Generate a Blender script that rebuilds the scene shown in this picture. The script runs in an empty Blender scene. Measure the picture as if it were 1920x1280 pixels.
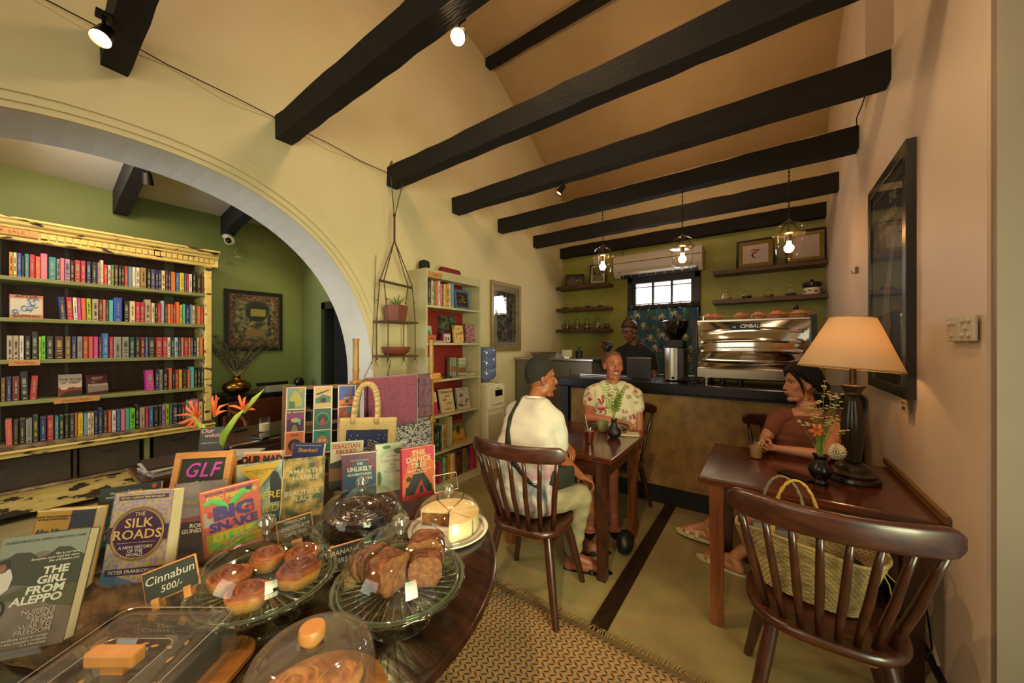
import bpy, bmesh, math, random
import numpy as np
from mathutils import Vector, Matrix, Euler, noise as mnoise
PI = math.pi
random.seed(7)
S = bpy.context.scene
COL = S.collection

# ------------------------------------------------------------------ camera
CAM = Vector((0, 0, 1.42))
YAW = math.atan(475 / 662)
FW = Vector((-math.sin(YAW), math.cos(YAW), 0))
RT = Vector((math.cos(YAW), math.sin(YAW), 0))
cd = bpy.data.cameras.new('camera')
cam = bpy.data.objects.new('camera', cd)
COL.objects.link(cam)
cam.location = CAM
cam.rotation_euler = (PI / 2, 0, YAW)
cd.sensor_width = 36
cd.lens = 36 * 662 / 1920
cd.shift_y = 6 / 1920
cd.clip_start = 0.02
S.camera = cam

# ------------------------------------------------------------------ world, colour management
w = bpy.data.worlds.new('world')
S.world = w
w.use_nodes = True
w.node_tree.nodes['Background'].inputs[0].default_value = (0.75, 0.88, 0.80, 1)
w.node_tree.nodes['Background'].inputs[1].default_value = 0.35
S.view_settings.view_transform = 'Standard'
S.view_settings.look = 'None'
S.view_settings.gamma = 1
S.view_settings.use_curve_mapping = False
S.view_settings.exposure = 0.35
S.cycles.max_bounces = 8
S.cycles.transparent_max_bounces = 24
S.cycles.sample_clamp_indirect = 4
S.cycles.caustics_reflective = False
S.cycles.caustics_refractive = False


def light(kind, name, loc, energy, color, size=0.1, sy=None, rot=None, aim=None, spot=None, blend=.6):
    l = bpy.data.lights.new(name, kind)
    l.energy = energy
    l.color = color
    if kind == 'AREA':
        l.shape = 'RECTANGLE'
        l.size = size
        l.size_y = sy or size
    else:
        l.shadow_soft_size = size
    if spot:
        l.spot_size = math.radians(spot)
        l.spot_blend = blend
    o = bpy.data.objects.new(name, l)
    COL.objects.link(o)
    o.location = loc
    if aim is not None:
        o.rotation_euler = (Vector(aim) - Vector(loc)).to_track_quat('-Z', 'Y').to_euler()
    elif rot:
        o.rotation_euler = rot
    return o


WARM = (1.0, 0.67, 0.36)
DAY = (0.96, 1.0, 0.56)
# daylight through the street doorway on the right, behind the photographer; it lies low and lights the arch wall and the floor
o_ = light('AREA', 'doorway_daylight', (2.0, -0.30, 1.40), 27, DAY, 1.1, 1.9, aim=(-1.9, 1.75, 1.2))
o_.data.spread = math.radians(72)
# window in the wall behind the camera
light('AREA', 'window_daylight', (-1.0, -2.45, 1.75), 16, (1.0, .97, .72), 1.7, 1.5, aim=(-1.2, 2, 1.5))
# daylight in the book room
light('AREA', 'book_room_daylight', (-4.1, -2.3, 1.8), 62, (0.86, 0.93, 1.0), 1.4, 1.4, aim=(-3.6, 1.6, 2.2))
# warm spot and point fills without fixtures, added to brighten walls, floor and ceiling
for p_, a_, e_ in (((-.2, -.55, 2.8), (-1.6, 1.7, .2), 130), ((.1, 1.1, 2.8), (.1, 2.8, .9), 24)):
    light('SPOT', 'warm_fill_spot', p_, e_, WARM, .04, aim=a_, spot=66 if e_ > 99 else 110, blend=.9)
light('POINT', 'warm_fill_point', (-1.0, 1.5, 3.7), 38, WARM, .12)
light('POINT', 'warm_fill_point', (-1.2, -1.2, 2.5), 16, WARM, .12)
light('POINT', 'warm_fill_point', (-.9, 3.9, 3.35), 15, WARM, .12)

# ------------------------------------------------------------------ helpers


def lin(h):
    h = h.lstrip('#')
    r = []
    for i in (0, 2, 4):
        v = int(h[i:i + 2], 16) / 255
        r.append(v / 12.92 if v <= .04045 else ((v + .055) / 1.055) ** 2.4)
    return (*r, 1)


MC = {}


def M(name, col='808080', rough=.55, metal=0, col2=None, ns=6, nd=4, st=(1, 1, 1), ramp=(.35, .65), bump=0, bs=None,
      coat=0, emis=None, es=0, rot=(0, 0, 0), trans=0, sheen=0, ior=None):
    if name in MC:
        return MC[name]
    m = bpy.data.materials.new(name)
    m.use_nodes = True
    N, L = m.node_tree.nodes, m.node_tree.links
    b = N['Principled BSDF']
    b.inputs['Base Color'].default_value = lin(col)
    b.inputs['Roughness'].default_value = rough
    b.inputs['Metallic'].default_value = metal
    if coat:
        b.inputs['Coat Weight'].default_value = coat
        b.inputs['Coat Roughness'].default_value = .12
    if sheen:
        b.inputs['Sheen Weight'].default_value = sheen
    if trans:
        b.inputs['Transmission Weight'].default_value = trans
    if ior:
        b.inputs['IOR'].default_value = ior
    if emis:
        b.inputs['Emission Color'].default_value = lin(emis)
        b.inputs['Emission Strength'].default_value = es
    m.diffuse_color = lin(col)
    if col2 or bump:
        tc = N.new('ShaderNodeTexCoord')
        mp = N.new('ShaderNodeMapping')
        mp.inputs['Scale'].default_value = st
        mp.inputs['Rotation'].default_value = rot
        L.new(tc.outputs['Object'], mp.inputs[0])
        nz = N.new('ShaderNodeTexNoise')
        nz.inputs['Scale'].default_value = ns
        nz.inputs['Detail'].default_value = nd
        L.new(mp.outputs[0], nz.inputs['Vector'])
        if col2:
            cr = N.new('ShaderNodeValToRGB')
            cr.color_ramp.elements[0].position = ramp[0]
            cr.color_ramp.elements[1].position = ramp[1]
            cr.color_ramp.elements[0].color = lin(col)
            cr.color_ramp.elements[1].color = lin(col2)
            L.new(nz.outputs['Fac'], cr.inputs[0])
            L.new(cr.outputs[0], b.inputs['Base Color'])
        if bump:
            n2 = nz
            if bs:
                n2 = N.new('ShaderNodeTexNoise')
                n2.inputs['Scale'].default_value = bs
                n2.inputs['Detail'].default_value = 3
                L.new(mp.outputs[0], n2.inputs['Vector'])
            bp = N.new('ShaderNodeBump')
            bp.inputs['Strength'].default_value = bump
            bp.inputs['Distance'].default_value = .01
            L.new(n2.outputs['Fac'], bp.inputs['Height'])
            L.new(bp.outputs[0], b.inputs['Normal'])
    MC[name] = m
    return m


def glass(name, tint='ffffff', rough=.02, refl=1.0, haze=0.0):
    """thin clear sheet: transparent with Fresnel reflections"""
    if name in MC:
        return MC[name]
    m = bpy.data.materials.new(name)
    m.use_nodes = True
    N, L = m.node_tree.nodes, m.node_tree.links
    N.remove(N['Principled BSDF'])
    t = N.new('ShaderNodeBsdfTransparent')
    t.inputs[0].default_value = lin(tint)
    g = N.new('ShaderNodeBsdfGlossy')
    g.inputs['Roughness'].default_value = rough
    fr = N.new('ShaderNodeLayerWeight')
    fr.inputs['Blend'].default_value = .22
    mu = N.new('ShaderNodeMath')
    mu.operation = 'MULTIPLY_ADD'
    mu.inputs[1].default_value = .55 * refl
    mu.inputs[2].default_value = .045 * refl
    L.new(fr.outputs['Facing'], mu.inputs[0])
    mx = N.new('ShaderNodeMixShader')
    L.new(mu.outputs[0], mx.inputs[0])
    L.new(t.outputs[0], mx.inputs[1])
    L.new(g.outputs[0], mx.inputs[2])
    out = mx
    if haze:
        d = N.new('ShaderNodeBsdfDiffuse')
        d.inputs[0].default_value = lin(tint)
        m2 = N.new('ShaderNodeMixShader')
        m2.inputs[0].default_value = haze
        L.new(mx.outputs[0], m2.inputs[1])
        L.new(d.outputs[0], m2.inputs[2])
        out = m2
    L.new(out.outputs[0], N['Material Output'].inputs[0])
    MC[name] = m
    return m


class B:
    """collects geometry in a bmesh and links it as ONE mesh object"""

    def __init__(s, mtx=None):
        s.bm = bmesh.new()
        s.m = mtx or Matrix()
        s.mi = 0

    def _f(s, vs):
        try:
            f = s.bm.faces.new(vs)
            f.material_index = s.mi
            return f
        except ValueError:
            return None

    def v(s, p):
        return s.bm.verts.new(s.m @ Vector(p))

    def box(s, c, d, rz=0, rx=0, ry=0, bev=0):
        R = Matrix.Translation(c) @ Euler((rx, ry, rz)).to_matrix().to_4x4()
        a, b_, e = d[0] / 2, d[1] / 2, d[2] / 2
        if bev:
            k = min(bev, a * .9, b_ * .9, e * .9)
            t = bmesh.new()
            bmesh.ops.create_cube(t, size=1)
            bmesh.ops.scale(t, vec=d, verts=t.verts)
            bmesh.ops.bevel(t, geom=t.edges[:], offset=k, segments=2, affect='EDGES', profile=.5)
            s.join(t, R)
            t.free()
            return
        P = [s.v(R @ Vector((x, y, z))) for x in (-a, a) for y in (-b_, b_) for z in (-e, e)]
        for q in ((0, 1, 3, 2), (4, 6, 7, 5), (0, 4, 5, 1), (2, 3, 7, 6), (0, 2, 6, 4), (1, 5, 7, 3)):
            s._f([P[i] for i in q])

    def join(s, t, R=Matrix()):
        mp = {v: s.v(R @ v.co) for v in t.verts}
        for f in t.faces:
            s._f([mp[v] for v in f.verts])

    def rings(s, rs, cap0=True, cap1=True, closed=True):
        R = [[s.v(p) for p in r] for r in rs]
        n = len(R[0])
        for a, b_ in zip(R, R[1:]):
            for i in range(n if closed else n - 1):
                s._f([a[i], a[(i + 1) % n], b_[(i + 1) % n], b_[i]])
        if cap0 and closed:
            s._f(R[0][::-1])
        if cap1 and closed:
            s._f(R[-1])

    def tube(s, pts, r, n=8, cap=True, sx=1):
        pts = [Vector(p) for p in pts]
        rs = r if isinstance(r, (list, tuple)) else [r] * len(pts)
        out = []
        up = None
        for i, p in enumerate(pts):
            t = (pts[min(i + 1, len(pts) - 1)] - pts[max(i - 1, 0)]).normalized()
            if up is None:
                up = Vector((0, 0, 1)) if abs(t.z) < .9 else Vector((1, 0, 0))
            a = up - t * up.dot(t)
            if a.length < 1e-4:
                a = t.orthogonal()
            a.normalize()
            up = a
            b_ = t.cross(a)
            out.append([p + (a * math.cos(2 * PI * k / n) + b_ * math.sin(2 * PI * k / n) * sx) * rs[i] for k in range(n)])
        s.rings(out, cap, cap)

    def lathe(s, prof, n=24, c=(0, 0, 0), cap0=True, cap1=True, mod=None, sy=1):
        c = Vector(c)
        rs = []
        for j, (r, z) in enumerate(prof):
            r = max(r, 1e-4)
            rs.append([c + Vector((math.cos(2 * PI * k / n) * r * (mod(k, j) if mod else 1), math.sin(2 * PI * k / n) * r * sy * (mod(k, j) if mod else 1), z)) for k in range(n)])
        s.rings(rs, cap0, cap1)

    def ell(s, c, r, seg=16, rot=None):
        R = Matrix.Translation(c) @ (Euler(rot).to_matrix().to_4x4() if rot else Matrix())
        n = seg
        m = max(6, seg // 2)
        rs = []
        for j in range(1, m):
            a = PI * j / m
            rs.append([R @ Vector((r[0] * math.sin(a) * math.cos(2 * PI * k / n), r[1] * math.sin(a) * math.sin(2 * PI * k / n), -r[2] * math.cos(a))) for k in range(n)])
        s.rings(rs, True, True)

    def tcap(s, p0, r0, p1, r1, n=12):
        """capsule that tapers"""
        p0, p1 = Vector(p0), Vector(p1)
        t = p1 - p0
        L_ = max(t.length, 1e-5)
        t = t / L_
        a = t.orthogonal().normalized()
        b_ = t.cross(a)
        rs = []
        for th in (-75, -50, -25, 0):
            th = math.radians(th)
            rs.append((p0 + t * math.sin(th) * r0, r0 * math.cos(th)))
        for th in (0, 25, 50, 75):
            th = math.radians(th)
            rs.append((p1 + t * math.sin(th) * r1, r1 * math.cos(th)))
        s.rings([[c + (a * math.cos(2 * PI * k / n) + b_ * math.sin(2 * PI * k / n)) * r for k in range(n)] for c, r in rs])

    def prism(s, poly, y0, y1, axis='y'):
        """extrude an (a, b) outline: axis y -> (a, y, b), axis z -> (a, b, z), axis x -> (x, a, b)"""
        f = {'y': lambda a, b_, h: (a, h, b_), 'z': lambda a, b_, h: (a, b_, h), 'x': lambda a, b_, h: (h, a, b_)}[axis]
        s.rings([[f(a, b_, y0) for a, b_ in poly], [f(a, b_, y1) for a, b_ in poly]])

    def quad(s, *p):
        s._f([s.v(q) for q in p])

    def grid(s, fn, nu, nv, cu=False):
        V = [[s.v(fn(i / nu, j / nv)) for j in range(nv + 1)] for i in range(nu + (0 if cu else 1))]
        for i in range(nu):
            for j in range(nv):
                a, b_ = V[i], V[(i + 1) % len(V)]
                s._f([a[j], b_[j], b_[j + 1], a[j + 1]])

    def out(s, name, mat, parent=None, smooth=False, auto=None, sub=0, solid=0):
        bmesh.ops.recalc_face_normals(s.bm, faces=s.bm.faces)
        me = bpy.data.meshes.new(name)
        s.bm.to_mesh(me)
        s.bm.free()
        for mm in (mat if isinstance(mat, (list, tuple)) else [mat]):
            me.materials.append(mm)
        if smooth or auto:
            me.polygons.foreach_set('use_smooth', [True] * len(me.polygons))
        if auto:
            me.set_sharp_from_angle(angle=math.radians(auto))
        o = bpy.data.objects.new(name, me)
        COL.objects.link(o)
        o.parent = parent
        if solid:
            md = o.modifiers.new('solidify', 'SOLIDIFY')
            md.thickness = solid
            md.offset = 0
        if sub:
            md = o.modifiers.new('subdivision', 'SUBSURF')
            md.levels = md.render_levels = sub
        return o


def tag(o, label, cat, group=None, kind=None):
    o['label'] = label
    o['category'] = cat
    if group:
        o['group'] = group
    if kind:
        o['kind'] = kind
    return o


def T(name, label, cat, loc=(0, 0, 0), rz=0, group=None, rot=None):
    o = bpy.data.objects.new(name, None)
    COL.objects.link(o)
    o.empty_display_size = .05
    o.location = loc
    o.rotation_euler = rot or (0, 0, rz)
    return tag(o, label, cat, group)


def ST(o):
    o['kind'] = 'structure'
    return o


def dup(root, loc=None, rz=None, label=None, group=None, rot=None):
    r = root.copy()
    COL.objects.link(r)
    if loc is not None:
        r.location = loc
    if rz is not None:
        r.rotation_euler = (0, 0, rz)
    if rot is not None:
        r.rotation_euler = rot
    if label:
        r['label'] = label
    if group:
        r['group'] = group
    for ch in list(root.children):
        c = ch.copy()
        COL.objects.link(c)
        c.parent = r
        for g in ch.children:
            d = g.copy()
            COL.objects.link(d)
            d.parent = c
    return r


TEXTS = []


def text(s, size, loc, mat, parent, name='lettering', bold=0, rot=(PI / 2, 0, 0), align='CENTER', sx=1, shear=0, sp=1, ls=1, ext=.0003):
    c = bpy.data.curves.new(name, 'FONT')
    c.body = s
    c.size = size
    c.align_x = align
    c.align_y = 'CENTER'
    c.offset = bold * size
    c.extrude = ext
    c.shear = shear
    c.space_character = sp
    c.space_line = ls
    c.resolution_u = 2
    c.materials.append(mat)
    o = bpy.data.objects.new(name, c)
    COL.objects.link(o)
    o.parent = parent
    o.location = loc
    o.rotation_euler = rot
    o.scale = (sx, 1, 1)
    TEXTS.append(o)
    return o


BAKE = []


def blob(name, b, mat, parent, voxel=.005, it=3, deform=None):
    """fuse overlapping lumps into one continuous skin (voxel remesh, smoothed)"""
    o = b.out(name, mat, parent, smooth=True)
    md = o.modifiers.new('remesh', 'REMESH')
    md.mode = 'VOXEL'
    md.voxel_size = voxel
    md.use_smooth_shade = True
    sm = o.modifiers.new('smooth', 'SMOOTH')
    sm.iterations = it
    sm.factor = .5
    BAKE.append((o, deform))
    return o


def finish():
    bpy.context.view_layer.update()
    dg = bpy.context.evaluated_depsgraph_get()
    new = []
    for o in TEXTS:
        me = bpy.data.meshes.new_from_object(o.evaluated_get(dg))
        new.append((o, me))
    bk = []
    for o, df in BAKE:
        me = bpy.data.meshes.new_from_object(o.evaluated_get(dg))
        bk.append((o, df, me))
    for o, me in new:
        n = bpy.data.objects.new(o.name, me)
        nm = o.name
        n.parent = next((c for c in (o.parent.children if o.parent else ()) if c.name.split('.')[0] in ('cover', 'badge', 'board', 'tag_card', 'card', 'poster_sheet', 'sign_plate', 'display')), o.parent)
        n.location = o.location
        n.rotation_euler = o.rotation_euler
        n.scale = o.scale
        bpy.data.objects.remove(o)
        n.name = nm
        COL.objects.link(n)
    for o, df, me in bk:
        o.modifiers.clear()
        if df:
            co = np.empty(len(me.vertices) * 3)
            me.vertices.foreach_get('co', co)
            nn = np.empty(len(me.vertices) * 3)
            me.vertices.foreach_get('normal', nn)
            co = df(co.reshape(-1, 3), nn.reshape(-1, 3))
            me.vertices.foreach_set('co', co.ravel())
            me.update()
        me.polygons.foreach_set('use_smooth', [True] * len(me.polygons))
        o.data = me


def at(lat, d, z):
    """a point given sideways and forwards of where the photographer stands"""
    p = FW * d + RT * lat
    return Vector((p.x, p.y, z))

# ------------------------------------------------------------------ shared materials
cream = M('cream_paint', 'cdbc98', .62, col2='c2b08a', ns=1.6, ramp=(.3, .8), bump=.25, bs=9)
white = M('white_paint', 'ccc8c2', .6, col2='c2beb8', ns=2, bump=.1, bs=14)
ceil_m = M('ceiling_paint', 'b89a70', .75, col2='ac8e64', ns=1.2, bump=.12, bs=12)
green = M('olive_wall_paint', '9a9848', .6, col2='8e8c40', ns=2.5, bump=.1, bs=16)
dgreen = M('dark_green_wall_paint', '66723e', .6, col2='5e6a38', ns=2, bump=.08, bs=15)
black = M('black_paint', '0e0c0b', .5)
beam_m = M('black_beam_paint', '0b0705', .9, col2='120b07', ns=3, st=(1, 6, 6), bump=.5, bs=18)
blackgl = M('black_gloss', '0b0a0a', .18)
iron = M('dark_iron', '14120f', .45, metal=.6)
steel = M('brushed_steel', 'b9b2a8', .28, metal=1)
chrome = M('polished_chrome', 'd8d4cc', .06, metal=1)
brass = M('aged_brass', '8a6528', .3, metal=1, col2='5c421a', ns=9)
gla = glass('clear_glass')
glg = glass('greenish_glass', 'e6f2e4', .03, 1.3)
acry = glass('clear_acrylic', 'f1ece6', .04, .9, haze=.03)
dwood = M('dark_mahogany', '2a100a', .24, col2='4b1f10', ns=5, st=(1.2, 9, 9), ramp=(.3, .75), bump=.06, coat=.35)
dwood2 = M('dark_mahogany_cross', '26100a', .26, col2='45200f', ns=5, st=(9, 1.2, 9), ramp=(.3, .75), bump=.06, coat=.35)
chairw = M('reddish_chair_wood', '250f08', .33, col2='47200f', ns=6, st=(6, 6, 1.6), ramp=(.3, .75), bump=.04, coat=.3)
chairw2 = M('reddish_chair_wood_cross', '250f08', .33, col2='4a2110', ns=6, st=(1.4, 9, 9), ramp=(.3, .75), bump=.04, coat=.3)
legw = M('orange_leg_wood', '5a3014', .35, col2='7a4420', ns=6, st=(8, 8, 1), coat=.15)
tanw = M('pale_bamboo_board', 'b98044', .45, col2='a06a34', ns=5, st=(2, 12, 12), ramp=(.35, .7))
bamboo = M('golden_bamboo', '9c7434', .42, col2='7e5a26', ns=6, st=(5, 5, 1.2), bump=.1)
shelfw = M('brown_shelf_wood', '3c1d0d', .42, col2='5a2f16', ns=5, st=(1.2, 9, 9), bump=.1)
paper = M('page_paper', 'd9cba6', .8, col2='bfae86', ns=60, st=(1, 40, 1))
wht = M('white_print', 'b4ac98', .6)
spp = M('spine_print', '96907e', .6)
blk = M('black_print', '17130f', .6)
ash = M('chalkboard', '20231d', .75, col2='2b2e27', ns=12)
chalk = M('chalk', 'aaa698', .9)

# ------------------------------------------------------------------ floor
fm = bpy.data.materials.new('polished_concrete')
fm.use_nodes = True
N, L = fm.node_tree.nodes, fm.node_tree.links
bs_ = N['Principled BSDF']
tc = N.new('ShaderNodeTexCoord')
n1 = N.new('ShaderNodeTexNoise'); n1.inputs['Scale'].default_value = 1.3; n1.inputs['Detail'].default_value = 8
n2 = N.new('ShaderNodeTexNoise'); n2.inputs['Scale'].default_value = 14; n2.inputs['Detail'].default_value = 6
L.new(tc.outputs['Object'], n1.inputs['Vector']); L.new(tc.outputs['Object'], n2.inputs['Vector'])
r1 = N.new('ShaderNodeValToRGB')
r1.color_ramp.elements[0].position = .35; r1.color_ramp.elements[0].color = lin('85754c')
r1.color_ramp.elements[1].position = .68; r1.color_ramp.elements[1].color = lin('a89868')
L.new(n1.outputs['Fac'], r1.inputs[0])
mx = N.new('ShaderNodeMix'); mx.data_type = 'RGBA'; mx.blend_type = 'MULTIPLY'
mx.inputs[0].default_value = .35
L.new(r1.outputs[0], mx.inputs[6]); L.new(n2.outputs['Color'], mx.inputs[7])
L.new(mx.outputs[2], bs_.inputs['Base Color'])
bs_.inputs['Roughness'].default_value = .38
MC['floor'] = fm
b = B()
b.box((-2.2, 1.4, -.05), (6.6, 8.6, .1))
ST(b.out('floor', fm))
b = B()
b.box((-.68, 2.5, .002), (.088, 1.72, .006))
b.box((-.68, 3.345, .002), (.088, .03, .0055))
ST(b.out('trim_1', M('dark_wood_inlay', '1d1109', .4, col2='2c1a0e', ns=8, st=(8, 1, 1))))

# ------------------------------------------------------------------ left wall with the arch
XA, XB = -2.81, -3.21
YC, AW, ZS, AH = .36, 1.45, 1.08, 1.457
arc = [(YC - AW, 0.0), (YC - AW, .5)]
for i in range(49):
    a = PI - PI * i / 48
    ca, sa = math.cos(a), math.sin(a)
    e = .92
    arc.append((YC + AW * math.copysign(abs(ca) ** e, ca), ZS + AH * abs(sa) ** e))
arc += [(YC + AW, .5), (YC + AW, 0.0)]
ZT = 5.1
b = B()
for x in (XA, XB):
    zt = ZT if x == XA else 3.3
    for (y0, z0), (y1, z1) in zip(arc, arc[1:]):
        if abs(y1 - y0) > 1e-5:
            b.quad((x, y0, z0), (x, y1, z1), (x, y1, zt), (x, y0, zt))
    b.quad((x, YC - AW, 0), (x, YC - AW, zt), (x, -2.6, zt), (x, -2.6, 0))
    b.quad((x, YC + AW, 0), (x, YC + AW, zt), (x, 5.5, zt), (x, 5.5, 0))
b.mi = 1
for (y0, z0), (y1, z1) in zip(arc, arc[1:]):
    b.quad((XA, y0, z0), (XA, y1, z1), (XB, y1, z1), (XB, y0, z0))
ST(b.out('wall_left', [cream, white]))
# stepped plaster moulding round the arch
b = B()


def arc_off(o):
    r = []
    for i in range(49):
        a = PI - PI * i / 48
        ca, sa = math.cos(a), math.sin(a)
        r.append((YC + (AW + o) * math.copysign(abs(ca) ** .92, ca), ZS + (AH + o) * abs(sa) ** .92))
    return [(YC - AW - o, 0)] + r + [(YC + AW + o, 0)]


for o0, o1, t in ((0.0, .030, .018), (.030, .068, .032), (.068, .112, .046), (.112, .165, .028)):
    A, C_ = arc_off(o0), arc_off(o1)
    for i in range(len(A) - 1):
        p, q, r, s_ = A[i], A[i + 1], C_[i + 1], C_[i]
        b.quad((XA + t, *p), (XA + t, *q), (XA + t, *r), (XA + t, *s_))
        b.quad((XA, *s_), (XA + t, *s_), (XA + t, *r), (XA, *r))
        b.quad((XA, *p), (XA + t, *p), (XA + t, *q), (XA, *q))
ST(b.out('trim_2', cream))

# back wall, right wall, ceiling
b = B()
WX0, WX1, WZ0, WZ1 = -1.69, -.72, .98, 2.43
for m_, z0, z1 in ((0, 0, WZ0), (0, WZ0, WZ1), (0, WZ1, 2.93), (1, 2.93, 3.9)):
    b.mi = m_
    if (z0, z1) == (WZ0, WZ1):
        b.quad((-2.9, 5.41, z0), (WX0, 5.41, z0), (WX0, 5.41, z1), (-2.9, 5.41, z1))
        b.quad((WX1, 5.41, z0), (.6, 5.41, z0), (.6, 5.41, z1), (WX1, 5.41, z1))
    else:
        b.quad((-2.9, 5.41, z0), (.6, 5.41, z0), (.6, 5.41, z1), (-2.9, 5.41, z1))
b.mi = 0
b.quad((WX0, 5.41, WZ0), (WX0, 5.56, WZ0), (WX0, 5.56, WZ1), (WX0, 5.41, WZ1))
b.quad((WX1, 5.41, WZ0), (WX1, 5.56, WZ0), (WX1, 5.56, WZ1), (WX1, 5.41, WZ1))
b.quad((WX0, 5.41, WZ1), (WX1, 5.41, WZ1), (WX1, 5.56, WZ1), (WX0, 5.56, WZ1))
b.quad((WX0, 5.41, WZ0), (WX1, 5.41, WZ0), (WX1, 5.56, WZ0), (WX0, 5.56, WZ0))
ST(b.out('wall_back', [green, cream]))

rw = M('right_wall_paint', 'd4c2b2', .55, col2='c8b4a2', ns=1.5, ramp=(.3, .8), bump=.5, bs=5)
b = B()
b.box((.71, 3.58, 1.52), (.30, 3.65, 3.04))
# upper wall standing on it, with a recess
b.box((.73, 4.46, 4.05), (.30, 1.88, 2.02))
b.box((.73, 2.29, 4.05), (.30, 1.08, 2.02))
b.box((1.1, 3.2, 4.05), (.2, 1.2, 2.02))
ST(b.out('wall_right', rw))
b = B()
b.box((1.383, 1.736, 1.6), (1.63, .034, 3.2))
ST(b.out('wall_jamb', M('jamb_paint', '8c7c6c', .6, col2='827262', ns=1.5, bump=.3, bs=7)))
b = B()
prof = [(5.46, 3.83), (4.75, 4.25), (4.27, 4.54), (3.5, 4.93), (2.95, 5.03), (-2.6, 5.03)]
for (y0, z0), (y1, z1) in zip(prof, prof[1:]):
    b.quad((-2.9, y0, z0), (1.3, y0, z0), (1.3, y1, z1), (-2.9, y1, z1))
ST(b.out('ceiling', ceil_m))
# the side behind the camera: wall with a wide window opening
b = B()
b.box((-.95, -2.6, .45), (3.9, .1, .9))
b.box((-.95, -2.6, 3.85), (3.9, .1, 2.5))
b.box((-2.45, -2.6, 1.75), (.8, .1, 1.7))
b.box((.45, -2.6, 1.75), (1.1, .1, 1.7))
b.box((1.05, -2.1, 1.5), (.1, 1.0, 7.2))
ST(b.out('wall_front', cream))
b = B()
for x in (-2.0, -1.5, -1.0, -.55, -.1):
    b.box((x, -2.56, 1.75), (.035, .05, 1.7))
for z in (.92, 1.75, 2.58):
    b.box((-1.05, -2.56, z), (2.0, .05, .05))
ST(b.out('window_2', black))

# ------------------------------------------------------------------ the book room beyond the arch
b = B()
b.quad((-5.3, -2.6, 0), (-5.3, 2.31, 0), (-5.3, 2.31, 2.96), (-5.3, -2.6, 2.96))
ST(b.out('wall_far', dgreen))
b = B()
b.quad((-5.3, 2.31, 0), (-4.67, 2.31, 0), (-4.67, 2.31, 3.0), (-5.3, 2.31, 3.0))
b.quad((-4.67, 2.31, 1.96), (-3.72, 2.31, 1.96), (-3.72, 2.31, 3.2), (-4.67, 2.31, 3.05))
b.quad((-3.72, 2.31, 0), (-3.2, 2.31, 0), (-3.2, 2.31, 3.3), (-3.72, 2.31, 3.2))
ST(b.out('wall_side', M('sage_wall_paint', '66744a', .6, col2='5d6b42', ns=2)))
b = B()
b.quad((-5.35, -2.65, 2.95), (-3.15, -2.65, 3.24), (-3.15, 2.4, 3.24), (-5.35, 2.4, 2.95))
ST(b.out('bookroom_ceiling', M('white_ceiling_boards', 'c9c4bb', .7, col2='c0bab0', ns=2)))
b = B()
b.box((-4.62, 2.33, .98), (.09, .12, 1.96)); b.box((-3.76, 2.33, .98), (.09, .12, 1.96)); b.box((-4.19, 2.33, 1.92), (.95, .12, .09))
dr = ST(b.out('door_1', M('dark_green_trim', '1a1f16', .5)))
b = B(Matrix.Translation((-4.55, 2.40, 0)) @ Matrix.Rotation(.15, 4, 'Z'))
b.box((.37, 0, .96), (.74, .04, 1.86))
for z in (.45, 1.35):
    for x in (.2, .54):
        b.box((x, -.022, z), (.22, .012, .7), bev=.005)
b.out('door_leaf', M('near_black_door', '101418', .4), dr)
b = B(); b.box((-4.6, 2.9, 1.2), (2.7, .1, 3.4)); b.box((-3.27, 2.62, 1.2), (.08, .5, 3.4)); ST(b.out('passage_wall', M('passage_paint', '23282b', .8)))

# ceiling beams, one timber each
BY = [-1.42, -.57, .292, 1.105, 2.005, 2.83, 3.65, 4.51, 5.35]
wobble = [random.uniform(-.006, .006) for _ in range(200)]


def timber(x0, x1, y, z, h=.165, wd=.105, n=24, seed=0):
    b = B()
    rr = random.Random(seed)
    rs = []
    for i in range(n + 1):
        x = x0 + (x1 - x0) * i / n
        j = lambda: rr.uniform(-.005, .005)
        rs.append([(x, y - wd / 2 + j(), z + j() * .6), (x, y + wd / 2 + j(), z + j() * .6), (x, y + wd / 2 + j(), z + h + j()), (x, y - wd / 2 + j(), z + h + j())])
    b.rings(rs)
    return b


ordn = ['first', 'second', 'third', 'fourth', 'fifth', 'sixth', 'seventh', 'eighth', 'ninth', 'tenth', 'eleventh', 'twelfth']
blab = ['black ceiling beam behind the photographer, farthest from the counter', 'black ceiling beam nearly overhead, second of the row',
        'black ceiling beam end above the arch carrying a lit spotlight', 'thick black ceiling beam whose end sits right of the arch crown',
        'long black ceiling beam that the hanging plant shelf hangs from', 'long black ceiling beam with a small unlit-looking spotlight under it',
        'black ceiling beam that carries the hanging glass lamps', 'black ceiling beam just in front of the air conditioner',
        'black ceiling beam lying against the olive back wall']
for i, y in enumerate(BY):
    if i < 2:
        continue
    o = timber(XA - .03, .575, y, 2.872, seed=i).out('ceiling_beam', beam_m)
    tag(o, blab[i], 'beam', 'dark beams across the café ceiling')
o = timber(XA - .03, .9, 3.40, 4.86, h=.12, wd=.09, seed=31).out('ridge_beam', beam_m)
tag(o, 'thin black ridge beam high under the sloping ceiling', 'beam')
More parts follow.
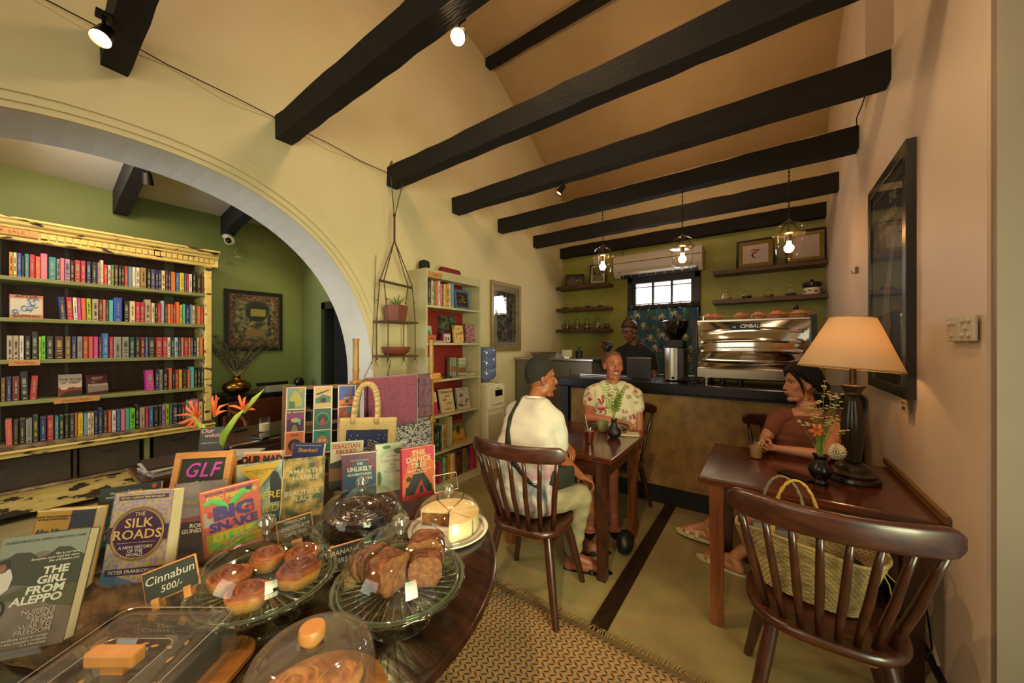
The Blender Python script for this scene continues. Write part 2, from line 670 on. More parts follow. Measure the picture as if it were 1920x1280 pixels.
for y, lb, sd in ((.59, 'short black beam over the bookcase in the green room', 41), (1.45, 'black beam above the framed picture with a camera under it', 42), (-.28, 'black beam at the left of the green room ceiling', 43)):
    b = B()
    rs = []
    for i in range(13):
        x = -5.3 + i * 2.08 / 12
        zb = 2.745 + .11 * (x + 5.3) if x > -5.1 else 2.73
        zt = 2.96 + .13 * (x + 5.3)
        rs.append([(x, y - .05, zb), (x, y + .05, zb), (x, y + .05, zt), (x, y - .05, zt)])
    b.rings(rs)
    tag(b.out('bookroom_beam', beam_m), lb, 'beam', 'dark beams in the green book room')

# baseboards
b = B(); b.box((.552, 3.6, .07), (.018, 3.6, .14)); ST(b.out('baseboard_right', black))
b = B(); b.box((XA + .01, 3.6, .06), (.018, 3.55, .12)); ST(b.out('baseboard_left', black))

# wire strung along the arch wall
b = B()
pts = []
for i, y in enumerate([-.45, -.1, .292, .5, .8, 1.1, 1.4, 1.7, 1.98]):
    pts.append((XA + .012 + (.045 if i % 2 == 0 else 0), y, [3.12, 3.07, 3.03, 3.02, 3.0, 3.0, 2.98, 2.97, 2.96][i] + (.012 if i % 2 else 0)))
b.tube(pts, .0035, 6)
tag(b.out('ceiling_wire', iron), 'thin black electric wire running along the wall above the arch', 'wire')
b = B(); b.tube([(.55, 3.61, 3.0), (.54, 3.55, 3.07), (.548, 3.42, 3.09), (.55, 3.3, 3.12)], .004, 6)
tag(b.out('loose_wire', iron), 'short loop of dark wire on the right wall top beside a beam end', 'wire')
b = B(); b.tube([(-1.72, 5.33, 2.9), (-1.75, 5.3, 2.8), (-1.82, 5.36, 2.6), (-1.84, 5.37, 2.5)], .005, 6); b.box((-1.7, 5.29, 2.92), (.05, .03, .04))
tag(b.out('conditioner_cable', iron), 'dark cable dropping from the beam to the left end of the air conditioner', 'cable')

# orange leaf ornament on the beam end
b = B(Matrix.Translation((XA + .03, 1.955, 3.045)))
b.prism([(0, 0), (.02, .03), (.012, .035), (.05, .09), (.03, .06), (.045, .05), (.02, .01)], -.002, .002, 'x')
tag(b.out('leaf_ornament', M('rust_orange', '7c3a14', .6)), 'small rust-orange leaf-shaped ornament on the beam end above the plant shelf', 'ornament')

# ------------------------------------------------------------------ spotlights
def spotlamp(loc, aim, label, on=True, small=False, e=0):
    t = T('spotlight', label, 'spotlight', loc, group='small black ceiling spotlights')
    d = (Vector(aim) - Vector(loc)).normalized()
    q = d.to_track_quat('Z', 'Y').to_matrix().to_4x4()
    s_ = .8 if small else 1
    b = B(); b.box((0, 0, .085), (.05, .05, .02), bev=.004); b.tube([(0, 0, .08), (0, 0, .03)], .006, 8); b.out('bracket', iron, t)
    b = B(q)
    b.lathe([(.018 * s_, -.05), (.028 * s_, -.045), (.032 * s_, 0), (.036 * s_, .045), (.034 * s_, .046), (.030 * s_, .03)], 20)
    b.out('housing', iron, t, auto=40)
    b = B(q); b.lathe([(.001, .032), (.031 * s_, .032)], 20, cap0=False, cap1=False)
    b.out('lens', M('spot_lens_lit', 'fff0d0', .4, emis='ffca80', es=(60 if on else 3)) if on else M('spot_lens_dim', 'ffe0b0', .4, emis='ffc070', es=4), t)
    if on:
        p = Vector(loc) + d * .075
        light('SPOT', 'spotlight_beam', p, e, WARM, .025, aim=Vector(p) + d, spot=125, blend=.8)
    return t


spotlamp((-2.37, .215, 2.785), (-1.95, .0, 2.1), 'lit black spotlight on the beam end above the arch', e=80)
spotlamp((-1.19, 1.225, 2.90), (-.75, .5, 1.9), 'brightly glowing spotlight at the top centre on the thick beam', e=55)
spotlamp((-1.48, 2.815, 2.80), (-1.75, 2.5, 2.2), 'small black spotlight hanging under the beam over the young man', on=False, small=True)
spotlamp((-4.18, .62, 2.80), (-4.6, .8, 1.6), 'black spotlight on the short beam in the green book room', on=False)
b = B(); b.lathe([(.001, 0), (.045, 0), (.055, -.006), (.058, 0)], 24, c=(-4.55, 1.93, 3.03), cap0=False)
t = b.out('recessed_downlight', M('downlight_glow', 'fff0d0', .5, emis='ffd9a0', es=14)); tag(t, 'small round recessed downlight glowing in the green room ceiling', 'ceiling light')
light('SPOT', 'downlight_beam', (-4.5, 1.85, 2.98), 30, WARM, .04, aim=(-4.6, 1.6, 0), spot=120)
light('AREA', 'bookcase_fill', (-3.9, .2, 2.9), 23, (1, .74, .42), .5, .3, aim=(-4.9, .3, 1.3))  # added warm fill on the book spines, no fixture hangs here
# ================================================================== counter and back wall
weave_m = bpy.data.materials.new('woven_palm_matting')
weave_m.use_nodes = True
N, L = weave_m.node_tree.nodes, weave_m.node_tree.links
tc = N.new('ShaderNodeTexCoord'); mp = N.new('ShaderNodeMapping')
mp.inputs['Rotation'].default_value = (0, PI / 4, 0)
L.new(tc.outputs['Object'], mp.inputs[0])
w1 = N.new('ShaderNodeTexWave'); w1.bands_direction = 'X'; w1.inputs['Scale'].default_value = 26; w1.inputs['Distortion'].default_value = 1.2
w2 = N.new('ShaderNodeTexWave'); w2.bands_direction = 'Z'; w2.inputs['Scale'].default_value = 26; w2.inputs['Distortion'].default_value = 1.2
L.new(mp.outputs[0], w1.inputs[0]); L.new(mp.outputs[0], w2.inputs[0])
nz = N.new('ShaderNodeTexNoise'); nz.inputs['Scale'].default_value = 9; nz.inputs['Detail'].default_value = 6
L.new(tc.outputs['Object'], nz.inputs[0])
mu = N.new('ShaderNodeMath'); mu.operation = 'MULTIPLY'
L.new(w1.outputs['Fac'], mu.inputs[0]); L.new(w2.outputs['Fac'], mu.inputs[1])
ad = N.new('ShaderNodeMath'); ad.operation = 'MULTIPLY_ADD'; ad.inputs[1].default_value = .45
L.new(mu.outputs[0], ad.inputs[0]); L.new(nz.outputs['Fac'], ad.inputs[2])
cr = N.new('ShaderNodeValToRGB'); cr.color_ramp.elements[0].position = .3; cr.color_ramp.elements[0].color = lin('6a4e22')
cr.color_ramp.elements[1].position = .85; cr.color_ramp.elements[1].color = lin('a8844a')
L.new(ad.outputs[0], cr.inputs[0]); L.new(cr.outputs[0], N['Principled BSDF'].inputs['Base Color'])
bp = N.new('ShaderNodeBump'); bp.inputs['Strength'].default_value = .5; bp.inputs['Distance'].default_value = .004
L.new(mu.outputs[0], bp.inputs['Height']); L.new(bp.outputs[0], N['Principled BSDF'].inputs['Normal'])
N['Principled BSDF'].inputs['Roughness'].default_value = .6

t = T('service_counter', 'long black-topped service counter clad in woven palm matting', 'counter', (-.615, 3.37, 0))
b = B(); b.box((0, .33, .52), (2.3, .62, 1.0)); b.box((0, .33, .52), (2.26, .64, .9)); b.out('body', black, t)
b = B(); b.box((.02, .01, .56), (2.12, .02, .82)); b.out('matting_panel', weave_m, t)
b = B(); b.box((0, .30, 1.035), (2.32, .72, .085), bev=.008); b.out('worktop', M('black_worktop', '121014', .22), t)
b = B(); b.box((0, 0, .075), (2.32, .03, .15)); b.out('plinth', black, t)
b = B(); b.box((-1.11, -.005, .53), (.09, .035, .98)); b.out('end_post', black, t)

# second worktop at the back-left: steel cabinet with tray
t = T('steel_cabinet', 'grey steel cabinet behind the counter at the back left', 'cabinet', (-2.22, 4.35, 0))
b = B(); b.box((0, 0, .61), (1.1, .8, 1.22), bev=.01); b.out('body', M('dull_steel', '6f665a', .4, metal=.5), t)
b = B(); b.box((0, 0, 1.235), (1.14, .84, .03), bev=.006); b.out('steel_top', steel, t)
b = B(); b.box((.02, -.405, .62), (.5, .02, 1.0), bev=.004); b.out('door', M('dull_steel'), t)
t = T('metal_tray', 'open metal tray of dark items on the steel cabinet', 'tray', (-2.36, 4.1, 1.25))
b = B()
b.rings([[(-.16, -.09, 0), (.16, -.09, 0), (.16, .09, 0), (-.16, .09, 0)], [(-.2, -.12, .07), (.2, -.12, .07), (.2, .12, .07), (-.2, .12, .07)], [(-.21, -.13, .07), (.21, -.13, .07), (.21, .13, .07), (-.21, .13, .07)]], True, False)
b.out('pan', steel, t, solid=.003)
b = B()
for i in range(7):
    b.ell((-.12 + i * .04, random.uniform(-.05, .05), .05), (.035, .03, .025), 10)
b.out('food', M('dark_food', '2b1c10', .7), t)
t = T('card_holder', 'small white card in a holder on the steel cabinet', 'card', (-2.03, 4.02, 1.25), .35)
b = B(); b.box((0, 0, .06), (.12, .006, .09)); b.out('card', wht, t)
b = B(); b.box((0, .01, .01), (.07, .05, .02)); b.out('stand', steel, t)
t = T('herb_pot', 'small dark pot with green sprigs behind the white card', 'plant', (-1.95, 4.2, 1.25))
b = B(); b.lathe([(.04, 0), (.05, .09), (.045, .09), (.04, .08)], 16); b.out('pot', black, t, auto=40)
b = B()
for i in range(7):
    a = i * .9
    b.tube([(0, 0, .08), (.02 * math.cos(a), .02 * math.sin(a), .13), (.045 * math.cos(a), .045 * math.sin(a), .15 + .01 * (i % 3))], [.004, .007, .001], 5)
b.out('sprigs', M('sprig_green', '41551e', .6), t)

# window, curtain and bright panes
wf = B()
for x in (WX0 + .03, WX1 - .03):
    wf.box((x, 5.40, (WZ0 + WZ1) / 2), (.06, .09, WZ1 - WZ0))
wf.box(((WX0 + WX1) / 2, 5.40, WZ1 - .04), (WX1 - WX0, .09, .09))
wf.box(((WX0 + WX1) / 2, 5.40, 1.90), (WX1 - WX0, .09, .07))
wf.box(((WX0 + WX1) / 2, 5.39, 2.345), (WX1 - WX0 - .1, .06, .04))
win = ST(wf.out('window_1', M('window_black', '15120f', .5)))
b = B()
for k in (1, 2):
    b.box((WX0 + .1 + k * (WX1 - WX0 - .2) / 3, 5.40, 2.14), (.028, .05, .44))
for x in (WX0 + .085, WX1 - .085):
    b.box((x, 5.40, 2.14), (.05, .05, .44))
b.box(((WX0 + WX1) / 2, 5.40, 2.02), (WX1 - WX0 - .12, .03, .014))
b.box(((WX0 + WX1) / 2, 5.40, 2.27), (WX1 - WX0 - .12, .03, .012))
b.out('glazing_bars', MC['window_black'], win)
pane = M('frosted_daylit_glass', 'ffffff', .5, emis='fff6ec', es=2.6)
for k in range(3):
    x = WX0 + .1 + (k + .5) * (WX1 - WX0 - .2) / 3
    b = B(); b.box((x, 5.44, 2.14), (.24, .006, .46)); b.out('pane', pane, win)
light('AREA', 'counter_window_light', (-1.2, 5.36, 2.15), 7, (1, .93, .82), .75, .4, aim=(-1.1, 3, 1.3))

t = T('palm_curtain', 'blue café curtain printed with cream palm trees under the small window', 'curtain', (-1.2, 5.33, 1.0))


def cz(x): return .022 * math.sin(x * 34) + .012 * math.sin(x * 71 + 1)


b = B()
b.grid(lambda u, v: (-.47 + .94 * u, cz(-.47 + .94 * u), .93 * v), 90, 6)
b.out('cloth', M('petrol_blue_cloth', '1f4a5c', .85, col2='2f6273', ns=4, sheen=.3), t, smooth=True)
rr = random.Random(3)
b1, b2, b3 = B(), B(), B()
for r_ in range(6):
    for c_ in range(6):
        x0 = -.42 + c_ * .165 + (r_ % 2) * .08 + rr.uniform(-.02, .02)
        z0 = .1 + r_ * .15 + rr.uniform(-.02, .02)
        if abs(x0) > .45: continue
        bb = b1 if (r_ + c_) % 3 else b2
        for a in range(7):
            an = math.radians(-60 + a * 50 + rr.uniform(-9, 9))
            P_ = []
            for k in range(5):
                s_ = k / 4 * .062
                px = x0 + math.cos(an) * s_
                pz = z0 + math.sin(an) * s_ - (k / 4) ** 2 * .022
                P_.append((px, cz(px) - .006, pz))
            for k in range(4):
                wv = .009 * (1 - abs(k - 1) / 4); w2_ = .009 * (1 - abs(k) / 4) if k < 3 else .001
                p, q = P_[k], P_[k + 1]
                nx, nz_ = -math.sin(an), math.cos(an)
                bb.quad((p[0] - nx * wv, p[1], p[2] - nz_ * wv), (p[0] + nx * wv, p[1], p[2] + nz_ * wv), (q[0] + nx * w2_, q[1], q[2] + nz_ * w2_), (q[0] - nx * w2_, q[1], q[2] - nz_ * w2_))
        if rr.random() < .5:
            x1 = x0 + .07
            if abs(x1) < .45:
                for a in range(5):
                    an = a * 1.26
                    px = x1 + .018 * math.cos(an)
                    b3.ell((px, cz(px) - .007, z0 - .06 + .018 * math.sin(an)), (.012, .002, .012), 8)
for bb, nm, cc in ((b1, 'palm_print', 'c9bf96'), (b2, 'leaf_print', '5a7038'), (b3, 'blossom_print', 'a06a5a')):
    o = bb.out(nm, M('print_' + cc, cc, .85), t); o['kind'] = 'stuff'
b = B()
b.grid(lambda u, v: (-.48 + .96 * u, cz((-.48 + .96 * u) * 1.3) * .8 - .01, .93 + .07 * v), 60, 2)
b.out('gathered_heading', M('dark_valance', '2c2416', .85), t, smooth=True)
b = B(); b.tube([(-.49, -.01, .945), (.49, -.01, .945)], .006, 8); b.out('curtain_rod', iron, t)

# air conditioner
t = T('air_conditioner', 'white wall air conditioner above the small window', 'air conditioner', (-1.265, 5.41, 2.42))
b = B()
pf = [(0, .0), (-.12, .0), (-.19, .05), (-.215, .12), (-.21, .30), (-.18, .325), (0, .325)]
b.rings([[(-.59, y, z) for y, z in pf], [(.59, y, z) for y, z in pf]])
b.out('housing', M('warm_white_plastic', 'ddd2bf', .3), t, auto=35)
b = B(); b.box((0, -.213, .205), (1.16, .006, .008)); b.out('panel_gap', black, t)
b = B(); b.box((.02, -.135, .028), (1.04, .085, .03), rx=-.6); b.out('louvre_opening', M('vent_dark', '2a251e', .6), t)
b = B()
for k in range(9):
    b.box((-.46 + k * .115, -.16, .035), (.006, .06, .03), rx=-.6)
b.box((0, -.19, .045), (1.04, .05, .006), rx=-.6)
b.out('vanes', M('warm_white_plastic'), t)
b = B(); b.box((.10, -.214, .206), (.16, .004, .007)); b.out('display_strip', M('dull_red', '6a2018', .5), t)
b = B(); b.box((-.50, -.205, .07), (.05, .004, .006)); b.out('label_strip', blk, t)

# ---- shelves on the back wall
def shelf(x0, x1, z, lb, y0=5.14):
    b = B()
    n = 10
    rs = []
    for i in range(n + 1):
        x = x0 + (x1 - x0) * i / n
        j = random.uniform(-.003, .003)
        rs.append([(x, y0 + j, z - .045 + j), (x, 5.41, z - .045), (x, 5.41, z + j * .5), (x, y0 + j, z + j * .5)])
    b.rings(rs)
    return tag(b.out('wall_shelf', shelfw), lb, 'shelf', 'brown wall shelves behind the counter')


shelf(-2.80, -1.93, 2.36, 'upper brown shelf at back left holding two small pictures')
shelf(-2.80, -1.93, 2.005, 'middle brown shelf at back left holding four little glass jars')
shelf(-2.80, -1.93, 1.665, 'lowest brown shelf at back left holding the row of small teapots')
shelf(-.54, .555, 2.355, 'upper brown shelf at back right holding two framed prints')
shelf(-.55, .555, 1.985, 'lower brown shelf at back right holding lidded glass jars')


def pic(name, lb, cat, loc, w, h, rz, lean, frame, fw, mats, art=None, group=None, dep=.02, gl=True, mount=None):
    """framed picture standing or hanging; local front is -y, origin at the bottom centre"""
    t = T(name, lb, cat, loc, group=group, rot=(-lean, 0, rz))
    b = B()
    for x in (-w / 2 + fw / 2, w / 2 - fw / 2):
        b.box((x, 0, h / 2), (fw, dep, h), bev=.002)
    for z in (fw / 2, h - fw / 2):
        b.box((0, 0, z), (w - 2 * fw, dep, fw), bev=.002)
    b.out('frame', frame, t)
    b = B(); b.box((0, .003, h / 2), (w - fw, dep * .5, h - fw)); b.out('backing', mount or mats, t)
    if mount:
        m_ = (w - 2 * fw) * .13
        b = B(); b.box((0, -.004, h / 2), (w - 2 * fw - 2 * m_, .006, h - 2 * fw - 2 * m_)); b.out('print', mats, t)
    if art:
        art(t, w, h)
    if gl:
        b = B(); b.box((0, -dep * .42, h / 2), (w - 1.8 * fw, .001, h - 1.8 * fw)); b.out('glass', gla, t)
    return t


dkart = M('dark_engraving', '1e1a12', .7, col2='8a7d5e', ns=26, nd=8, ramp=(.42, .7))
pic('small_picture', 'small dark landscape picture leaning at the left of the upper shelf', 'picture', (-2.50, 5.22, 2.36), .30, .20, .25, .15, M('dark_brown_frame', '24160c', .5), .02, dkart)
pic('small_picture', 'upright picture with cream mount leaning behind the left glass lamp', 'picture', (-2.12, 5.24, 2.36), .26, .32, .1, .12, MC['dark_brown_frame'], .02, dkart, mount=M('cream_mount', 'cfc09a', .8))


def calli(red):
    def f(t, w, h):
        b = B()
        pts = []
        for i in range(15):
            a = math.radians(60 + i * 16)
            pts.append((.035 * math.cos(a) * 1.0 + .004, -.009, h / 2 - .015 + .034 * math.sin(a)))
        top = [(-.045, -.009, h / 2 + .042), (-.02, -.009, h / 2 + .052), (.012, -.009, h / 2 + .046), (.04, -.009, h / 2 + .05), (.022, -.009, h / 2 + .03)]
        b.tube(top, [.003, .008, .008, .006, .003], 6)
        b.tube(pts, [.003, .005, .007, .008, .009, .009, .009, .009, .009, .008, .008, .007, .006, .004, .002], 6)
        b.ell((.045, -.009, h / 2 - .045), (.006, .003, .006), 8)
        b.out('calligraphy', M('red_ink', '8c1420', .6), t)
        text('.....', .02, (.0, -.009, h / 2 - .065), M('red_ink'), t, sx=1)
    return f


ochre = M('ochre_mount', '9a7c22', .75)
pic('framed_calligraphy', 'black-framed red Arabic calligraphy with ochre mount on the right shelf', 'picture', (-.10, 5.27, 2.355), .40, .37, -.05, .1, M('black_frame', '120e0b', .35), .025, M('print_pink', 'e0ccc0', .7), calli(1), mount=ochre)
pic('framed_calligraphy', 'black-framed print with ochre mount behind the right glass lamp', 'picture', (.38, 5.27, 2.355), .38, .40, -.05, .1, MC['black_frame'], .03, MC['print_pink'], mount=ochre)

# jars
def jar(loc, lb, fill, s=1.0, cat='jar', g='lidded glass jars on the back wall shelves'):
    t = T('glass_jar', lb, cat, loc, group=g)
    b = B(); b.lathe([(.040 * s, 0), (.052 * s, .01 * s), (.055 * s, .045 * s), (.045 * s, .075 * s), (.043 * s, .08 * s)], 18, cap1=False); b.out('jar_body', gla, t, smooth=True)
    b = B(); b.lathe([(.037 * s, .004), (.048 * s, .012 * s), (.049 * s, .038 * s)], 16); b.out('contents', fill, t, auto=40)
    b = B(); b.lathe([(.046 * s, .08 * s), (.045 * s, .088 * s), (.02 * s, .104 * s), (.008 * s, .11 * s), (.008 * s, .118 * s), (.014 * s, .128 * s), (.008 * s, .138 * s)], 16); b.out('lid', gla, t, smooth=True)
    return t


fl = [M('dark_beans', '1c100a', .6), M('amber_spice', '8a4a1e', .6), M('brown_tea', '4a2814', .7), M('pale_sugar', 'a88a60', .8)]
for i, (x, lb) in enumerate([(-2.66, 'small glass jar leftmost on the middle left shelf'), (-2.47, 'small glass jar of reddish tea, second on the middle left shelf'), (-2.28, 'small glass jar of dark leaves, third on the middle left shelf'), (-2.07, 'small glass jar at the right end of the middle left shelf')]):
    jar((x, 5.24, 2.005), lb, fl[(0, 1, 0, 2)[i]], .85)
for i, (x, lb) in enumerate([(-.37, 'pale lidded glass jar leftmost on the lower right shelf'), (-.155, 'lidded glass jar of black beans on the lower right shelf'), (.06, 'lidded glass jar of amber pieces on the lower right shelf'), (.27, 'lidded glass jar of brown pieces beside the cup stack')]):
    jar((x - .03, 5.24, 1.985), lb, fl[(3, 0, 1, 2)[i]], 1.0)
t = T('cup_stack', 'two-tier stack of black-and-white cups at the right end of the lower shelf', 'cups', (.43, 5.24, 1.985))
b = B(); b.lathe([(.075, 0), (.08, .01), (.08, .075), (.075, .08)], 24); b.out('lower_cups', M('cream_china', 'd8c8a8', .3), t, auto=40)
b = B(); b.lathe([(.078, .082), (.082, .09), (.08, .14), (.05, .15), (.02, .155), (.012, .175), (.001, .178)], 24); b.out('upper_cups', blackgl, t, auto=40)
b = B()
for k in range(10):
    a = k * PI / 5
    b.box((.081 * math.cos(a), .081 * math.sin(a), .035 + .012 * (k % 2)), (.006, .025, .012), rz=a)
    b.box((.082 * math.cos(a), .082 * math.sin(a), .115), (.005, .02, .03), rz=a)
b.out('painted_pattern', blk, t)
t = T('red_dish', 'small red dish lying at the far right of the lower shelf', 'dish', (.515, 5.2, 1.985)); b = B(); b.lathe([(.02, 0), (.035, .012), (.033, .014), (.018, .004)], 16); b.out('bowl', M('dull_red'), t)


def teapot(x, lb):
    t = T('glass_teapot', lb, 'teapot', (x, 5.24, 1.665), group='row of small teapots with black hoop handles')
    b = B(); b.lathe([(.035, 0), (.048, .008), (.05, .05), (.042, .075), (.03, .082)], 18); b.out('pot_body', glass('smoky_glass', 'b9b39c', .05, 2), t, smooth=True)
    b = B(); b.lathe([(.022, .006), (.024, .07), (.038, .084), (.036, .09), (.012, .094), (.008, .10), (.001, .105)], 18); b.out('steel_infuser', steel, t, auto=40)
    b = B(); b.tube([(.045 * math.cos(a), 0, .075 + .075 * math.sin(a) * 1.25) for a in [i * PI / 12 for i in range(13)]], .004, 6); b.out('hoop_handle', black, t)
    b = B(); b.tube([(.045, 0, .03), (.065, 0, .05), (.075, 0, .078)], [.01, .007, .004], 8); b.out('spout', gla, t)
    return t


for i, (x, lb) in enumerate([(-2.64, 'small teapot with black hoop handle, leftmost of four'), (-2.465, 'small teapot with black hoop handle, second from the left'), (-2.30, 'small teapot with black hoop handle, third from the left'), (-2.13, 'small teapot with black hoop handle, nearest the glass tumblers')]):
    teapot(x, lb)
t = T('glass_tumblers', 'pair of small clear tumblers at the end of the teapot shelf', 'glasses', (-1.985, 5.24, 1.665))
for dx in (-.025, .03):
    b = B(); b.lathe([(.022, 0), (.027, .075)], 14, c=(dx, 0, 0), cap1=False); b.out('tumbler', glass('smoky_glass'), t, smooth=True)

# ---- pendant lamps
def pendant(loc, ztop, lb, s=1.0, e=9):
    t = T('glass_pendant_lamp', lb, 'pendant lamp', loc, group='bell-jar glass pendant lamps over the counter')
    b = B(); b.lathe([(.001, -.125), (.014, -.12), (.010, -.105), (.022, -.098), (.062, -.092), (.086, -.065), (.094, .0), (.098, .07), (.104, .085)], 28, cap1=False, c=(0, 0, 0)); b.m = Matrix(); o = b.out('bell_jar', gla, t, smooth=True)
    b = B(); b.lathe([(.107, .082), (.112, .086), (.107, .092), (.104, .088)], 28); b.out('jar_rim', M('rim_glass', 'a89880', .2, metal=.7), t, smooth=True)
    b = B()
    for k in range(3):
        a = k * 2.094 + .4
        b.tube([(.104 * math.cos(a), .104 * math.sin(a), .088), (.05 * math.cos(a), .05 * math.sin(a), .15), (.005 * math.cos(a), .005 * math.sin(a), .235)], .0025, 6)
    b.out('chains', iron, t)
    b = B(); b.lathe([(.088, .150), (.082, .165), (.045, .185), (.02, .20), (.012, .21)], 26, cap0=False, cap1=False); b.out('smoke_cover', gla, t, smooth=True)
    b = B(); b.tube([(0, 0, .235), (0, 0, ztop - loc[2])], .003, 6)
    n = int((ztop - loc[2] - .24) / .035)
    for k in range(n):
        b.ell((0, 0, .25 + k * .035), (.0065, .0065, .012), 6)
    b.out('chain_and_cord', iron, t)
    b = B(); b.lathe([(.016, .035), (.020, .05), (.020, .085), (.012, .10)], 14); b.tube([(0, 0, .1), (0, 0, .235)], .004, 6); h_ = b.out('lamp_holder', M('old_brass', '6b5228', .4, metal=.8), t, auto=40)
    b = B(); b.lathe([(.001, -.055), (.020, -.052), (.033, -.030), (.033, -.010), (.017, .012), (.014, .04)], 20); b.out('bulb', M('bulb_glow', 'fff0d8', .4, emis='ffb766', es=38), h_, smooth=True)
    light('POINT', 'pendant_light', Vector(loc) + Vector((0, 0, -.02)), e, WARM, .03)
    return t


pendant((-1.42, 3.65, 2.277), 2.88, 'hanging bell-jar glass lamp at the left, before the small pictures', e=58)
pendant((-.637, 3.65, 2.25), 2.88, 'hanging bell-jar glass lamp in the middle, before the air conditioner', e=58)
pendant((.156, 3.65, 2.226), 2.88, 'hanging bell-jar glass lamp at the right, before the ochre print', e=58)

# ---- espresso machine
t = T('espresso_machine', 'wide polished steel espresso machine on the counter', 'espresso machine', (-.11, 3.62, 1.08))


def curve_face(u, v):
    x = -.40 + .80 * u
    z = .125 + .43 * v
    y = -.035 * math.sin(PI * v) * (1 - .75 * abs(2 * u - 1) ** 2.2)
    rib = 0
    for k, zz in enumerate((.2, .28, .36, .44)):
        arc_ = zz + .035 * (1 - (2 * u - 1) ** 2) * (k - .5) / 3
        d = (z - arc_) / .010
        rib += .45 * math.exp(-d * d) * (1 if .06 < u < .94 else 0)
    return (x, y - .008 * rib, z)


b = B(); b.grid(curve_face, 60, 70); b.out('curved_back_panel', M('mirror_steel', 'c4bcb0', .08, metal=1), t, smooth=True)
b = B(); b.box((0, .28, .335), (.79, .5, .42)); b.box((0, .25, .55), (.8, .52, .02), bev=.004); b.out('body', steel, t)
for s_ in (-1, 1):
    b = B(); b.prism([(-.03, .06), (-.05, .3), (-.03, .575), (.45, .56), (.5, .35), (.45, .06)], s_ * .40, s_ * .435, 'x'); b.out('side_panel', black, t)
b = B(); b.box((0, .0, .085), (.80, .05, .085), bev=.006); b.out('lower_panel', M('dim_steel', '8d8070', .22, metal=1), t)
b = B(); b.box((0, .26, .05), (.78, .46, .04)); b.out('drip_tray', black, t)
for x in (-.33, .33):
    for y in (.05, .42):
        b = B(); b.lathe([(.022, 0), (.02, .035)], 12, c=(x, y, 0)); b.out('foot', steel, t, auto=40)
b = B(); b.box((-.03, -.047, .495), (.215, .006, .05)); lg = b.out('badge', black, t)
text('CIMBALI', .042, (.005, -.0515, .495), M('badge_silver', 'd6d0c4', .3, metal=.3), t, 'badge_lettering', bold=.02, shear=.25, sx=.95)
text('LA', .022, (-.108, -.0515, .490), M('badge_silver'), t, 'badge_lettering', bold=.02, shear=.25)
b = B()
for x in (-.35, .35):
    b.tube([(x, .02, .56), (x, .02, .60)], .005, 6)
b.tube([(-.38, .02, .59), (.38, .02, .59)], .005, 8)
b.out('cup_rail', chrome, t)
for i, (x, w_) in enumerate([(-.31, .055), (-.26, .05), (-.07, .05), (.06, .055), (.19, .07), (.33, .07)]):
    tt = T('coffee_cup', ['peach cup lying upside down, leftmost on the espresso machine', 'peach cup beside the leftmost one on the espresso machine', 'tilted peach cup, third from the left on the machine', 'peach cup in the middle of the machine top', 'wide peach cup, second from the right on the machine', 'wide peach cup, rightmost on the espresso machine'][i], 'cup', (-.11 + x, 3.72, 1.645), group='upturned peach cups on the espresso machine')
    b = B(); b.lathe([(w_ * .95, 0), (w_, .012), (w_ * .75, .045), (w_ * .4, .055), (w_ * .38, .06)], 18); b.out('bowl', M('peach_china', 'b5704a', .35), tt, auto=50)
    b = B(); b.tube([(w_ * .8, 0, .015), (w_ * 1.25, 0, .02), (w_ * 1.2, 0, .04), (w_ * .7, 0, .045)], .005, 6); b.out('handle', M('peach_china'), tt)
tt = T('steel_tamper', 'steel tamper with black knob standing on the espresso machine', 'tamper', (.21, 3.85, 1.645)); b = B(); b.lathe([(.03, 0), (.03, .03), (.012, .04), (.01, .07)], 16); b.out('base', steel, tt, auto=40); b = B(); b.ell((0, 0, .09), (.024, .024, .026), 14); b.out('knob', blackgl, tt, smooth=True)

# ---- grinder
t = T('coffee_grinder', 'steel coffee grinder with a dark bean hopper left of the espresso machine', 'coffee grinder', (-.70, 3.66, 1.08))
b = B(); b.box((0, .02, .155), (.185, .22, .31), bev=.02); b.out('body', M('dark_casing', '201a16', .35), t)
b = B(); b.grid(lambda u, v: (-.075 + .11 * u, -.095 - .01 * math.sin(PI * u), .01 + .30 * v), 8, 1); b.out('steel_front', steel, t, smooth=True)
b = B(); b.box((0, .02, .345), (.17, .19, .09), bev=.02); b.out('collar', black, t)
b = B(); b.lathe([(.045, .385), (.055, .40), (.10, .47), (.115, .52), (.118, .555)], 28, cap0=True, cap1=False); b.out('hopper', glass('brown_hopper', '5a3a28', .05, 1.6), t, smooth=True)
b = B(); b.lathe([(.04, .39), (.05, .402), (.092, .47), (.10, .50)], 24); b.out('beans', M('coffee_beans', '120a06', .4, bump=1, bs=90), t, auto=60)
b = B(); b.lathe([(.119, .553), (.121, .562), (.10, .572), (.02, .575)], 28, cap0=False); b.out('hopper_lid', M('lid_brown', '2a1a12', .25), t, auto=40)
b = B(); b.ell((0, -.11, .03), (.014, .012, .014), 12); b.out('knob', black, t, smooth=True)

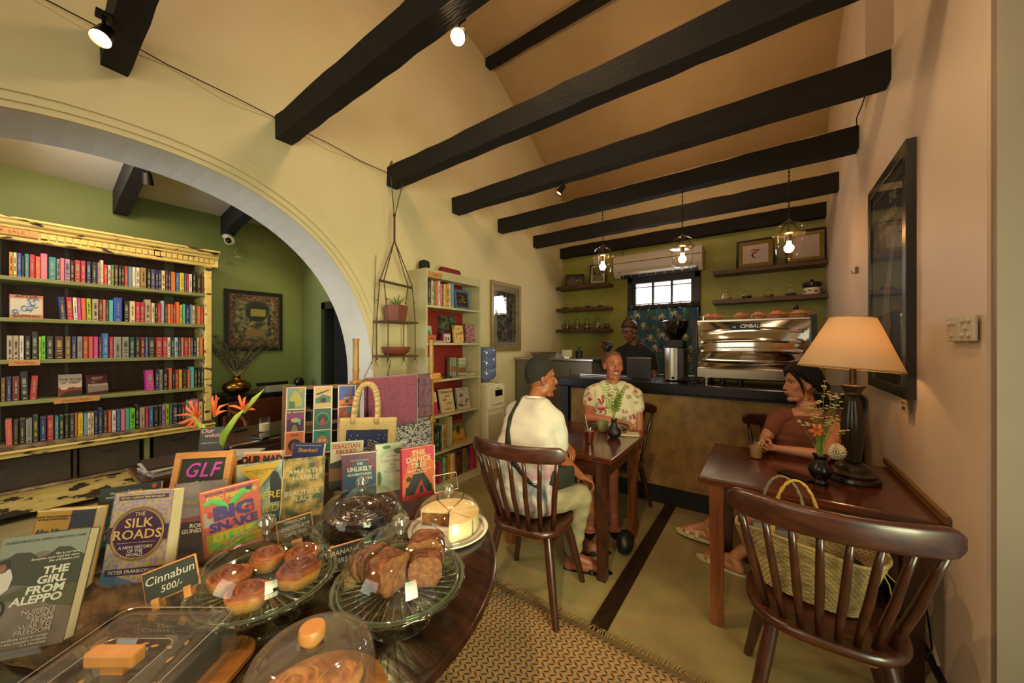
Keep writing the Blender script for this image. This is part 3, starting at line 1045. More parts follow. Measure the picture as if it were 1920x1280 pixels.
# ---- order screen, small things
t = T('order_terminal', 'small dark square order terminal seen from behind on the counter', 'terminal', (-1.03, 3.62, 1.08), .05)
b = B(); b.box((0, 0, .105), (.235, .03, .20), rx=.05, bev=.004); b.out('screen_back', M('terminal_grey', '2c2420', .45), t)
b = B(); b.box((0, .05, .006), (.16, .12, .012)); b.box((0, .03, .04), (.05, .02, .08)); b.out('stand', black, t)
b = B(); b.box((0, .0, .208), (.235, .03, .006)); b.out('top_edge', M('terminal_edge', '8a7460', .4), t)
t = T('steel_drip_mat', 'thin steel strip along the left counter end', 'mat', (-1.42, 3.82, 1.08)); b = B(); b.box((0, 0, .006), (.6, .2, .012), bev=.003); b.out('plate', steel, t)
t = T('cable_tangle', 'tangled black cables between grinder and espresso machine', 'cable', (-.56, 3.52, 1.085))
b = B()
rr = random.Random(5)
for k in range(4):
    b.tube([(rr.uniform(-.07, .07), rr.uniform(-.02, .06), rr.uniform(.004, .035)) for _ in range(6)], .006, 6)
b.out('cables', black, t)
for i, x in enumerate((-.42, -.30, -.17)):
    tt = T('steel_cup', ['steel cup under the left end of the espresso machine', 'black cup under the espresso machine, middle one', 'dark cup under the espresso machine, right one'][i], 'cup', (x, 3.54, 1.08), group='cups under the espresso machine'); b = B(); b.lathe([(.02, 0), (.024, .05), (.022, .05)], 14); b.out('bowl', steel if i == 0 else black, tt, auto=40)
# ================================================================== books
HUE = {'am': ('c08420', 'amber'), 'or': ('c8642c', 'orange'), 'co': ('c4503c', 'coral'), 'rd': ('a02820', 'red'), 'cr': ('a81c38', 'crimson'),
       'dr': ('5e1618', 'dark red'), 'mr': ('3c1416', 'maroon'), 'pk': ('c4607c', 'pink'), 'mg': ('b02a78', 'magenta'), 'li': ('9a78a4', 'lilac'),
       'pu': ('4a3a78', 'purple'), 'nv': ('1c2450', 'navy'), 'rb': ('2a3f96', 'royal blue'), 'bl': ('2e5c98', 'blue'), 'sb': ('5c7c98', 'steel blue'),
       'pb': ('94a8b8', 'pale blue'), 'tl': ('2a7884', 'teal'), 'tq': ('3ca4a0', 'turquoise'), 'dt': ('163c3c', 'dark teal'), 'gn': ('2c7850', 'green'),
       'dg': ('1e2c20', 'dark green'), 'lg': ('5cb030', 'lime green'), 'yg': ('98a828', 'yellow-green'), 'ol': ('5a5630', 'olive'), 'ye': ('c4a424', 'yellow'),
       'cm': ('c8b48c', 'cream'), 'wh': ('c8c0b0', 'white'), 'be': ('a08c74', 'beige'), 'gy': ('7c7870', 'grey'), 'dk': ('2e2a28', 'charcoal'),
       'bk': ('14120f', 'black'), 'br': ('4c2c1a', 'brown'), 'db': ('28180f', 'dark brown'), 'tn': ('8c6c40', 'tan'), 'gb': ('6a4c20', 'golden brown')}


def bookmat(c):
    return M('book_' + HUE[c][1].replace(' ', '_').replace('-', '_'), HUE[c][0], .45)


b = B()
a = .5
out = [(-a, -a), (a * .86, -a), (a, -a * .8), (a, a * .8), (a * .86, a), (-a, a)]
b.rings([[(x, y, 0) for x, y in out], [(x, y, 1) for x, y in out]], False, False)
b.mi = 1
b.rings([[(-a * .99, -a * .86, .99), (a * .86, -a * .86, .99), (a * .86, a * .86, .99), (-a * .99, a * .86, .99)], [(-a * .98, -a * .85, .991), (a * .85, -a * .85, .991), (a * .85, a * .85, .991), (-a * .98, a * .85, .991)]], True, True)
b.mi = 0
unit = b.out('book', [bookmat('bk'), paper])
BOOKMESH = unit.data
bpy.data.objects.remove(unit)
TM = []
TW = [.14, .22, .11, .18, .25, .13]
for k in range(6):
    rr = random.Random(k + 20)
    b = B()
    z = .16 + .06 * (k % 3)
    while z < .82:
        h = rr.uniform(.010, .022)
        wv = TW[k]
        if rr.random() < .86:
            b.quad((.506, -wv * rr.uniform(.8, 1), z), (.506, wv * rr.uniform(.7, 1), z), (.506, wv, z + h), (.506, -wv, z + h))
        z += h + (rr.uniform(.004, .008) if rr.random() < .85 else .05)
    b.quad((.506, -.2, .05), (.506, .2, .05), (.506, .2, .09), (.506, -.2, .09))
    o = b.out('title_lettering', wht)
    TM.append(o.data)
    bpy.data.objects.remove(o)
ORD = ['first', 'second', 'third', 'fourth', 'fifth', 'sixth', 'seventh', 'eighth', 'ninth', 'tenth', 'eleventh', 'twelfth', 'thirteenth', 'fourteenth', 'fifteenth', 'sixteenth', 'seventeenth', 'eighteenth', 'nineteenth', 'twentieth']
TENS = {20: 'twenty', 30: 'thirty', 40: 'fortieth', 50: 'fiftieth'}


def ordw(n):
    if n <= 20:
        return ORD[n - 1]
    t_, u_ = divmod(n, 10)
    ten = ['', '', 'twenty', 'thirty', 'forty', 'fifty'][t_]
    return (ten[:-1] + 'ieth') if u_ == 0 else ten + '-' + ORD[u_ - 1]


brnd = random.Random(11)


def book(y0, y1, z, h, c, xf, depth, label, group, tilt=0, face=1):
    """a book standing with its spine towards +x"""
    o = bpy.data.objects.new('book', BOOKMESH)
    COL.objects.link(o)
    o.material_slots[0].link = 'OBJECT'
    o.material_slots[0].material = bookmat(c)
    wv = (y1 - y0) * .97
    o.location = (xf - depth / 2 - brnd.uniform(0, .012), (y0 + y1) / 2, z)
    o.scale = (depth, wv, h)
    if tilt:
        o.rotation_euler = (tilt, 0, 0)
        o.location.z += abs(math.sin(tilt)) * wv / 2
    tag(o, label, 'book', group)
    if wv > .012:
        t = bpy.data.objects.new('title_lettering', TM[brnd.randrange(6)])
        COL.objects.link(t)
        t.parent = o
        t.material_slots[0].link = 'OBJECT'
        light_ = c in ('am', 'ye', 'cm', 'wh', 'be', 'pb', 'yg', 'lg', 'gy', 'tn', 'li')
        t.material_slots[0].material = (blk if brnd.random() < .7 else MC['book_dark_red'] if 'book_dark_red' in MC else blk) if light_ else (spp if brnd.random() < .65 else M('gilt_print', 'b08c3c', .5))
    return o


def y_at(u, x):
    """where the sight line through a measured photo column meets the plane x"""
    k = (u - 960) / 662
    r = FW + RT * k
    return r.y * x / r.x


# ------------------------------------------------------------------ big old bookcase in the book room
chip = bpy.data.materials.new('chipped_cream_paint')
chip.use_nodes = True
N, L = chip.node_tree.nodes, chip.node_tree.links
tc = N.new('ShaderNodeTexCoord')
n1 = N.new('ShaderNodeTexNoise'); n1.inputs['Scale'].default_value = 16; n1.inputs['Detail'].default_value = 6
mp = N.new('ShaderNodeMapping'); mp.inputs['Scale'].default_value = (1, .45, 1.6)
L.new(tc.outputs['Object'], mp.inputs[0]); L.new(mp.outputs[0], n1.inputs[0])
cr = N.new('ShaderNodeValToRGB')
e = cr.color_ramp.elements
e[0].position = .38; e[0].color = lin('2c1a0e'); e[1].position = .41; e[1].color = lin('c0a45c')
x_ = e.new(.7); x_.color = lin('cfb46c')
L.new(n1.outputs['Fac'], cr.inputs[0]); L.new(cr.outputs[0], N['Principled BSDF'].inputs['Base Color'])
N['Principled BSDF'].inputs['Roughness'].default_value = .6
bp = N.new('ShaderNodeBump'); bp.inputs['Strength'].default_value = .4; bp.inputs['Distance'].default_value = .004
L.new(cr.outputs[0], bp.inputs['Height']); L.new(bp.outputs[0], N['Principled BSDF'].inputs['Normal'])
MC['chip'] = chip
chip2 = chip.copy(); chip2.name = 'heavily_chipped_paint'
e = [n for n in chip2.node_tree.nodes if n.type == 'VALTORGB'][0].color_ramp.elements
e[0].position = .43; e[1].position = .455
darkback = M('dark_stained_boards', '34190a', .75, col2='452412', ns=4, st=(8, 8, 1))
sage = M('sage_shelf_paint', '7a7a48', .5, col2='6a6a3c', ns=5)
XF, XBK = -4.85, -5.28
Y0, Y1 = -1.0, 1.207
t = T('antique_bookcase', 'tall antique bookcase with chipped cream cornice and side, full of books', 'bookcase', (0, 0, 0))
b = B(); b.box((XBK + .01, (Y0 + Y1) / 2, 1.25), (.02, Y1 - Y0, 2.3)); b.out('back_board', darkback, t)
for yy, nm in ((Y1 - .027, 'side_panel'), (Y0 + .027, 'side_panel')):
    b = B(); b.box(((XF + XBK) / 2, yy, 1.2), (XF - XBK, .054, 2.3), bev=.006); b.out(nm, chip, t)
b = B(); b.box((-5.2, .93, 1.3), (.03, .075, 2.0)); b.box((-5.22, .25, 1.3), (.02, .02, 2.0)); b.box((-5.22, -.1, 1.3), (.02, .02, 2.0)); b.out('back_batten', M('green_grey_batten', '3c3a20', .6), t)
SH = [1.965, 1.635, 1.298, .968]
for z in SH:
    b = B(); b.box(((XF + XBK) / 2, (Y0 + Y1) / 2, z - .016), (XF - XBK - .01, Y1 - Y0 - .1, .032), bev=.004); b.out('shelf_board', sage, t)
b = B()
b.box((XF - .18, (Y0 + Y1) / 2, .60), (.44, Y1 - Y0 + .02, .03), bev=.006)
b.out('ledge_top', M('worn_ledge', '4c3420', .5, col2='7a6440', ns=14, ramp=(.45, .6)), t)
b = B()
b.rings([[(XF + .045, Y0, .585), (XF + .05, Y0, .57), (XF + .03, Y0, .55), (XF + .035, Y0, .53), (XF + .0, Y0, .52), (XF - .1, Y0, .52), (XF - .1, Y0, .585)],
         [(XF + .045, Y1 + .02, .585), (XF + .05, Y1 + .02, .57), (XF + .03, Y1 + .02, .55), (XF + .035, Y1 + .02, .53), (XF + .0, Y1 + .02, .52), (XF - .1, Y1 + .02, .52), (XF - .1, Y1 + .02, .585)]])
b.out('ledge_moulding', chip, t)
# cornice
pf = [(-.05, 2.255), (.012, 2.255), (.016, 2.275), (.012, 2.285), (.012, 2.335), (.03, 2.345), (.035, 2.36), (.06, 2.375), (.07, 2.395), (.085, 2.405), (.085, 2.42), (-.05, 2.42)]
b = B(); b.rings([[(XF + x, Y0 - .03, z) for x, z in pf], [(XF + x, Y1 + .05, z) for x, z in pf]]); b.box(((XF + XBK) / 2 - .02, (Y0 + Y1) / 2, 2.39), (.36, Y1 - Y0, .05)); b.out('cornice', chip, t)
b = B(); b.box((0, 0, 0), (.016, .034, .042), bev=.002); o = b.out('dentil', chip, t); dm = o.data
yy = .12
o.location = (XF + .02, .115, 2.311)
while yy < Y1 - .01:
    yy += .0415
    d = bpy.data.objects.new('dentil', dm); COL.objects.link(d); d.parent = t
    d.location = (XF + .02 + brnd.uniform(-.002, .002), yy, 2.311 + brnd.uniform(-.001, .001))
b = B(); b.box((XF + .03, -.04, 2.312), (.008, .26, .05)); sg = b.out('sign_plate', tanw, t)
text('FOR SALE', .036, (XF + .0345, -.06, 2.311), M('engraved_brown', '6a3c1c', .7), t, 'sign_lettering', rot=(PI / 2, 0, PI / 2), sp=1.1)
b = B()
b.box((XF - .02, (Y0 + Y1) / 2, .155), (.05, Y1 - Y0, .2), bev=.006)
b.out('base_board', chip2, t)
b = B(); b.rings([[(XF + .02, Y0, .262), (XF + .03, Y0, .25), (XF + .01, Y0, .24), (XF - .3, Y0, .24), (XF - .3, Y0, .262)], [(XF + .02, Y1, .262), (XF + .03, Y1, .25), (XF + .01, Y1, .24), (XF - .3, Y1, .24), (XF - .3, Y1, .262)]]); b.out('base_ledge', M('worn_ledge'), t)
for yy in (y_at(141, XF), y_at(276, XF), -.55):
    b = B(); b.box((XF - .2, yy, .39), (.4, .02 if yy < .5 else .035, .27)); b.out('divider', MC['dark_stained_boards'] if yy < .5 else sage, t)
boxm = M('brown_grey_box_card', '33261a', .7, col2='3c2e20', ns=30)
for i, (u0, u1, lb) in enumerate([(-120, 138, 'large brown storage box in the lower left of the antique bookcase'), (145, 266, 'brown storage box in the middle under the bottom book row'), (286, 400, 'brown storage box at the right end under the bottom book row')]):
    ya, yb = (y_at(u0, XF) if u0 > 0 else -.52), min(y_at(u1, XF), 1.13)
    tt = T('storage_box', lb, 'storage box', (XF - .17, (ya + yb) / 2, .262), group='brown boxes under the bookshelves')
    b = B(); b.box((0, 0, .125), (.3, yb - ya - .02, .25), bev=.008); b.out('box_body', boxm, tt)
    b = B()
    pts = [(math.cos(a) * .07, .205 + math.sin(a) * .03) for a in [PI + i_ * PI / 10 for i_ in range(11)]]
    b.prism([(p[0], p[1]) for p in pts], .149, .153, 'x'); b.out('handle_hole', blk, tt)
# shelf labels
for (u0, u1, z, s) in ((16, 75, 1.275, 'Mysteries'), (101, 187, .945, 'Literary Fiction')):
    ya, yb = y_at(u0, XF), y_at(u1, XF)
    b = B(); b.box((XF + .006, (ya + yb) / 2, z), (.008, yb - ya, .045)); b.out('shelf_label', tanw, t)
    text(s, .026, (XF + .0105, (ya + yb) / 2, z), MC['engraved_brown'], t, 'label_lettering', rot=(PI / 2, 0, PI / 2))

SHELVES = [
    ('top', 1.965, 'shelf of the antique bookcase', [
        (17, 24.5, 'am', 1), (24.5, 31.7, 'cm', 1), (31.7, 40.5, 'rb', 1), (40.5, 45.7, 'bk', .9), (45.7, 54.7, 'tl', 1), (54.7, 66, 'cr', 1), (66, 76, 'co', .95), (76, 89.5, 'pk', 1.1), (90.5, 106, 'tl', 1), (106, 112.5, 'gy', .95),
        (112.5, 121, 'pk', 1), (121, 132, 'li', 1), (132, 139.5, 'db', .95), (140, 151.7, 'rd', 1), (151.7, 161, 'cr', 1), (162, 171, 'nv', 1), (171.5, 182.5, 'bk', 1), (183, 188, 'li', 1), (188, 194.5, 'cm', 1.13), (194.7, 202, 'cr', .95),
        (202.5, 208, 'wh', .95), (208, 214, 'gn', .98), (214.5, 222, 'br', 1), (222.5, 228, 'bk', 1), (228, 233.5, 'bk', 1), (233.5, 240.5, 'rd', 1), (240.7, 248, 'sb', 1), (248, 255, 'wh', 1), (255.5, 262.5, 'wh', 1), (263.5, 275, 'tn', 1.02), (276, 283, 'dg', 1),
        (283.5, 291.5, 'pu', 1), (292, 297, 'nv', 1), (297, 302.5, 'nv', 1), (303, 310, 'cm', 1), (310.5, 315.5, 'br', 1.04), (315.5, 320, 'nv', .98), (320.5, 329.5, 'or', 1), (330, 337, 'bl', .98), (337.5, 345.5, 'ye', 1), (346, 350, 'tl', 1),
        (350, 354, 'cr', 1), (354.2, 360.5, 'wh', 1), (360.7, 369, 'bk', 1.15), (369.2, 378, 'dk', 1), (378, 382.5, 'br', .98), (382.5, 386.5, 'rd', .95)]),
    ('second', 1.635, 'shelf of the antique bookcase', [
        (112.5, 125.7, 'nv', 1, .06), (125.7, 138, 'cr', 1, .04), (138.2, 146.5, 'wh', 1, .03), (146.5, 153, 'mg', 1, .03), (153, 162.5, 'co', 1, .03), (162, 172, 'yg', 1, .02), (172.5, 185.5, 'be', 1), (185.5, 192.5, 'dr', 1), (192.5, 198.7, 'or', 1), (198.7, 204, 'dk', 1),
        (204.5, 213, 'tq', 1), (213.5, 230, 'rb', 1.13), (232.5, 242.5, 'bk', 1), (243.2, 254.5, 'cm', 1.02), (254.5, 263, 'cr', 1), (263, 271.5, 'cr', 1), (272, 284, 'be', 1.15), (284.5, 290.5, 'cm', 1), (291, 295, 'bk', 1), (295, 302.5, 'cr', 1), (303, 308.5, 'pb', 1.15),
        (309.5, 313.5, 'br', 1), (314, 320.5, 'or', 1), (320.7, 325, 'co', 1), (325, 330.5, 'rd', 1), (331, 336.5, 'or', 1.14), (337, 342.5, 'ye', 1), (343, 348, 'tq', 1.06), (348.5, 356.5, 'nv', 1), (357, 361, 'sb', 1.05), (361.2, 365.5, 'cm', 1), (366, 370, 'ol', 1),
        (370.5, 376.5, 'or', 1), (376.7, 382, 'rd', 1), (382.5, 386.3, 'gy', 1.1)]),
    ('third', 1.298, 'shelf of the antique bookcase', [
        (12.5, 24.5, 'be', 1), (24.5, 35.5, 'be', 1), (35.5, 45, 'wh', 1), (46, 58, 'bk', 1), (58.5, 72, 'bk', 1.18), (72.5, 78, 'yg', .97), (78, 85.7, 'lg', 1), (86.7, 101, 'dk', 1), (102, 120.5, 'mr', 1), (121.5, 133.5, 'gb', 1), (134, 144, 'nv', 1),
        (145, 155.5, 'gy', 1), (156, 165.5, 'rd', 1), (165.5, 175, 'co', 1), (175.5, 185, 'mg', 1), (185.5, 192, 'mr', 1), (192, 204, 'bl', 1.15), (205, 212.5, 'cr', 1), (213, 228.5, 'gy', 1), (229, 242.5, 'gy', 1), (243, 253.5, 'dt', 1), (254, 263.7, 'db', 1),
        (263.7, 272.5, 'dr', 1), (273, 278, 'bl', 1), (278.5, 291, 'db', 1), (292, 305.5, 'rd', 1), (305.5, 314, 'cr', 1), (314, 320.5, 'wh', 1), (321, 327.5, 'dg', 1), (328, 334, 'pb', 1), (334.5, 339.5, 'dk', 1), (340, 344.5, 'pk', 1), (345, 353.5, 'rd', 1),
        (354, 357.5, 'or', 1), (358, 362.5, 'bl', 1), (363, 369.5, 'bk', 1), (370, 373.7, 'cm', 1), (374, 381.5, 'or', 1)]),
    ('fourth', .968, 'shelf of the antique bookcase', [
        (-8, 0, 'dr', 1), (0.5, 10.5, 'gb', .97), (11, 22, 'nv', 1), (22.5, 37.5, 'dr', 1), (38, 55, 'bk', 1.18, .02), (55.5, 69, 'rd', 1, -.05),
        (276.3, 291.5, 'mg', 1.03, .05), (291.5, 298.7, 'nv', 1), (299, 305.5, 'gy', 1.04), (306, 315.5, 'bk', 1.04), (316.5, 323.5, 'co', 1.1), (324, 328.3, 'bk', .95), (328.7, 336, 'rd', 1), (336.5, 342, 'ye', 1), (342.5, 351.3, 'mr', 1.03), (351.7, 357, 'co', 1),
        (357.5, 364.5, 'tq', 1.12), (365, 370, 'dk', 1), (370.5, 377, 'bk', 1.05), (377, 383, 'dk', 1.05)]),
    ('bottom', .617, 'shelf of the antique bookcase', [
        (11, 24.5, 'co', 1.05, .02), (24.5, 35, 'dk', 1), (35.5, 48, 'bk', 1.02), (48, 61, 'gy', 1), (60, 72.5, 'dg', 1.12), (74.5, 87.5, 'nv', 1.02), (88, 101.5, 'cr', 1.02), (102.5, 110.5, 'tl', 1), (111, 120, 'dg', 1), (120.5, 130, 'bk', 1), (130.5, 140, 'dk', 1), (140.5, 145.5, 'or', 1.02),
        (146, 156.3, 'ye', 1.02), (156.7, 164, 'sb', 1), (164.2, 170.5, 'cm', 1), (170.7, 176.5, 'cm', 1), (177, 184, 'nv', 1), (183.5, 193.3, 'nv', 1.15), (194, 202, 'br', 1), (202.5, 209.5, 'co', 1), (210.5, 218, 'wh', 1), (218.5, 226.5, 'bl', 1), (227, 234.5, 'pk', 1), (235, 243.5, 'tq', 1),
        (244, 254, 'lg', 1), (253.5, 261.5, 'bk', 1.13), (262.2, 272.5, 'be', 1), (273, 279, 'cr', 1), (279.5, 288, 'bl', 1), (288.2, 297.5, 'bk', 1), (298, 304, 'dk', 1), (304.5, 310.5, 'li', 1), (311, 317.5, 'yg', 1.04), (317.5, 323, 'gn', 1.04), (323.5, 334, 'nv', 1.02), (334.5, 340, 'bk', 1), (340.5, 347.5, 'dr', 1), (348, 354.5, 'gy', 1), (355, 363.5, 'wh', 1.1), (363.7, 372.5, 'pk', 1.15), (373, 381, 'cm', 1)]),
]
for nm, z, _, L_ in SHELVES:
    xf = XF - .035
    prev = None
    for i, e_ in enumerate(L_):
        u0, u1, c, hf = e_[:4]
        tl = e_[4] if len(e_) > 4 else 0
        ya, yb = y_at(u0, xf), y_at(u1, xf)
        if prev is not None:
            ya = max(ya, prev + .0005)
        prev = yb
        wv = yb - ya
        sz = 'tall' if hf >= 1.1 else 'thick' if wv > .047 else 'slim' if wv < .028 else 'medium-thick'
        book(ya, yb, z, .195 * hf, c, xf, .125, f'{sz} {HUE[c][1]} book, {ordw(i + 1)} from the left on the {nm} bookcase shelf', f'books on the {nm} shelf of the antique bookcase', tl)


# ------------------------------------------------------------------ books seen from the front
def dim(h):
    return ''.join('%02x' % int(int(h[i:i + 2], 16) * .87) for i in (0, 2, 4))


def cover(name, lb, pos, yaw, lean, w, h, th, col, roll=0, cat='book', group=None, pages=True, mat=None):
    """book showing its cover; local: x across, -y the cover side, z up, origin bottom centre"""
    t = T(name, lb, cat, pos, group=group)
    t.rotation_mode = 'QUATERNION'
    R = Matrix.Rotation(yaw, 3, 'Z') @ Matrix.Rotation(-lean, 3, 'X') @ Matrix.Rotation(roll, 3, 'Y')
    t.rotation_quaternion = R.to_quaternion()
    cm_ = mat or M('cover_' + col, dim(col), .55)
    b = B(); b.box((0, .0008, h / 2), (w, .0016, h)); b.box((0, th, h / 2), (w, .0016, h)); b.box((-w / 2 + .001, th / 2, h / 2), (.002, th, h)); b.out('cover', cm_, t)
    if pages:
        b = B(); b.box((.001, th / 2, h / 2), (w - .004, th - .0034, h - .005)); b.out('page_block', paper, t)
    return t


def flat(t, name, col, poly, y=-.0006, mat=None, th=.0004):
    b = B()
    for p in (poly if isinstance(poly[0][0], (tuple, list)) else [poly]):
        b.prism(p, y, y + th)
    return b.out(name, mat or M('art_' + col, dim(col), .55), t)


def disc(cx_, cz_, rx, rz=None, n=28):
    rz = rz or rx
    return [(cx_ + rx * math.cos(2 * PI * k / n), cz_ + rz * math.sin(2 * PI * k / n)) for k in range(n)]


def rect(x0, z0, x1, z1):
    return [(x0, z0), (x1, z0), (x1, z1), (x0, z1)]


def tx(t, s, size, x, z, col='b8b09c', bold=0, y=-.0012, **k):
    return text(s, size, (x, y, z), M('ink_' + col, dim(col), .5), t, 'cover_lettering', bold, **k)


t = cover('book', 'face-out book titled After Sappho with pale blue swirls, second shelf', (-4.93, y_at(50, -4.9), 1.638), PI / 2, .12, .165, .192, .022, 'c4785c')
flat(t, 'picture_panel', 'cfc4ae', rect(-.078, .03, .078, .162))
b = B()
rr = random.Random(2)
for k in range(11):
    x0, z0 = rr.uniform(-.06, .05), rr.uniform(.045, .15)
    b.tube([(x0 + .02 * math.cos(a * .9 + k) * (1 - a * .1), -.0015, z0 + .014 * math.sin(a * .9 + k)) for a in range(6)], [.001, .0035, .005, .005, .0035, .001], 4)
b.out('swirls', M('swirl_blue', '5a7aa8', .5), t)
tx(t, 'AFTER', .03, 0, .177, '5a2a1c', .02, sx=1.35); tx(t, 'SAPPHO', .028, 0, .015, '5a2a1c', .02, sx=1.3)
t = cover('book', 'face-out cream book titled The Rose of Tibet, fourth shelf', (-4.93, y_at(133, -4.9), .972), PI / 2 + .05, .12, .13, .19, .022, 'cfb8a8')
flat(t, 'red_hills', '8a2a1e', [(-.065, .0), (.065, .0), (.065, .075), (.04, .07), (.01, .08), (-.03, .066), (-.065, .078)])
flat(t, 'dark_valley', '2c100e', [(-.06, .0), (.065, .0), (.065, .04), (.02, .05), (-.03, .035)], y=-.001)
flat(t, 'roundel', 'd8cabc', disc(-.035, .07, .02, .014), y=-.0014)
tx(t, 'THE ROSE\nOF TIBET', .027, 0, .13, '3a1814', .02, ls=.95)
t = cover('book', 'face-out dark red book titled The Passenger leaning on the fourth shelf', (-4.93, y_at(186, -4.9), .972), PI / 2 + .3, .15, .13, .18, .022, '5a2a2c')
flat(t, 'pale_band', '9a8a80', [(-.065, .02), (.065, .03), (.065, .09), (-.065, .075)])
flat(t, 'car_shape', 'a07a74', [(-.03, .13), (.03, .135), (.04, .16), (-.04, .158)])
tx(t, 'PASSENGER', .024, 0, .085, 'e0d6cc', .03); tx(t, 'THE', .013, -.03, .11, 'e0d6cc', .01)

# ------------------------------------------------------------------ things in the book room
TREE = None


def oldprint(t, w, h):
    b = B(); b.box((0, -.011, h * .5), (w * .82, .001, h * .84)); b.out('ornate_border', M('ornate_print', '6e4a34', .7, col2='2c2418', ns=45, nd=6, ramp=(.42, .55)), t)
    b = B(); b.box((0, -.012, h * .52), (w * .66, .001, h * .62)); b.out('engraved_scene', M('engraved_scene', '1c2018', .7, col2='7c7450', ns=22, nd=8, ramp=(.4, .68)), t)
    flat(t, 'dark_arch', '141c18', disc(.02, h * .66, w * .2, h * .17), y=-.0135)
    flat(t, 'yellow_banner', '8c8234', rect(-.05, h * .58, .115, h * .70), y=-.0145)
    flat(t, 'lower_panel', '7a6034', rect(-.10, h * .24, .10, h * .36), y=-.0145)
    text('...', .02, (.03, -.0155, h * .64), blk, t, 'banner_lettering')
    flat(t, 'dark_figure', '10110e', [(.14, h * .42), (.17, h * .42), (.165, h * .55), (.18, h * .6), (.15, h * .62), (.14, h * .55)], y=-.0145)


pic('framed_poster', 'black-framed old engraved poster with a yellow banner on the dark green wall', 'picture', (-5.285, 1.745, 1.34), .63, .76, PI / 2, 0, MC['black_frame'], .045, M('old_mount', '4a3a2a', .7), oldprint)
# console and its load
t = T('black_console', 'black lacquered writing console with gilt lines against the green wall', 'console', (-5.02, 1.78, 0))
b = B(); b.box((0, .04, .84), (.5, 1.0, .03), bev=.004); b.out('top', blackgl, t)
b = B(); b.box((-.02, .04, .74), (.44, .95, .17)); b.out('drawer_case', M('black_lacquer', '0d0a08', .25), t)
b = B()
for z, y0, y1 in ((.80, -.28, .02), (.80, .08, .2), (.70, -.4, .45), (.78, .3, .45)):
    b.box((.202, (y0 + y1) / 2, z), (.004, y1 - y0, .007))
b.out('gilt_line', M('copper_line', '6a3414', .4, metal=.4), t)
for y in (-.40, .48):
    for x in (-.18, .18):
        b = B(); b.tube([(x, y, .66), (x, y, 0)], [.028, .018], 10); b.out('leg', M('black_lacquer'), t)
t = T('brass_vase', 'squat round brass vase holding dark feathers on the console', 'vase', (-4.92, 1.45, .856))
b = B(); b.lathe([(.05, 0), (.085, .012), (.125, .05), (.135, .085), (.12, .12), (.075, .15), (.038, .162), (.030, .18), (.034, .205), (.042, .212), (.036, .21), (.026, .19)], 32, cap1=False); b.out('body', brass, t, smooth=True)
t = T('feathers', 'spray of long dark peacock feathers standing in the brass vase', 'feathers', (-4.92, 1.45, 1.03))
b, b2 = B(), B()
rr = random.Random(9)
for k, (dy, h, cv) in enumerate([(-.30, .48, 0), (-.24, .36, 0), (-.12, .42, 0), (-.02, .34, .02), (.10, .36, .05), (.18, .42, .12), (.27, .40, .1), (-.18, .5, -.03)]):
    pts = [Vector((.02 * s_, dy * s_ ** 1.2 + cv * s_ ** 2, h * s_ * (1 - .15 * s_ * abs(dy)))) for s_ in [i / 8 for i in range(9)]]
    b.tube(pts, [.004, .0035, .003, .003, .002, .002, .002, .0015, .001], 5)
    for i in range(3, 9):
        for q in range(7):
            p = pts[i - 1].lerp(pts[i], q / 7)
            for sd in (-1, 1):
                e_ = p + Vector((rr.uniform(-.02, .02), sd * rr.uniform(.02, .05), rr.uniform(.0, .035)))
                b2.quad(p, p + Vector((0, .0, .009)), e_, e_ - Vector((0, 0, .0006)))
b.out('quills', M('quill', '7c6a48', .5), t)
o = b2.out('barbs', M('dark_barbs', '16170c', .7), t); o['kind'] = 'stuff'
t = T('typewriter', 'pale portable typewriter with rows of keys on the console', 'typewriter', (-4.93, 1.86, .856), PI / 2)
b = B(); b.prism([(-.15, 0), (.15, 0), (.15, .025), (.02, .055), (-.15, .07)][::1], -.15, .15, 'x'); b.m = Matrix(); b.out('casing', M('typewriter_dark', '827e72', .4), t)
b = B()
for r_ in range(4):
    for k in range(11):
        b.lathe([(.0085, 0), (.0085, .006)], 8, c=(-.12 + k * .024 + r_ * .004, -.12 + r_ * .026, .03 + r_ * .010))
o = b.out('keys', M('pale_keys', 'b0ac98', .4), t)
b = B(); b.tube([(-.17, .12, .075), (.17, .12, .075)], .02, 12); b.out('platen', blackgl, t)
t = T('round_camera', 'round black camera-like object at the right end of the console', 'camera', (-4.93, 2.12, .856), PI / 2)
b = B(); b.ell((0, 0, .075), (.06, .055, .07), 20); b.out('body', blackgl, t, smooth=True)
b = B(); b.lathe([(.03, 0), (.032, .03), (.02, .032)], 16); b.m = Matrix(); o = b.out('lens', iron, t, auto=40); o.rotation_euler = (PI / 2, 0, 0); o.location = (0, -.04, .075)
# wooden armchair arm in front of the console
t = T('wooden_armchair', 'wooden armchair with curved reddish arm before the console', 'armchair', (-4.45, 1.62, 0), PI / 2 + .1)
ach = M('armchair_wood', '4a2010', .3, coat=.3)
b = B(); b.tube([(-.36, -.30, .56), (-.33, -.18, .66), (-.30, 0, .70), (-.30, .22, .72)], [.014, .02, .022, .018], 10, sx=.7); b.out('arm', ach, t)
b = B(); b.tube([(.36, -.30, .56), (.33, -.18, .66), (.30, 0, .70), (.30, .22, .72)], [.014, .02, .022, .018], 10, sx=.7); b.out('arm', ach, t)
for x in (-.33, .33):
    for y in (-.25, .24):
        b = B(); b.tube([(x, y, 0), (x, y, .66)], .02, 8); b.out('leg', ach, t)
b = B(); b.box((0, 0, .42), (.64, .52, .05), bev=.01); b.out('seat', ach, t)
b = B(); b.box((0, .25, .62), (.6, .025, .36), bev=.01); b.out('backrest', ach, t)
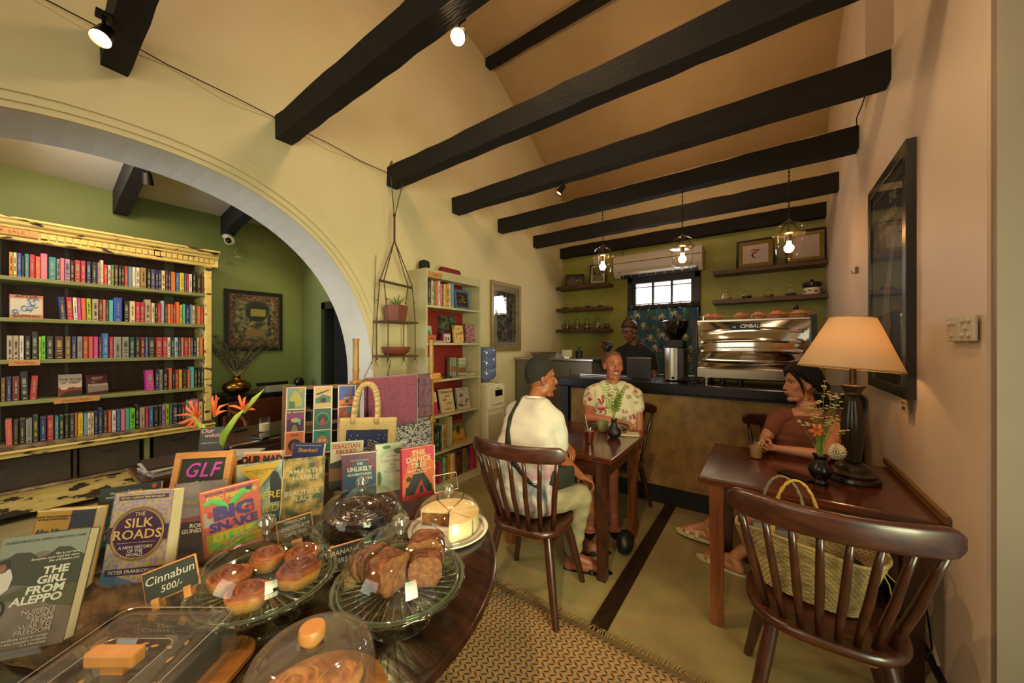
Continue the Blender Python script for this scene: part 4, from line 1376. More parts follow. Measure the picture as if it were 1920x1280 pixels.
# security camera
t = T('security_camera', 'white ball security camera hanging at the beam end in the green room', 'security camera', (-5.19, 1.43, 2.745))
b = B(); b.ell((.02, 0, -.05), (.055, .05, .035), 18); b.ell((.06, .01, -.10), (.06, .052, .055), 20); b.out('body', M('white_plastic', 'cfccc4', .3), t, smooth=True)
b = B(); b.ell((.105, -.012, -.11), (.026, .032, .034), 16); b.out('lens', blackgl, t, smooth=True)
t = T('camera_cable', 'thin pale cable with a small clip dangling by the security camera', 'cable', (-5.2, 1.53, 2.7)); b = B(); b.tube([(0, .01, 0), (0, .03, -.08), (0, -.02, -.16), (0, .01, -.2)], .005, 6); b.box((0, .01, -.22), (.02, .06, .02)); b.out('cord', M('pale_cord', '7c8060', .6), t)

# leather trunk table with candle and phone, by the arch
leather = M('worn_dark_leather', '24120a', .32, col2='3c2012', ns=7, bump=.3, bs=14, coat=.2)
t = T('leather_trunk', 'dark brown leather-covered trunk table with studded edges beyond the arch', 'trunk', (-3.18, 1.13, 0), .0)
b = B(); b.box((0, 0, .375), (.60, .62, .70), bev=.03); b.out('body', leather, t, smooth=False)
b = B(); b.box((0, 0, .735), (.62, .64, .03), bev=.012); b.out('lid', leather, t)
t = T('glass_candle', 'cream candle in a clear glass on the leather trunk', 'candle', (-3.14, 1.10, .751))
b = B(); b.lathe([(.034, 0), (.038, .004), (.038, .105)], 24, cap1=False); b.out('glass_cup', gla, t, smooth=True)
b = B(); b.lathe([(.034, .006), (.034, .062)], 24); b.out('wax', M('cream_wax', 'cdbf94', .5), t, auto=40)
t = T('tablet', 'black tablet with bright screen reflections lying on the leather trunk', 'tablet', (-2.98, 1.08, .751), .35)
b = B(); b.box((0, 0, .006), (.15, .24, .012), bev=.003); b.out('casing', blackgl, t)
b = B(); b.box((0, 0, .0125), (.13, .21, .001)); b.out('screen', M('tablet_glass', '0a0c12', .05), t)
t = T('coaster_tray', 'small dark tray at the back corner of the leather trunk', 'tray', (-3.36, .98, .751), .3)
b = B(); b.box((0, 0, .006), (.14, .09, .012), bev=.004); b.out('tray', iron, t)

# low dark table with magazines, just inside the arch
t = T('dark_side_table', 'dark wooden side table holding magazines beyond the round table', 'table', (-2.78, .62, 0))
b = B(); b.box((0, 0, .70), (.36, .52, .035), bev=.006); b.out('tabletop', dwood, t)
b = B(); b.box((0, 0, .64), (.28, .42, .08)); b.out('apron', dwood, t)
for x in (-.13, .13):
    for y in (-.21, .21):
        b = B(); b.box((x, y, .30), (.04, .04, .6)); b.out('leg', dwood, t)
for k in range(5):
    tt = T('magazine', ['white-edged magazine at the bottom of the stack', 'grey magazine second from the bottom of the stack', 'pale magazine in the middle of the stack', 'grey magazine second from the top of the stack', 'dark magazine lettered ART topmost on the stack'][k], 'magazine', (-2.76 + .01 * (k % 2), .56, .719 + k * .009), .1 - .12 * (k % 3), group='magazine stack on the dark side table')
    b = B(); b.box((0, 0, .004), (.25, .33, .008)); b.out('pages', M('magazine_pages', 'a8a090', .6) if k != 4 else M('dark_magazine', '1c1512', .4), tt)
    if k == 4:
        text('ART', .05, (.0, .08, .0085), wht, tt, 'cover_lettering', rot=(0, 0, PI / 2), sx=1.4)
t = T('map_stack', 'fan of folded pale maps lying beyond the chalkboard frame', 'papers', (-2.70, .80, .719), .3)
b = B()
for k in range(5): b.box((.01 * k, .0, .004 + k * .006), (.2, .14, .005), rz=.12 * k)
b.out('sheets', M('pale_sheet', 'a8a49a', .7), t)
# ================================================================== white bookcase by the arch wall
wb = M('pale_laminate', 'b5a884', .5, col2='aa9e7a', ns=2, st=(1, 1, 4))
red = M('red_back_panel', '7e1a12', .7)
BX0, BX1, BY0, BY1, BH = -2.80, -2.537, 2.177, 2.945, 2.13
t = T('white_bookcase', 'tall narrow pale bookcase with red back panel against the arch wall', 'bookcase', (0, 0, 0))
b = B(); b.box((BX0 + .006, (BY0 + BY1) / 2, 1.06), (.01, BY1 - BY0 - .03, 2.05)); b.out('back_panel', red, t)
for y in (BY0 + .01, BY1 - .01):
    b = B(); b.box(((BX0 + BX1) / 2, y, BH / 2 - .0105), (BX1 - BX0, .02, BH - .021)); b.out('side_panel', wb, t)
WS = [1.79, 1.437, 1.085, .74, .39, .075]
for z in WS:
    b = B(); b.box(((BX0 + BX1) / 2, (BY0 + BY1) / 2, z - .01), (BX1 - BX0 - .004, BY1 - BY0 - .04, .02)); b.out('shelf_board', wb, t)
b = B(); b.box(((BX0 + BX1) / 2, (BY0 + BY1) / 2, BH - .01), (BX1 - BX0, BY1 - BY0, .02)); b.out('top_board', wb, t)
b = B(); b.box((BX1 - .009, (BY0 + BY1) / 2, BH - .05), (.018, BY1 - BY0 - .04, .06)); b.out('top_rail', wb, t)
b = B(); b.box((BX1 - .02, (BY0 + BY1) / 2, .03), (.018, BY1 - BY0 - .04, .06)); b.out('kick_board', wb, t)
b = B(); b.box((BX1 + .003, 2.29, BH - .05), (.006, .17, .045)); b.out('shelf_label', tanw, t)
text('Travel', .03, (BX1 + .0065, 2.29, BH - .05), MC['engraved_brown'], t, 'label_lettering', rot=(PI / 2, 0, PI / 2))
b = B(); b.box((BX1 + .003, 2.28, 1.078), (.006, .15, .03)); b.out('shelf_label', tanw, t)
b = B(); b.box((BX1 - .1, 2.515, .55), (.18, .012, .30)); b.out('divider', wb, t)

SB = [
    ('top', 1.79, .24, [(799.8, 802, 'ol', .9), (802.3, 810, 'db', 1.05), (811, 814.5, 'cm', 1), (814.5, 817, 'gy', .95), (817.5, 823, 'co', 1), (823, 826.3, 'wh', 1.02), (826.5, 830, 'pk', .93), (830, 833, 'dr', .92), (833.3, 836.7, 'cm', .94), (837.3, 842.3, 'am', .97), (842.8, 846, 'wh', 1), (846, 852.5, 'sb', 1.02)]),
    ('fifth', .39, .25, [(811.5, 815, 'br', .9), (815.3, 819.5, 'bk', .95), (819.5, 824.5, 'dg', 1), (825, 829, 'dt', .98), (829, 831.5, 'cm', .97), (831.7, 836, 'am', .98)]),
    ('bottom', .075, .26, [(823, 828, 'cr', .82), (828, 832, 'gn', .9), (832, 836.5, 'cm', .9), (836.7, 841, 'ol', .93), (841, 846, 'am', .97), (846.5, 853, 'cm', .95), (853.3, 857, 'rd', .96), (857.3, 861.5, 'bk', .97), (861.7, 865, 'br', .93), (865.3, 869, 'db', .95), (869.2, 873.5, 'tn', .97), (873.7, 877.5, 'ol', .96), (877.7, 882.5, 'nv', .98), (883, 888, 'cr', 1), (888.3, 891, 'br', .95), (891.2, 895.5, 'rd', 1)]),
]
for nm, z, hh, L_ in SB:
    for i, (u0, u1, c, hf) in enumerate(L_):
        ya, yb = y_at(u0, BX1 - .02), y_at(u1, BX1 - .02)
        book(ya, yb, z, hh * hf, c, BX1 - .02, .17, f'{HUE[c][1]} book, {ordw(i + 1)} from the left on the {nm} shelf of the white bookcase', f'books on the {nm} shelf of the white bookcase')


def fb(lb, u, z, w, h, th, col, yaw=PI / 2, lean=.12, x=-2.62, cat='book', name='book', **k):
    return cover(name, lb, (x, y_at(u, x), z + .002), yaw, lean, w, h, th, col, cat=cat, **k)


t = fb('blue-bordered picture book leaning at the right of the top shelf', 868, 1.79, .20, .215, .015, '4a6c98', yaw=PI / 2 - .1)
flat(t, 'dark_plate', '1c1210', rect(-.075, .03, .075, .185)); b = B()
rr = random.Random(4)
for k in range(26): b.ell((rr.gauss(0, .03), -.0012, .108 + rr.gauss(0, .03)), (.007, .0008, .004), 6, rot=(0, rr.uniform(0, 3), 0))
b.out('gold_motif', M('gold_ink', 'a06c34', .5), t)
t = fb('small white card with a green figure at the left of the second shelf', 806, 1.437, .07, .17, .004, 'bfc0a8', x=-2.7)
flat(t, 'green_figure', '4c7458', [(-.01, .03), (.02, .03), (.025, .09), (.0, .14), (-.015, .09)])
t = fb('orange box of small books at the left of the second shelf', 808, 1.437, .13, .075, .05, 'c46434', x=-2.62, lean=0)
tx(t, 'STORIES', .018, 0, .04, '7a3414', .01)
t = fb('large dark green illustrated book standing behind the small ones', 843, 1.437, .26, .29, .02, '2c3a2e', x=-2.74, mat=M('dark_jungle_cover', '1e2c26', .5, col2='6a6448', ns=22, ramp=(.45, .62)))
tx(t, 'WILD', .035, 0, .15, '7c3c34', .01)
t = fb('tiny pink book with white cover picture on the second shelf', 838, 1.437, .085, .095, .03, 'c0306c', x=-2.585, lean=0, yaw=PI / 2 - .15)
flat(t, 'cover_picture', 'cfb8b0', rect(-.035, .01, .04, .085)); flat(t, 'cover_figures', '5a3a3c', [rect(-.02, .02, -.005, .06), rect(.01, .025, .025, .055)], y=-.001)
t = fb('yellow floral book in the middle of the second shelf', 861.5, 1.437, .14, .185, .02, 'c89c50', x=-2.60, mat=M('yellow_floral_cover', 'cba05a', .5, col2='6c6030', ns=24, ramp=(.52, .6)))
flat(t, 'title_band', 'c86a44', rect(-.045, .088, .045, .105))
t = fb('mauve patterned boxed book at the right of the second shelf', 882, 1.437, .115, .205, .06, '7a4450', x=-2.60, lean=.03, yaw=PI / 2 - .3, mat=M('mauve_patterned', '7a3c4a', .55, col2='a8848a', ns=50, ramp=(.48, .6)))
for k in range(4):
    tt = T('flat_book', ['pink booklet at the bottom of the little flat pile', 'pale booklet in the flat pile, second up', 'grey booklet in the flat pile, third up', 'rose booklet on top of the little flat pile'][k], 'book', (-2.60, y_at(816, -2.6), 1.4385 + k * .006), .1 * k, group='flat booklets left on the second shelf'); b = B(); b.box((0, 0, .0025), (.12, .17, .005)); b.out('cover', M('booklet_' + str(k), ['a07080', 'b0a8a0', '8c8078', '9c5a6c'][k], .6), tt)
t = fb('white card with lettering standing slanted at the left of the middle shelf', 806, 1.085, .12, .21, .003, 'bfb4a2', x=-2.6, lean=.05, yaw=PI / 2 + .1, roll=-.22, pages=False, cat='card', name='card')
for i, (u, lb, col, rows) in enumerate([(849.5, 'striped grey notebook bundle with brown paper band', '5c6054', 1), (866.5, 'mint and white notebook bundle with brown paper band', '93a07c', 0)]):
    t = fb(lb, u, 1.085, .095, .20 - i * .01, .04, col, x=-2.64, lean=0, yaw=PI / 2 - .1, cat='notebooks', name='notebook_bundle')
    flat(t, 'stripes', 'c4bca6', [rect(-.035, 0, -.025, .2), rect(-.005, 0, .005, .2), rect(.022, 0, .032, .2)] if rows else [rect(-.047, .13, .047, .15), rect(-.047, .165, .047, .19)])
    flat(t, 'paper_band', '8a5c34', rect(-.048, .05 - i * .04, .048, .11 - i * .02), y=-.001)
cols = ['c0b49a', '9c9484', 'd0c4a8', 'b49a6a', 'c8bca4', '8c8474']
for k in range(6):
    tt = T('small_pamphlet', ['pamphlet at the very bottom of the small loose pile', 'grey pamphlet second up in the loose pile', 'cream pamphlet third up in the loose pile', 'tan pamphlet fourth up in the loose pile', 'pale pamphlet fifth up in the loose pile', 'topmost pamphlet of the small loose pile'][k], 'pamphlet', (-2.57 + .005 * (k % 2), y_at(872 + (k % 3) * 2, -2.57), 1.0865 + k * .0075), .2 * (k % 3) - .2, group='loose pile on the middle shelf'); b = B(); b.box((0, 0, .003), (.10, .15, .006)); b.out('cover', M('pamphlet_' + str(k), cols[k], .6), tt)
t = T('black_trinket', 'small black trinket lying on the middle shelf of the white bookcase', 'trinket', (-2.565, y_at(838, -2.57), 1.086)); b = B()
for k in range(6): b.ell((rr.uniform(-.02, .02), (k - 2.5) * .017, .008 + .008 * (k % 2)), (.012, .014, .01), 8)
b.out('beads', black, t, smooth=True)
t = fb('bright pink cookbook with a yellow fruit, leftmost on the fourth shelf', 812, .74, .14, .215, .015, 'c4245c', x=-2.60, lean=.18)
flat(t, 'cream_top', 'c8b898', rect(-.069, .12, .069, .214)); flat(t, 'yellow_fruit', 'c8963c', disc(.02, .15, .025, .035), y=-.001)
tx(t, 'LO\nVER', .03, -.01, .095, '2c1018', .02)
t = fb('cream cookbook lettered Cinnamon and Salt in red on the fourth shelf', 841, .74, .17, .235, .018, 'c8b084', x=-2.59, lean=.22, yaw=PI / 2 - .12)
tx(t, 'Cinnamon', .037, 0, .205, '8c1c1c', .03); tx(t, 'and', .034, .01, .165, '8c1c1c', .03); tx(t, 'Salt', .034, -.03, .128, 'a03024', .03); tx(t, 'coffee', .03, .02, .09, 'c07048', .03); tx(t, 'cooks.', .032, .0, .035, 'b4542c', .03)
t = fb('pale cookbook with brown food photographs on the fourth shelf', 871, .74, .16, .225, .03, 'b4ac9c', x=-2.60, lean=.22, yaw=PI / 2 - .2)
tx(t, 'ISLAND', .016, 0, .205, '3c3430', .02)
b = B()
for k in range(14): b.ell((rr.uniform(-.06, .06), -.001, rr.uniform(.02, .15)), (rr.uniform(.010, .018), .001, rr.uniform(.008, .014)), 10)
b.out('food_pictures', M('food_brown', '5c3418', .5), t)
b = B(); b.box((0, .04, .002), (.002, .002, .002)); bpy.data.objects.remove(b.out('speck', blk, t))
t = fb('yellow travel book titled Sri Lanka with a red border on the fifth shelf', 862, .39, .165, .24, .03, 'bf962c', x=-2.60, lean=.25, yaw=PI / 2 - .15)
flat(t, 'red_band', '9c3420', rect(-.0825, .20, .0825, .24)); flat(t, 'green_hills', '6c7428', [(-.0825, .13), (.0825, .14), (.0825, .2), (-.0825, .2)])
flat(t, 'dark_elephant', '24281c', [(-.02, .09), (-.01, .09), (-.005, .12), (.01, .09), (.02, .1), (.02, .14), (.03, .17), (.0, .18), (-.02, .15)], y=-.001)
tx(t, 'SRI LANKA', .03, .0, .035, 'a83418', .02)

# on top
t = T('black_speaker', 'small rounded black speaker on top of the white bookcase', 'speaker', (-2.66, 2.262, 2.13))
b = B(); b.box((0, 0, .05), (.09, .095, .1), bev=.03); b.out('body', M('speaker_fabric', '0c0b0a', .8), t, smooth=True)
t = T('red_speaker', 'red cylindrical portable speaker lying on the white bookcase', 'speaker', (-2.65, 2.60, 2.17), .1)
b = B(); b.tube([(0, -.15, -.01), (0, -.14, 0), (0, .12, 0), (0, .13, 0)], [.026, .034, .040, .034], 20); b.out('body', M('crimson_fabric', '7c0e1a', .7), t, auto=40)
b = B(); b.tube([(0, .128, 0), (0, .135, 0)], .028, 20); b.out('end_cap', M('dark_crimson', '4c0810', .5), t)

# ------------------------------------------------------------------ water cooler
cw = M('cooler_white', 'cdbfa4', .35)
t = T('water_cooler', 'white water cooler beside the white bookcase', 'water cooler', (-2.655, 3.165, 0))
b = B(); b.box((0, 0, .47), (.31, .31, .94), bev=.012); b.out('body', cw, t)
b = B(); b.box((.15, 0, .82), (.05, .30, .27), bev=.012); b.out('front_hood', cw, t)
b = B(); b.box((.177, .03, .87), (.006, .13, .07)); b.out('display', blackgl, t)
b = B(); b.box((.153, 0, .45), (.012, .26, .36), bev=.004); b.box((.17, 0, .27), (.05, .26, .02)); b.out('tap_recess', M('cooler_shade', 'b0a284', .4), t)
b = B()
for k in range(11): b.box((.178, -.07 + k * .018, .745), (.004, .011, .006))
b.out('vent_slots', M('vent_dark'), t)
b = B(); b.box((.0, 0, .955), (.30, .30, .03), bev=.01); b.lathe([(.12, .965), (.125, .985), (.06, .99)], 24); b.out('bottle_collar', cw, t)
text('AQUA', .022, (.178, .02, .925), blk, t, 'brand_plate', rot=(PI / 2, 0, PI / 2))
t = T('water_bottle', 'large ribbed blue water bottle upside down on the cooler', 'bottle', (-2.655, 3.165, .985))
pr = [(.03, 0), (.05, .01), (.115, .05), (.128, .08), (.128, .14), (.120, .15), (.120, .16), (.130, .17), (.130, .27), (.120, .28), (.120, .29), (.130, .30), (.130, .39), (.11, .405), (.001, .41)]
b = B(); b.lathe([(r * .98, z) for r, z in pr], 30); b.out('bottle_shell', M('blue_water_plastic', '56608a', .12, col2='66709a', ns=6, coat=.5), t, smooth=True)

# framed photo on the arch wall
bw = M('dark_photo_print', '1c1916', .7, col2='7c7060', ns=18, nd=9, ramp=(.45, .7))
pic('framed_photograph', 'pale gilt-framed old town photograph on the wall above the water cooler', 'picture', (-2.797, 3.77, 1.335), .66, .90, PI / 2, 0, M('pale_gilt', '8c7448', .4, metal=.3), .05, bw, mount=M('grey_mount', '8c8270', .8), dep=.03)

# ------------------------------------------------------------------ hanging plant shelf
jute = M('brown_jute', '4a3420', .85)
dkb = M('driftwood_dark', '3a2718', .6, col2='4f3824', ns=6, st=(1, 8, 8))
hx, hy = -2.63, 1.925
t = T('hanging_plant_shelf', 'two-tier rope plant shelf hanging from a beam beside the arch', 'hanging shelf', (hx, hy, 1.30))
for z, nm in ((.02, 'shelf_board'), (.315, 'shelf_board')):
    b = B(); b.box((0, 0, z), (.19, .33, .016), bev=.003); b.out(nm, dkb, t)
b = B(); b.tube([(0, -.17, .66), (.0, .17, .64)], .011, 8); b.out('spreader_bar', dkb, t)
k0 = Vector((0, -.02, 1.03))
for sx_ in (-1, 1):
    for sy_ in (-1, 1):
        b = B()
        b.tube([k0, (sx_ * .03, sy_ * .145, .66), (sx_ * .08, sy_ * .14, .32), (sx_ * .08, sy_ * .14, .02), (sx_ * .08, sy_ * .15, -.03)], .0045, 6)
        b.ell((sx_ * .06, sy_ * .142, .50), (.009, .009, .009), 8); b.ell((sx_ * .08, sy_ * .14, -.005), (.01, .01, .01), 8)
        b.out('rope', jute, t)
b = B(); b.tube([k0 - Vector((0, 0, .02)), k0 + Vector((0, 0, .10)), k0 + Vector((0, .0, .22))], .009, 8); b.tube([k0 + Vector((0, 0, .2)), (0, -.055, 1.57)], .004, 6); b.tube([k0 + Vector((0, 0, .2)), (0, .07, 1.57)], .004, 6); b.ell(k0 + Vector((0, 0, .22)), (.014, .014, .02), 8); b.out('hanging_cord', jute, t)
b = B()
for sx_ in (-1, 1):
    for sy_ in (-1, 1):
        for k in range(7):
            b.tube([(sx_ * .08, sy_ * .145, -.02), (sx_ * .08 + rr.uniform(-.02, .02), sy_ * .145 + rr.uniform(-.035, .035), -.05 - rr.uniform(0, .03))], [.0025, .001], 4)
o = b.out('frayed_ends', M('frayed_jute', '8c7a54', .9), t); o['kind'] = 'stuff'
b = B(); b.tube([(-.1, -.17, -.02), (-.14, -.22, -.16), (-.15, -.25, -.35)], .003, 5); b.tube([(-.08, .0, -.02), (-.12, .0, -.15), (-.14, -.03, -.32)], .003, 5); b.tube([(-.12, -.12, .9), (-.13, -.14, .2), (-.12, -.16, -.1)], .0025, 5); b.out('loose_strands', jute, t)
terra = M('terracotta', '7c3f20', .6, col2='6a3218', ns=8)
t = T('square_terracotta_pot', 'square terracotta pot with a spider plant on the upper hanging shelf', 'plant pot', (hx, hy, 1.624), .35)
b = B(); b.rings([[(-.06, -.06, 0), (.06, -.06, 0), (.06, .06, 0), (-.06, .06, 0)], [(-.072, -.072, .14), (.072, -.072, .14), (.072, .072, .14), (-.072, .072, .14)], [(-.06, -.06, .14), (.06, -.06, .14), (.06, .06, .14), (-.06, .06, .14)], [(-.055, -.055, .12), (.055, -.055, .12), (.055, .055, .12), (-.055, .055, .12)]]); b.out('pot', terra, t)
b = B(); rr = random.Random(12)
for k in range(20):
    a = rr.uniform(0, 2 * PI); L2 = rr.uniform(.09, .17); up = rr.uniform(.10, .19)
    P_ = [Vector((math.cos(a) * L2 * s_, math.sin(a) * L2 * s_, .12 + up * s_ * (1.35 - s_ * .75))) for s_ in [i / 6 for i in range(7)]]
    nrm = Vector((-math.sin(a), math.cos(a), 0))
    for i in range(6):
        w0, w1 = .009 * (1 - i / 6) + .001, .006 * (1 - (i + 1) / 6) + .0005
        b.quad(P_[i] - nrm * w0, P_[i] + nrm * w0, P_[i + 1] + nrm * w1, P_[i + 1] - nrm * w1)
o = b.out('leaves', M('spider_plant_green', '6a8436', .55, col2='4c6a26', ns=30), t); o['kind'] = 'stuff'
t = T('terracotta_bowl', 'low round terracotta bowl on the lower hanging shelf', 'plant pot', (hx, hy, 1.329))
b = B(); b.lathe([(.07, 0), (.10, .02), (.118, .055), (.122, .072), (.112, .072), (.10, .05), (.02, .03)], 28); b.out('bowl', terra, t, auto=50)

# ------------------------------------------------------------------ bamboo ladder with wraps and a tote bag
t = T('bamboo_ladder', 'golden bamboo ladder rack standing in front of the white bookcase', 'ladder', (-2.2, 1.63, 0))
def bam(p0, p1, r):
    b = B(); p0, p1 = Vector(p0), Vector(p1); n = max(2, int((p1 - p0).length / .19)); pts, rs = [], []
    for k in range(n + 1):
        q = p0.lerp(p1, k / n)
        for dz, rr_ in ((-.02, r), (-.006, r * 1.14), (.006, r * 1.14), (.02, r)):
            f_ = min(max(k / n + dz / (p1 - p0).length, 0), 1)
            pts.append(p0.lerp(p1, f_)); rs.append(rr_)
    PT, RS = [], []
    for p, r_ in zip(pts, rs):
        if not PT or (p - PT[-1]).length > 1e-4: PT.append(p); RS.append(r_)
    b.tube(PT, RS, 12)
    return b
bam((0, -.335, .01), (0, -.335, 1.46), .019).out('pole', bamboo, t, smooth=True)
bam((0, .315, .01), (0, .315, 1.46), .019).out('pole', bamboo, t, smooth=True)
for z in (1.17, .80, .42):
    bam((.0, -.37, z), (.0, .35, z), .015).out('rung', bamboo, t, smooth=True)
b = B(); b.box((.02, .335, 1.165), (.03, .11, .05), bev=.01); b.box((.02, -.335, 1.165), (.03, .06, .05), bev=.01); b.out('binding', tanw, t)


def wrapcloth(name, lb, y0, y1, ztop, zf, zb, mat, cat='cloth', xo=0):
    b = B()
    def f(u, v):
        y = y0 + (y1 - y0) * u
        s_ = v * (zf + zb + .06)
        if s_ < zf: x, z = .026, ztop - zf + s_
        elif s_ < zf + .06:
            a = (s_ - zf) / .06 * PI; x, z = .026 * math.cos(a), ztop + .026 * math.sin(a)
        else: x, z = -.026, ztop - (s_ - zf - .06)
        d = (ztop - z) * .02
        return (-2.2 + xo + x + d * math.sin(y * 30) + .002 * math.sin(y * 80), y, z)
    b.grid(f, 26, 26)
    return tag(b.out(name, mat, smooth=True, solid=.0025), lb, cat)


mauve = M('mauve_block_print', '843e56', .85, col2='5c3450', ns=60, nd=2, st=(1, 1, 2.2), ramp=(.56, .6), sheen=.3)
wrapcloth('mauve_wrap', 'mauve block-printed cloth draped over the top rung of the bamboo ladder', 1.37, 1.79, 1.17, .34, .3, mauve)
wrapcloth('faded_mauve_wrap', 'narrower greyish mauve cloth beside the mauve wrap on the ladder', 1.80, 1.925, 1.168, .32, .25, M('grey_mauve_print', '6e4858', .85, col2='543a48', ns=40, ramp=(.5, .58)))
wrapcloth('white_printed_wrap', 'white cloth printed with dark blue birds on the middle rung', 1.42, 1.92, .80, .50, .2, M('blue_bird_print', '9c948c', .85, col2='23233c', ns=55, nd=3, st=(1, 1, 1.8), ramp=(.50, .56)))
wrapcloth('plain_grey_wrap', 'plain grey-white cloth behind the mauve wraps on the ladder', 1.60, 1.90, .86, .10, .06, M('plain_grey_cloth', '8a8478', .9), xo=-.03)

t = T('tote_bag', 'natural canvas tote bag with a dark blue print hanging beside the postcard rack', 'bag', (-1.785, 1.10, .62), rot=(0, .06, .98))
t.scale = (.80, 1, 1)
canvas = M('natural_canvas', 'b09868', .85, col2='a48c5e', ns=70, bump=.15, bs=200)
b = B()
def tb(u, v, s_):
    x = (-.19 + .38 * u); z = .40 * v
    return (x * (1 - .04 * v), s_ * (.022 * math.sin(PI * u) * (1 - v * .7)) + .005 * math.sin(u * 17 + v * 5) * v, z)
b.grid(lambda u, v: tb(u, v, -1), 24, 16); b.grid(lambda u, v: tb(u, v, 1), 24, 16); b.out('bag_body', canvas, t, smooth=True, solid=.002)
b = B(); b.grid(lambda u, v: (tb(.13 + .72 * u, .12 + .72 * v, -1)[0], tb(.13 + .72 * u, .12 + .72 * v, -1)[1] - .003, tb(u, .12 + .72 * v, 1)[2]), 20, 12); b.out('printed_panel', M('navy_print', '18204a', .8), t, smooth=True)
b = B()
rr = random.Random(77)
for k in range(12):
    r_ = .03 + k * .0125
    n_ = int(7 + k * 4)
    for q in range(n_):
        a = (q + rr.random() * .7) / n_ * PI
        p = Vector((-.005 + r_ * math.cos(a), -.033, .09 + r_ * math.sin(a) * 1.15))
        if abs(p.x) > .128 or p.z > .325 or (p - Vector((-.02, -.033, .27))).length < .024: continue
        c_ = a + rr.uniform(-.3, 1.4)
        d = Vector((-math.sin(c_), 0, math.cos(c_))) * rr.uniform(.006, .011)
        b.tube([p - d, p + Vector((d.z, 0, -d.x)) * .35, p + d], [.0006, rr.uniform(.0014, .0032), .0006], 4)
for x_ in (-.11, -.07, .07, .11):
    for z_ in (.29, .31, .07): b.ell((x_ + rr.uniform(-.01, .01), -.032, z_), (.003, .001, .003), 6)
o = b.out('jungle_print', M('pale_linework', 'a8987a', .8), t); o['kind'] = 'stuff'
b = B(); b.lathe([(.001, 0), (.016, .001)], 20); o = b.out('printed_moon', M('navy_print'), t); o.rotation_euler = (PI / 2, 0, 0); o.location = (-.02, -.036, .27)
for y_, x0, x1 in ((-.022, -.10, .05), (.02, -.09, .06)):
    b = B()
    P_ = [Vector(((x0 + x1) / 2 - (x1 - x0) / 2 * (1 if k < 0 else abs(math.cos(PI * k / 20)) ** .8 * (1 if k < 10 else -1)), y_ * (1 - .4 * math.sin(PI * k / 20)), .37 + .215 * math.sin(PI * k / 20) ** .75)) for k in range(21)]
    for p, q in zip(P_, P_[1:]):
        n_ = Vector((q.z - p.z, 0, -(q.x - p.x))).normalized() * .013
        b.quad(p - n_, p + n_, q + n_, q - n_)
    b.out('strap', canvas, t, smooth=True, solid=.002)
# ================================================================== the round display table
TC = Vector((-1.19, .46, 0))
t = T('round_table', 'large round dark wood table carrying the books and cakes', 'table', TC)
dtop = M('dark_table_top', '150906', .22, col2='341709', ns=3.2, st=(1.2, 10, 1), ramp=(.35, .72), bump=.12, coat=.4, rot=(0, 0, .65))
b = B(); b.lathe([(.40, .722), (.615, .722), (.64, .730), (.652, .742), (.650, .752), (.643, .7565), (.635, .7555), (.628, .760), (.001, .760)], 96); b.out('tabletop', dtop, t, auto=40)
b = B(); b.lathe([(.50, .66), (.50, .722)], 48); b.out('apron', dwood, t, auto=40)
b = B(); b.lathe([(.09, .10), (.07, .2), (.05, .35), (.07, .5), (.10, .6), (.16, .66)], 24); b.out('pedestal', dwood, t, auto=50)
for k in range(4):
    a = k * PI / 2 + .6
    b = B(); b.tube([(.06 * math.cos(a), .06 * math.sin(a), .22), (.25 * math.cos(a), .25 * math.sin(a), .14), (.44 * math.cos(a), .44 * math.sin(a), .03)], [.04, .035, .025], 10); b.out('leg', dwood, t)

# driftwood slab
rr = random.Random(21)
rough = M('gnarled_driftwood', '1a1009', .75, col2='6a4e26', ns=5, nd=9, st=(1.2, 5, 5), ramp=(.38, .66), bump=1.0, bs=22, rot=(0, 0, .5))
b = B(Matrix.Translation((-1.27, .17, .761)) @ Matrix.Rotation(.62, 4, 'Z'))
def slab(u, v):
    a = u * 2 * PI
    R_ = 1 + .10 * math.sin(3 * a + 1) + .07 * math.sin(7 * a) + .04 * math.sin(13 * a + 2)
    rx, ry = .29 * R_, .15 * R_
    if v < .15: s_, z = 1, v / .15 * .028
    else: s_ = 1 - (v - .15) / .85; z = .028 + .012 * (1 - s_) ** .5
    x, y = rx * math.cos(a) * s_, ry * math.sin(a) * s_
    z += .012 * mnoise.noise(Vector((x * 9, y * 26, 3))) * min(1, v * 6)
    return (x, y, max(z, 0))
b.grid(slab, 90, 22, cu=True)
tag(b.out('driftwood_slab', rough, smooth=True), 'rough gnarled driftwood slab under the leftmost books on the round table', 'wood slab')

# --- covers ---------------------------------------------------------------
G = None
B4 = (.129, .198)
photo = M('country_photo_cover', '2c2c16', .4, col2='6a5a44', ns=9, nd=7, ramp=(.4, .62), coat=.05)
t = cover('book', 'large paperback titled The Girl from Aleppo standing nearest at the left', (-1.13, -.005, .851), .95, .35, *B4, .028, '5c4c3a', mat=M('dusty_path_cover', '44382c', .4, col2='56483c', ns=14, ramp=(.4, .6), coat=.05))
Z = -.0006
flat(t, 'overcast_sky', '6e736a', [(-.0645, .158), (-.05, .163), (-.03, .157), (.0, .166), (.0645, .15), (.0645, .198), (-.0645, .198)])
flat(t, 'tree_line', '262a14', [(-.0645, .115), (-.02, .11), (.02, .098), (.0645, .09), (.0645, .150), (.05, .160), (.04, .168), (.022, .170), (.01, .158), (-.005, .154), (-.018, .166), (-.04, .168), (-.052, .158), (-.0645, .156)], y=-.0009)
flat(t, 'grass_bank', '3c3a1c', [(-.0645, .09), (-.01, .105), (.03, .10), (.0645, .10), (.0645, .06), (.03, .07), (.01, .082), (-.03, .085)], y=-.0011)
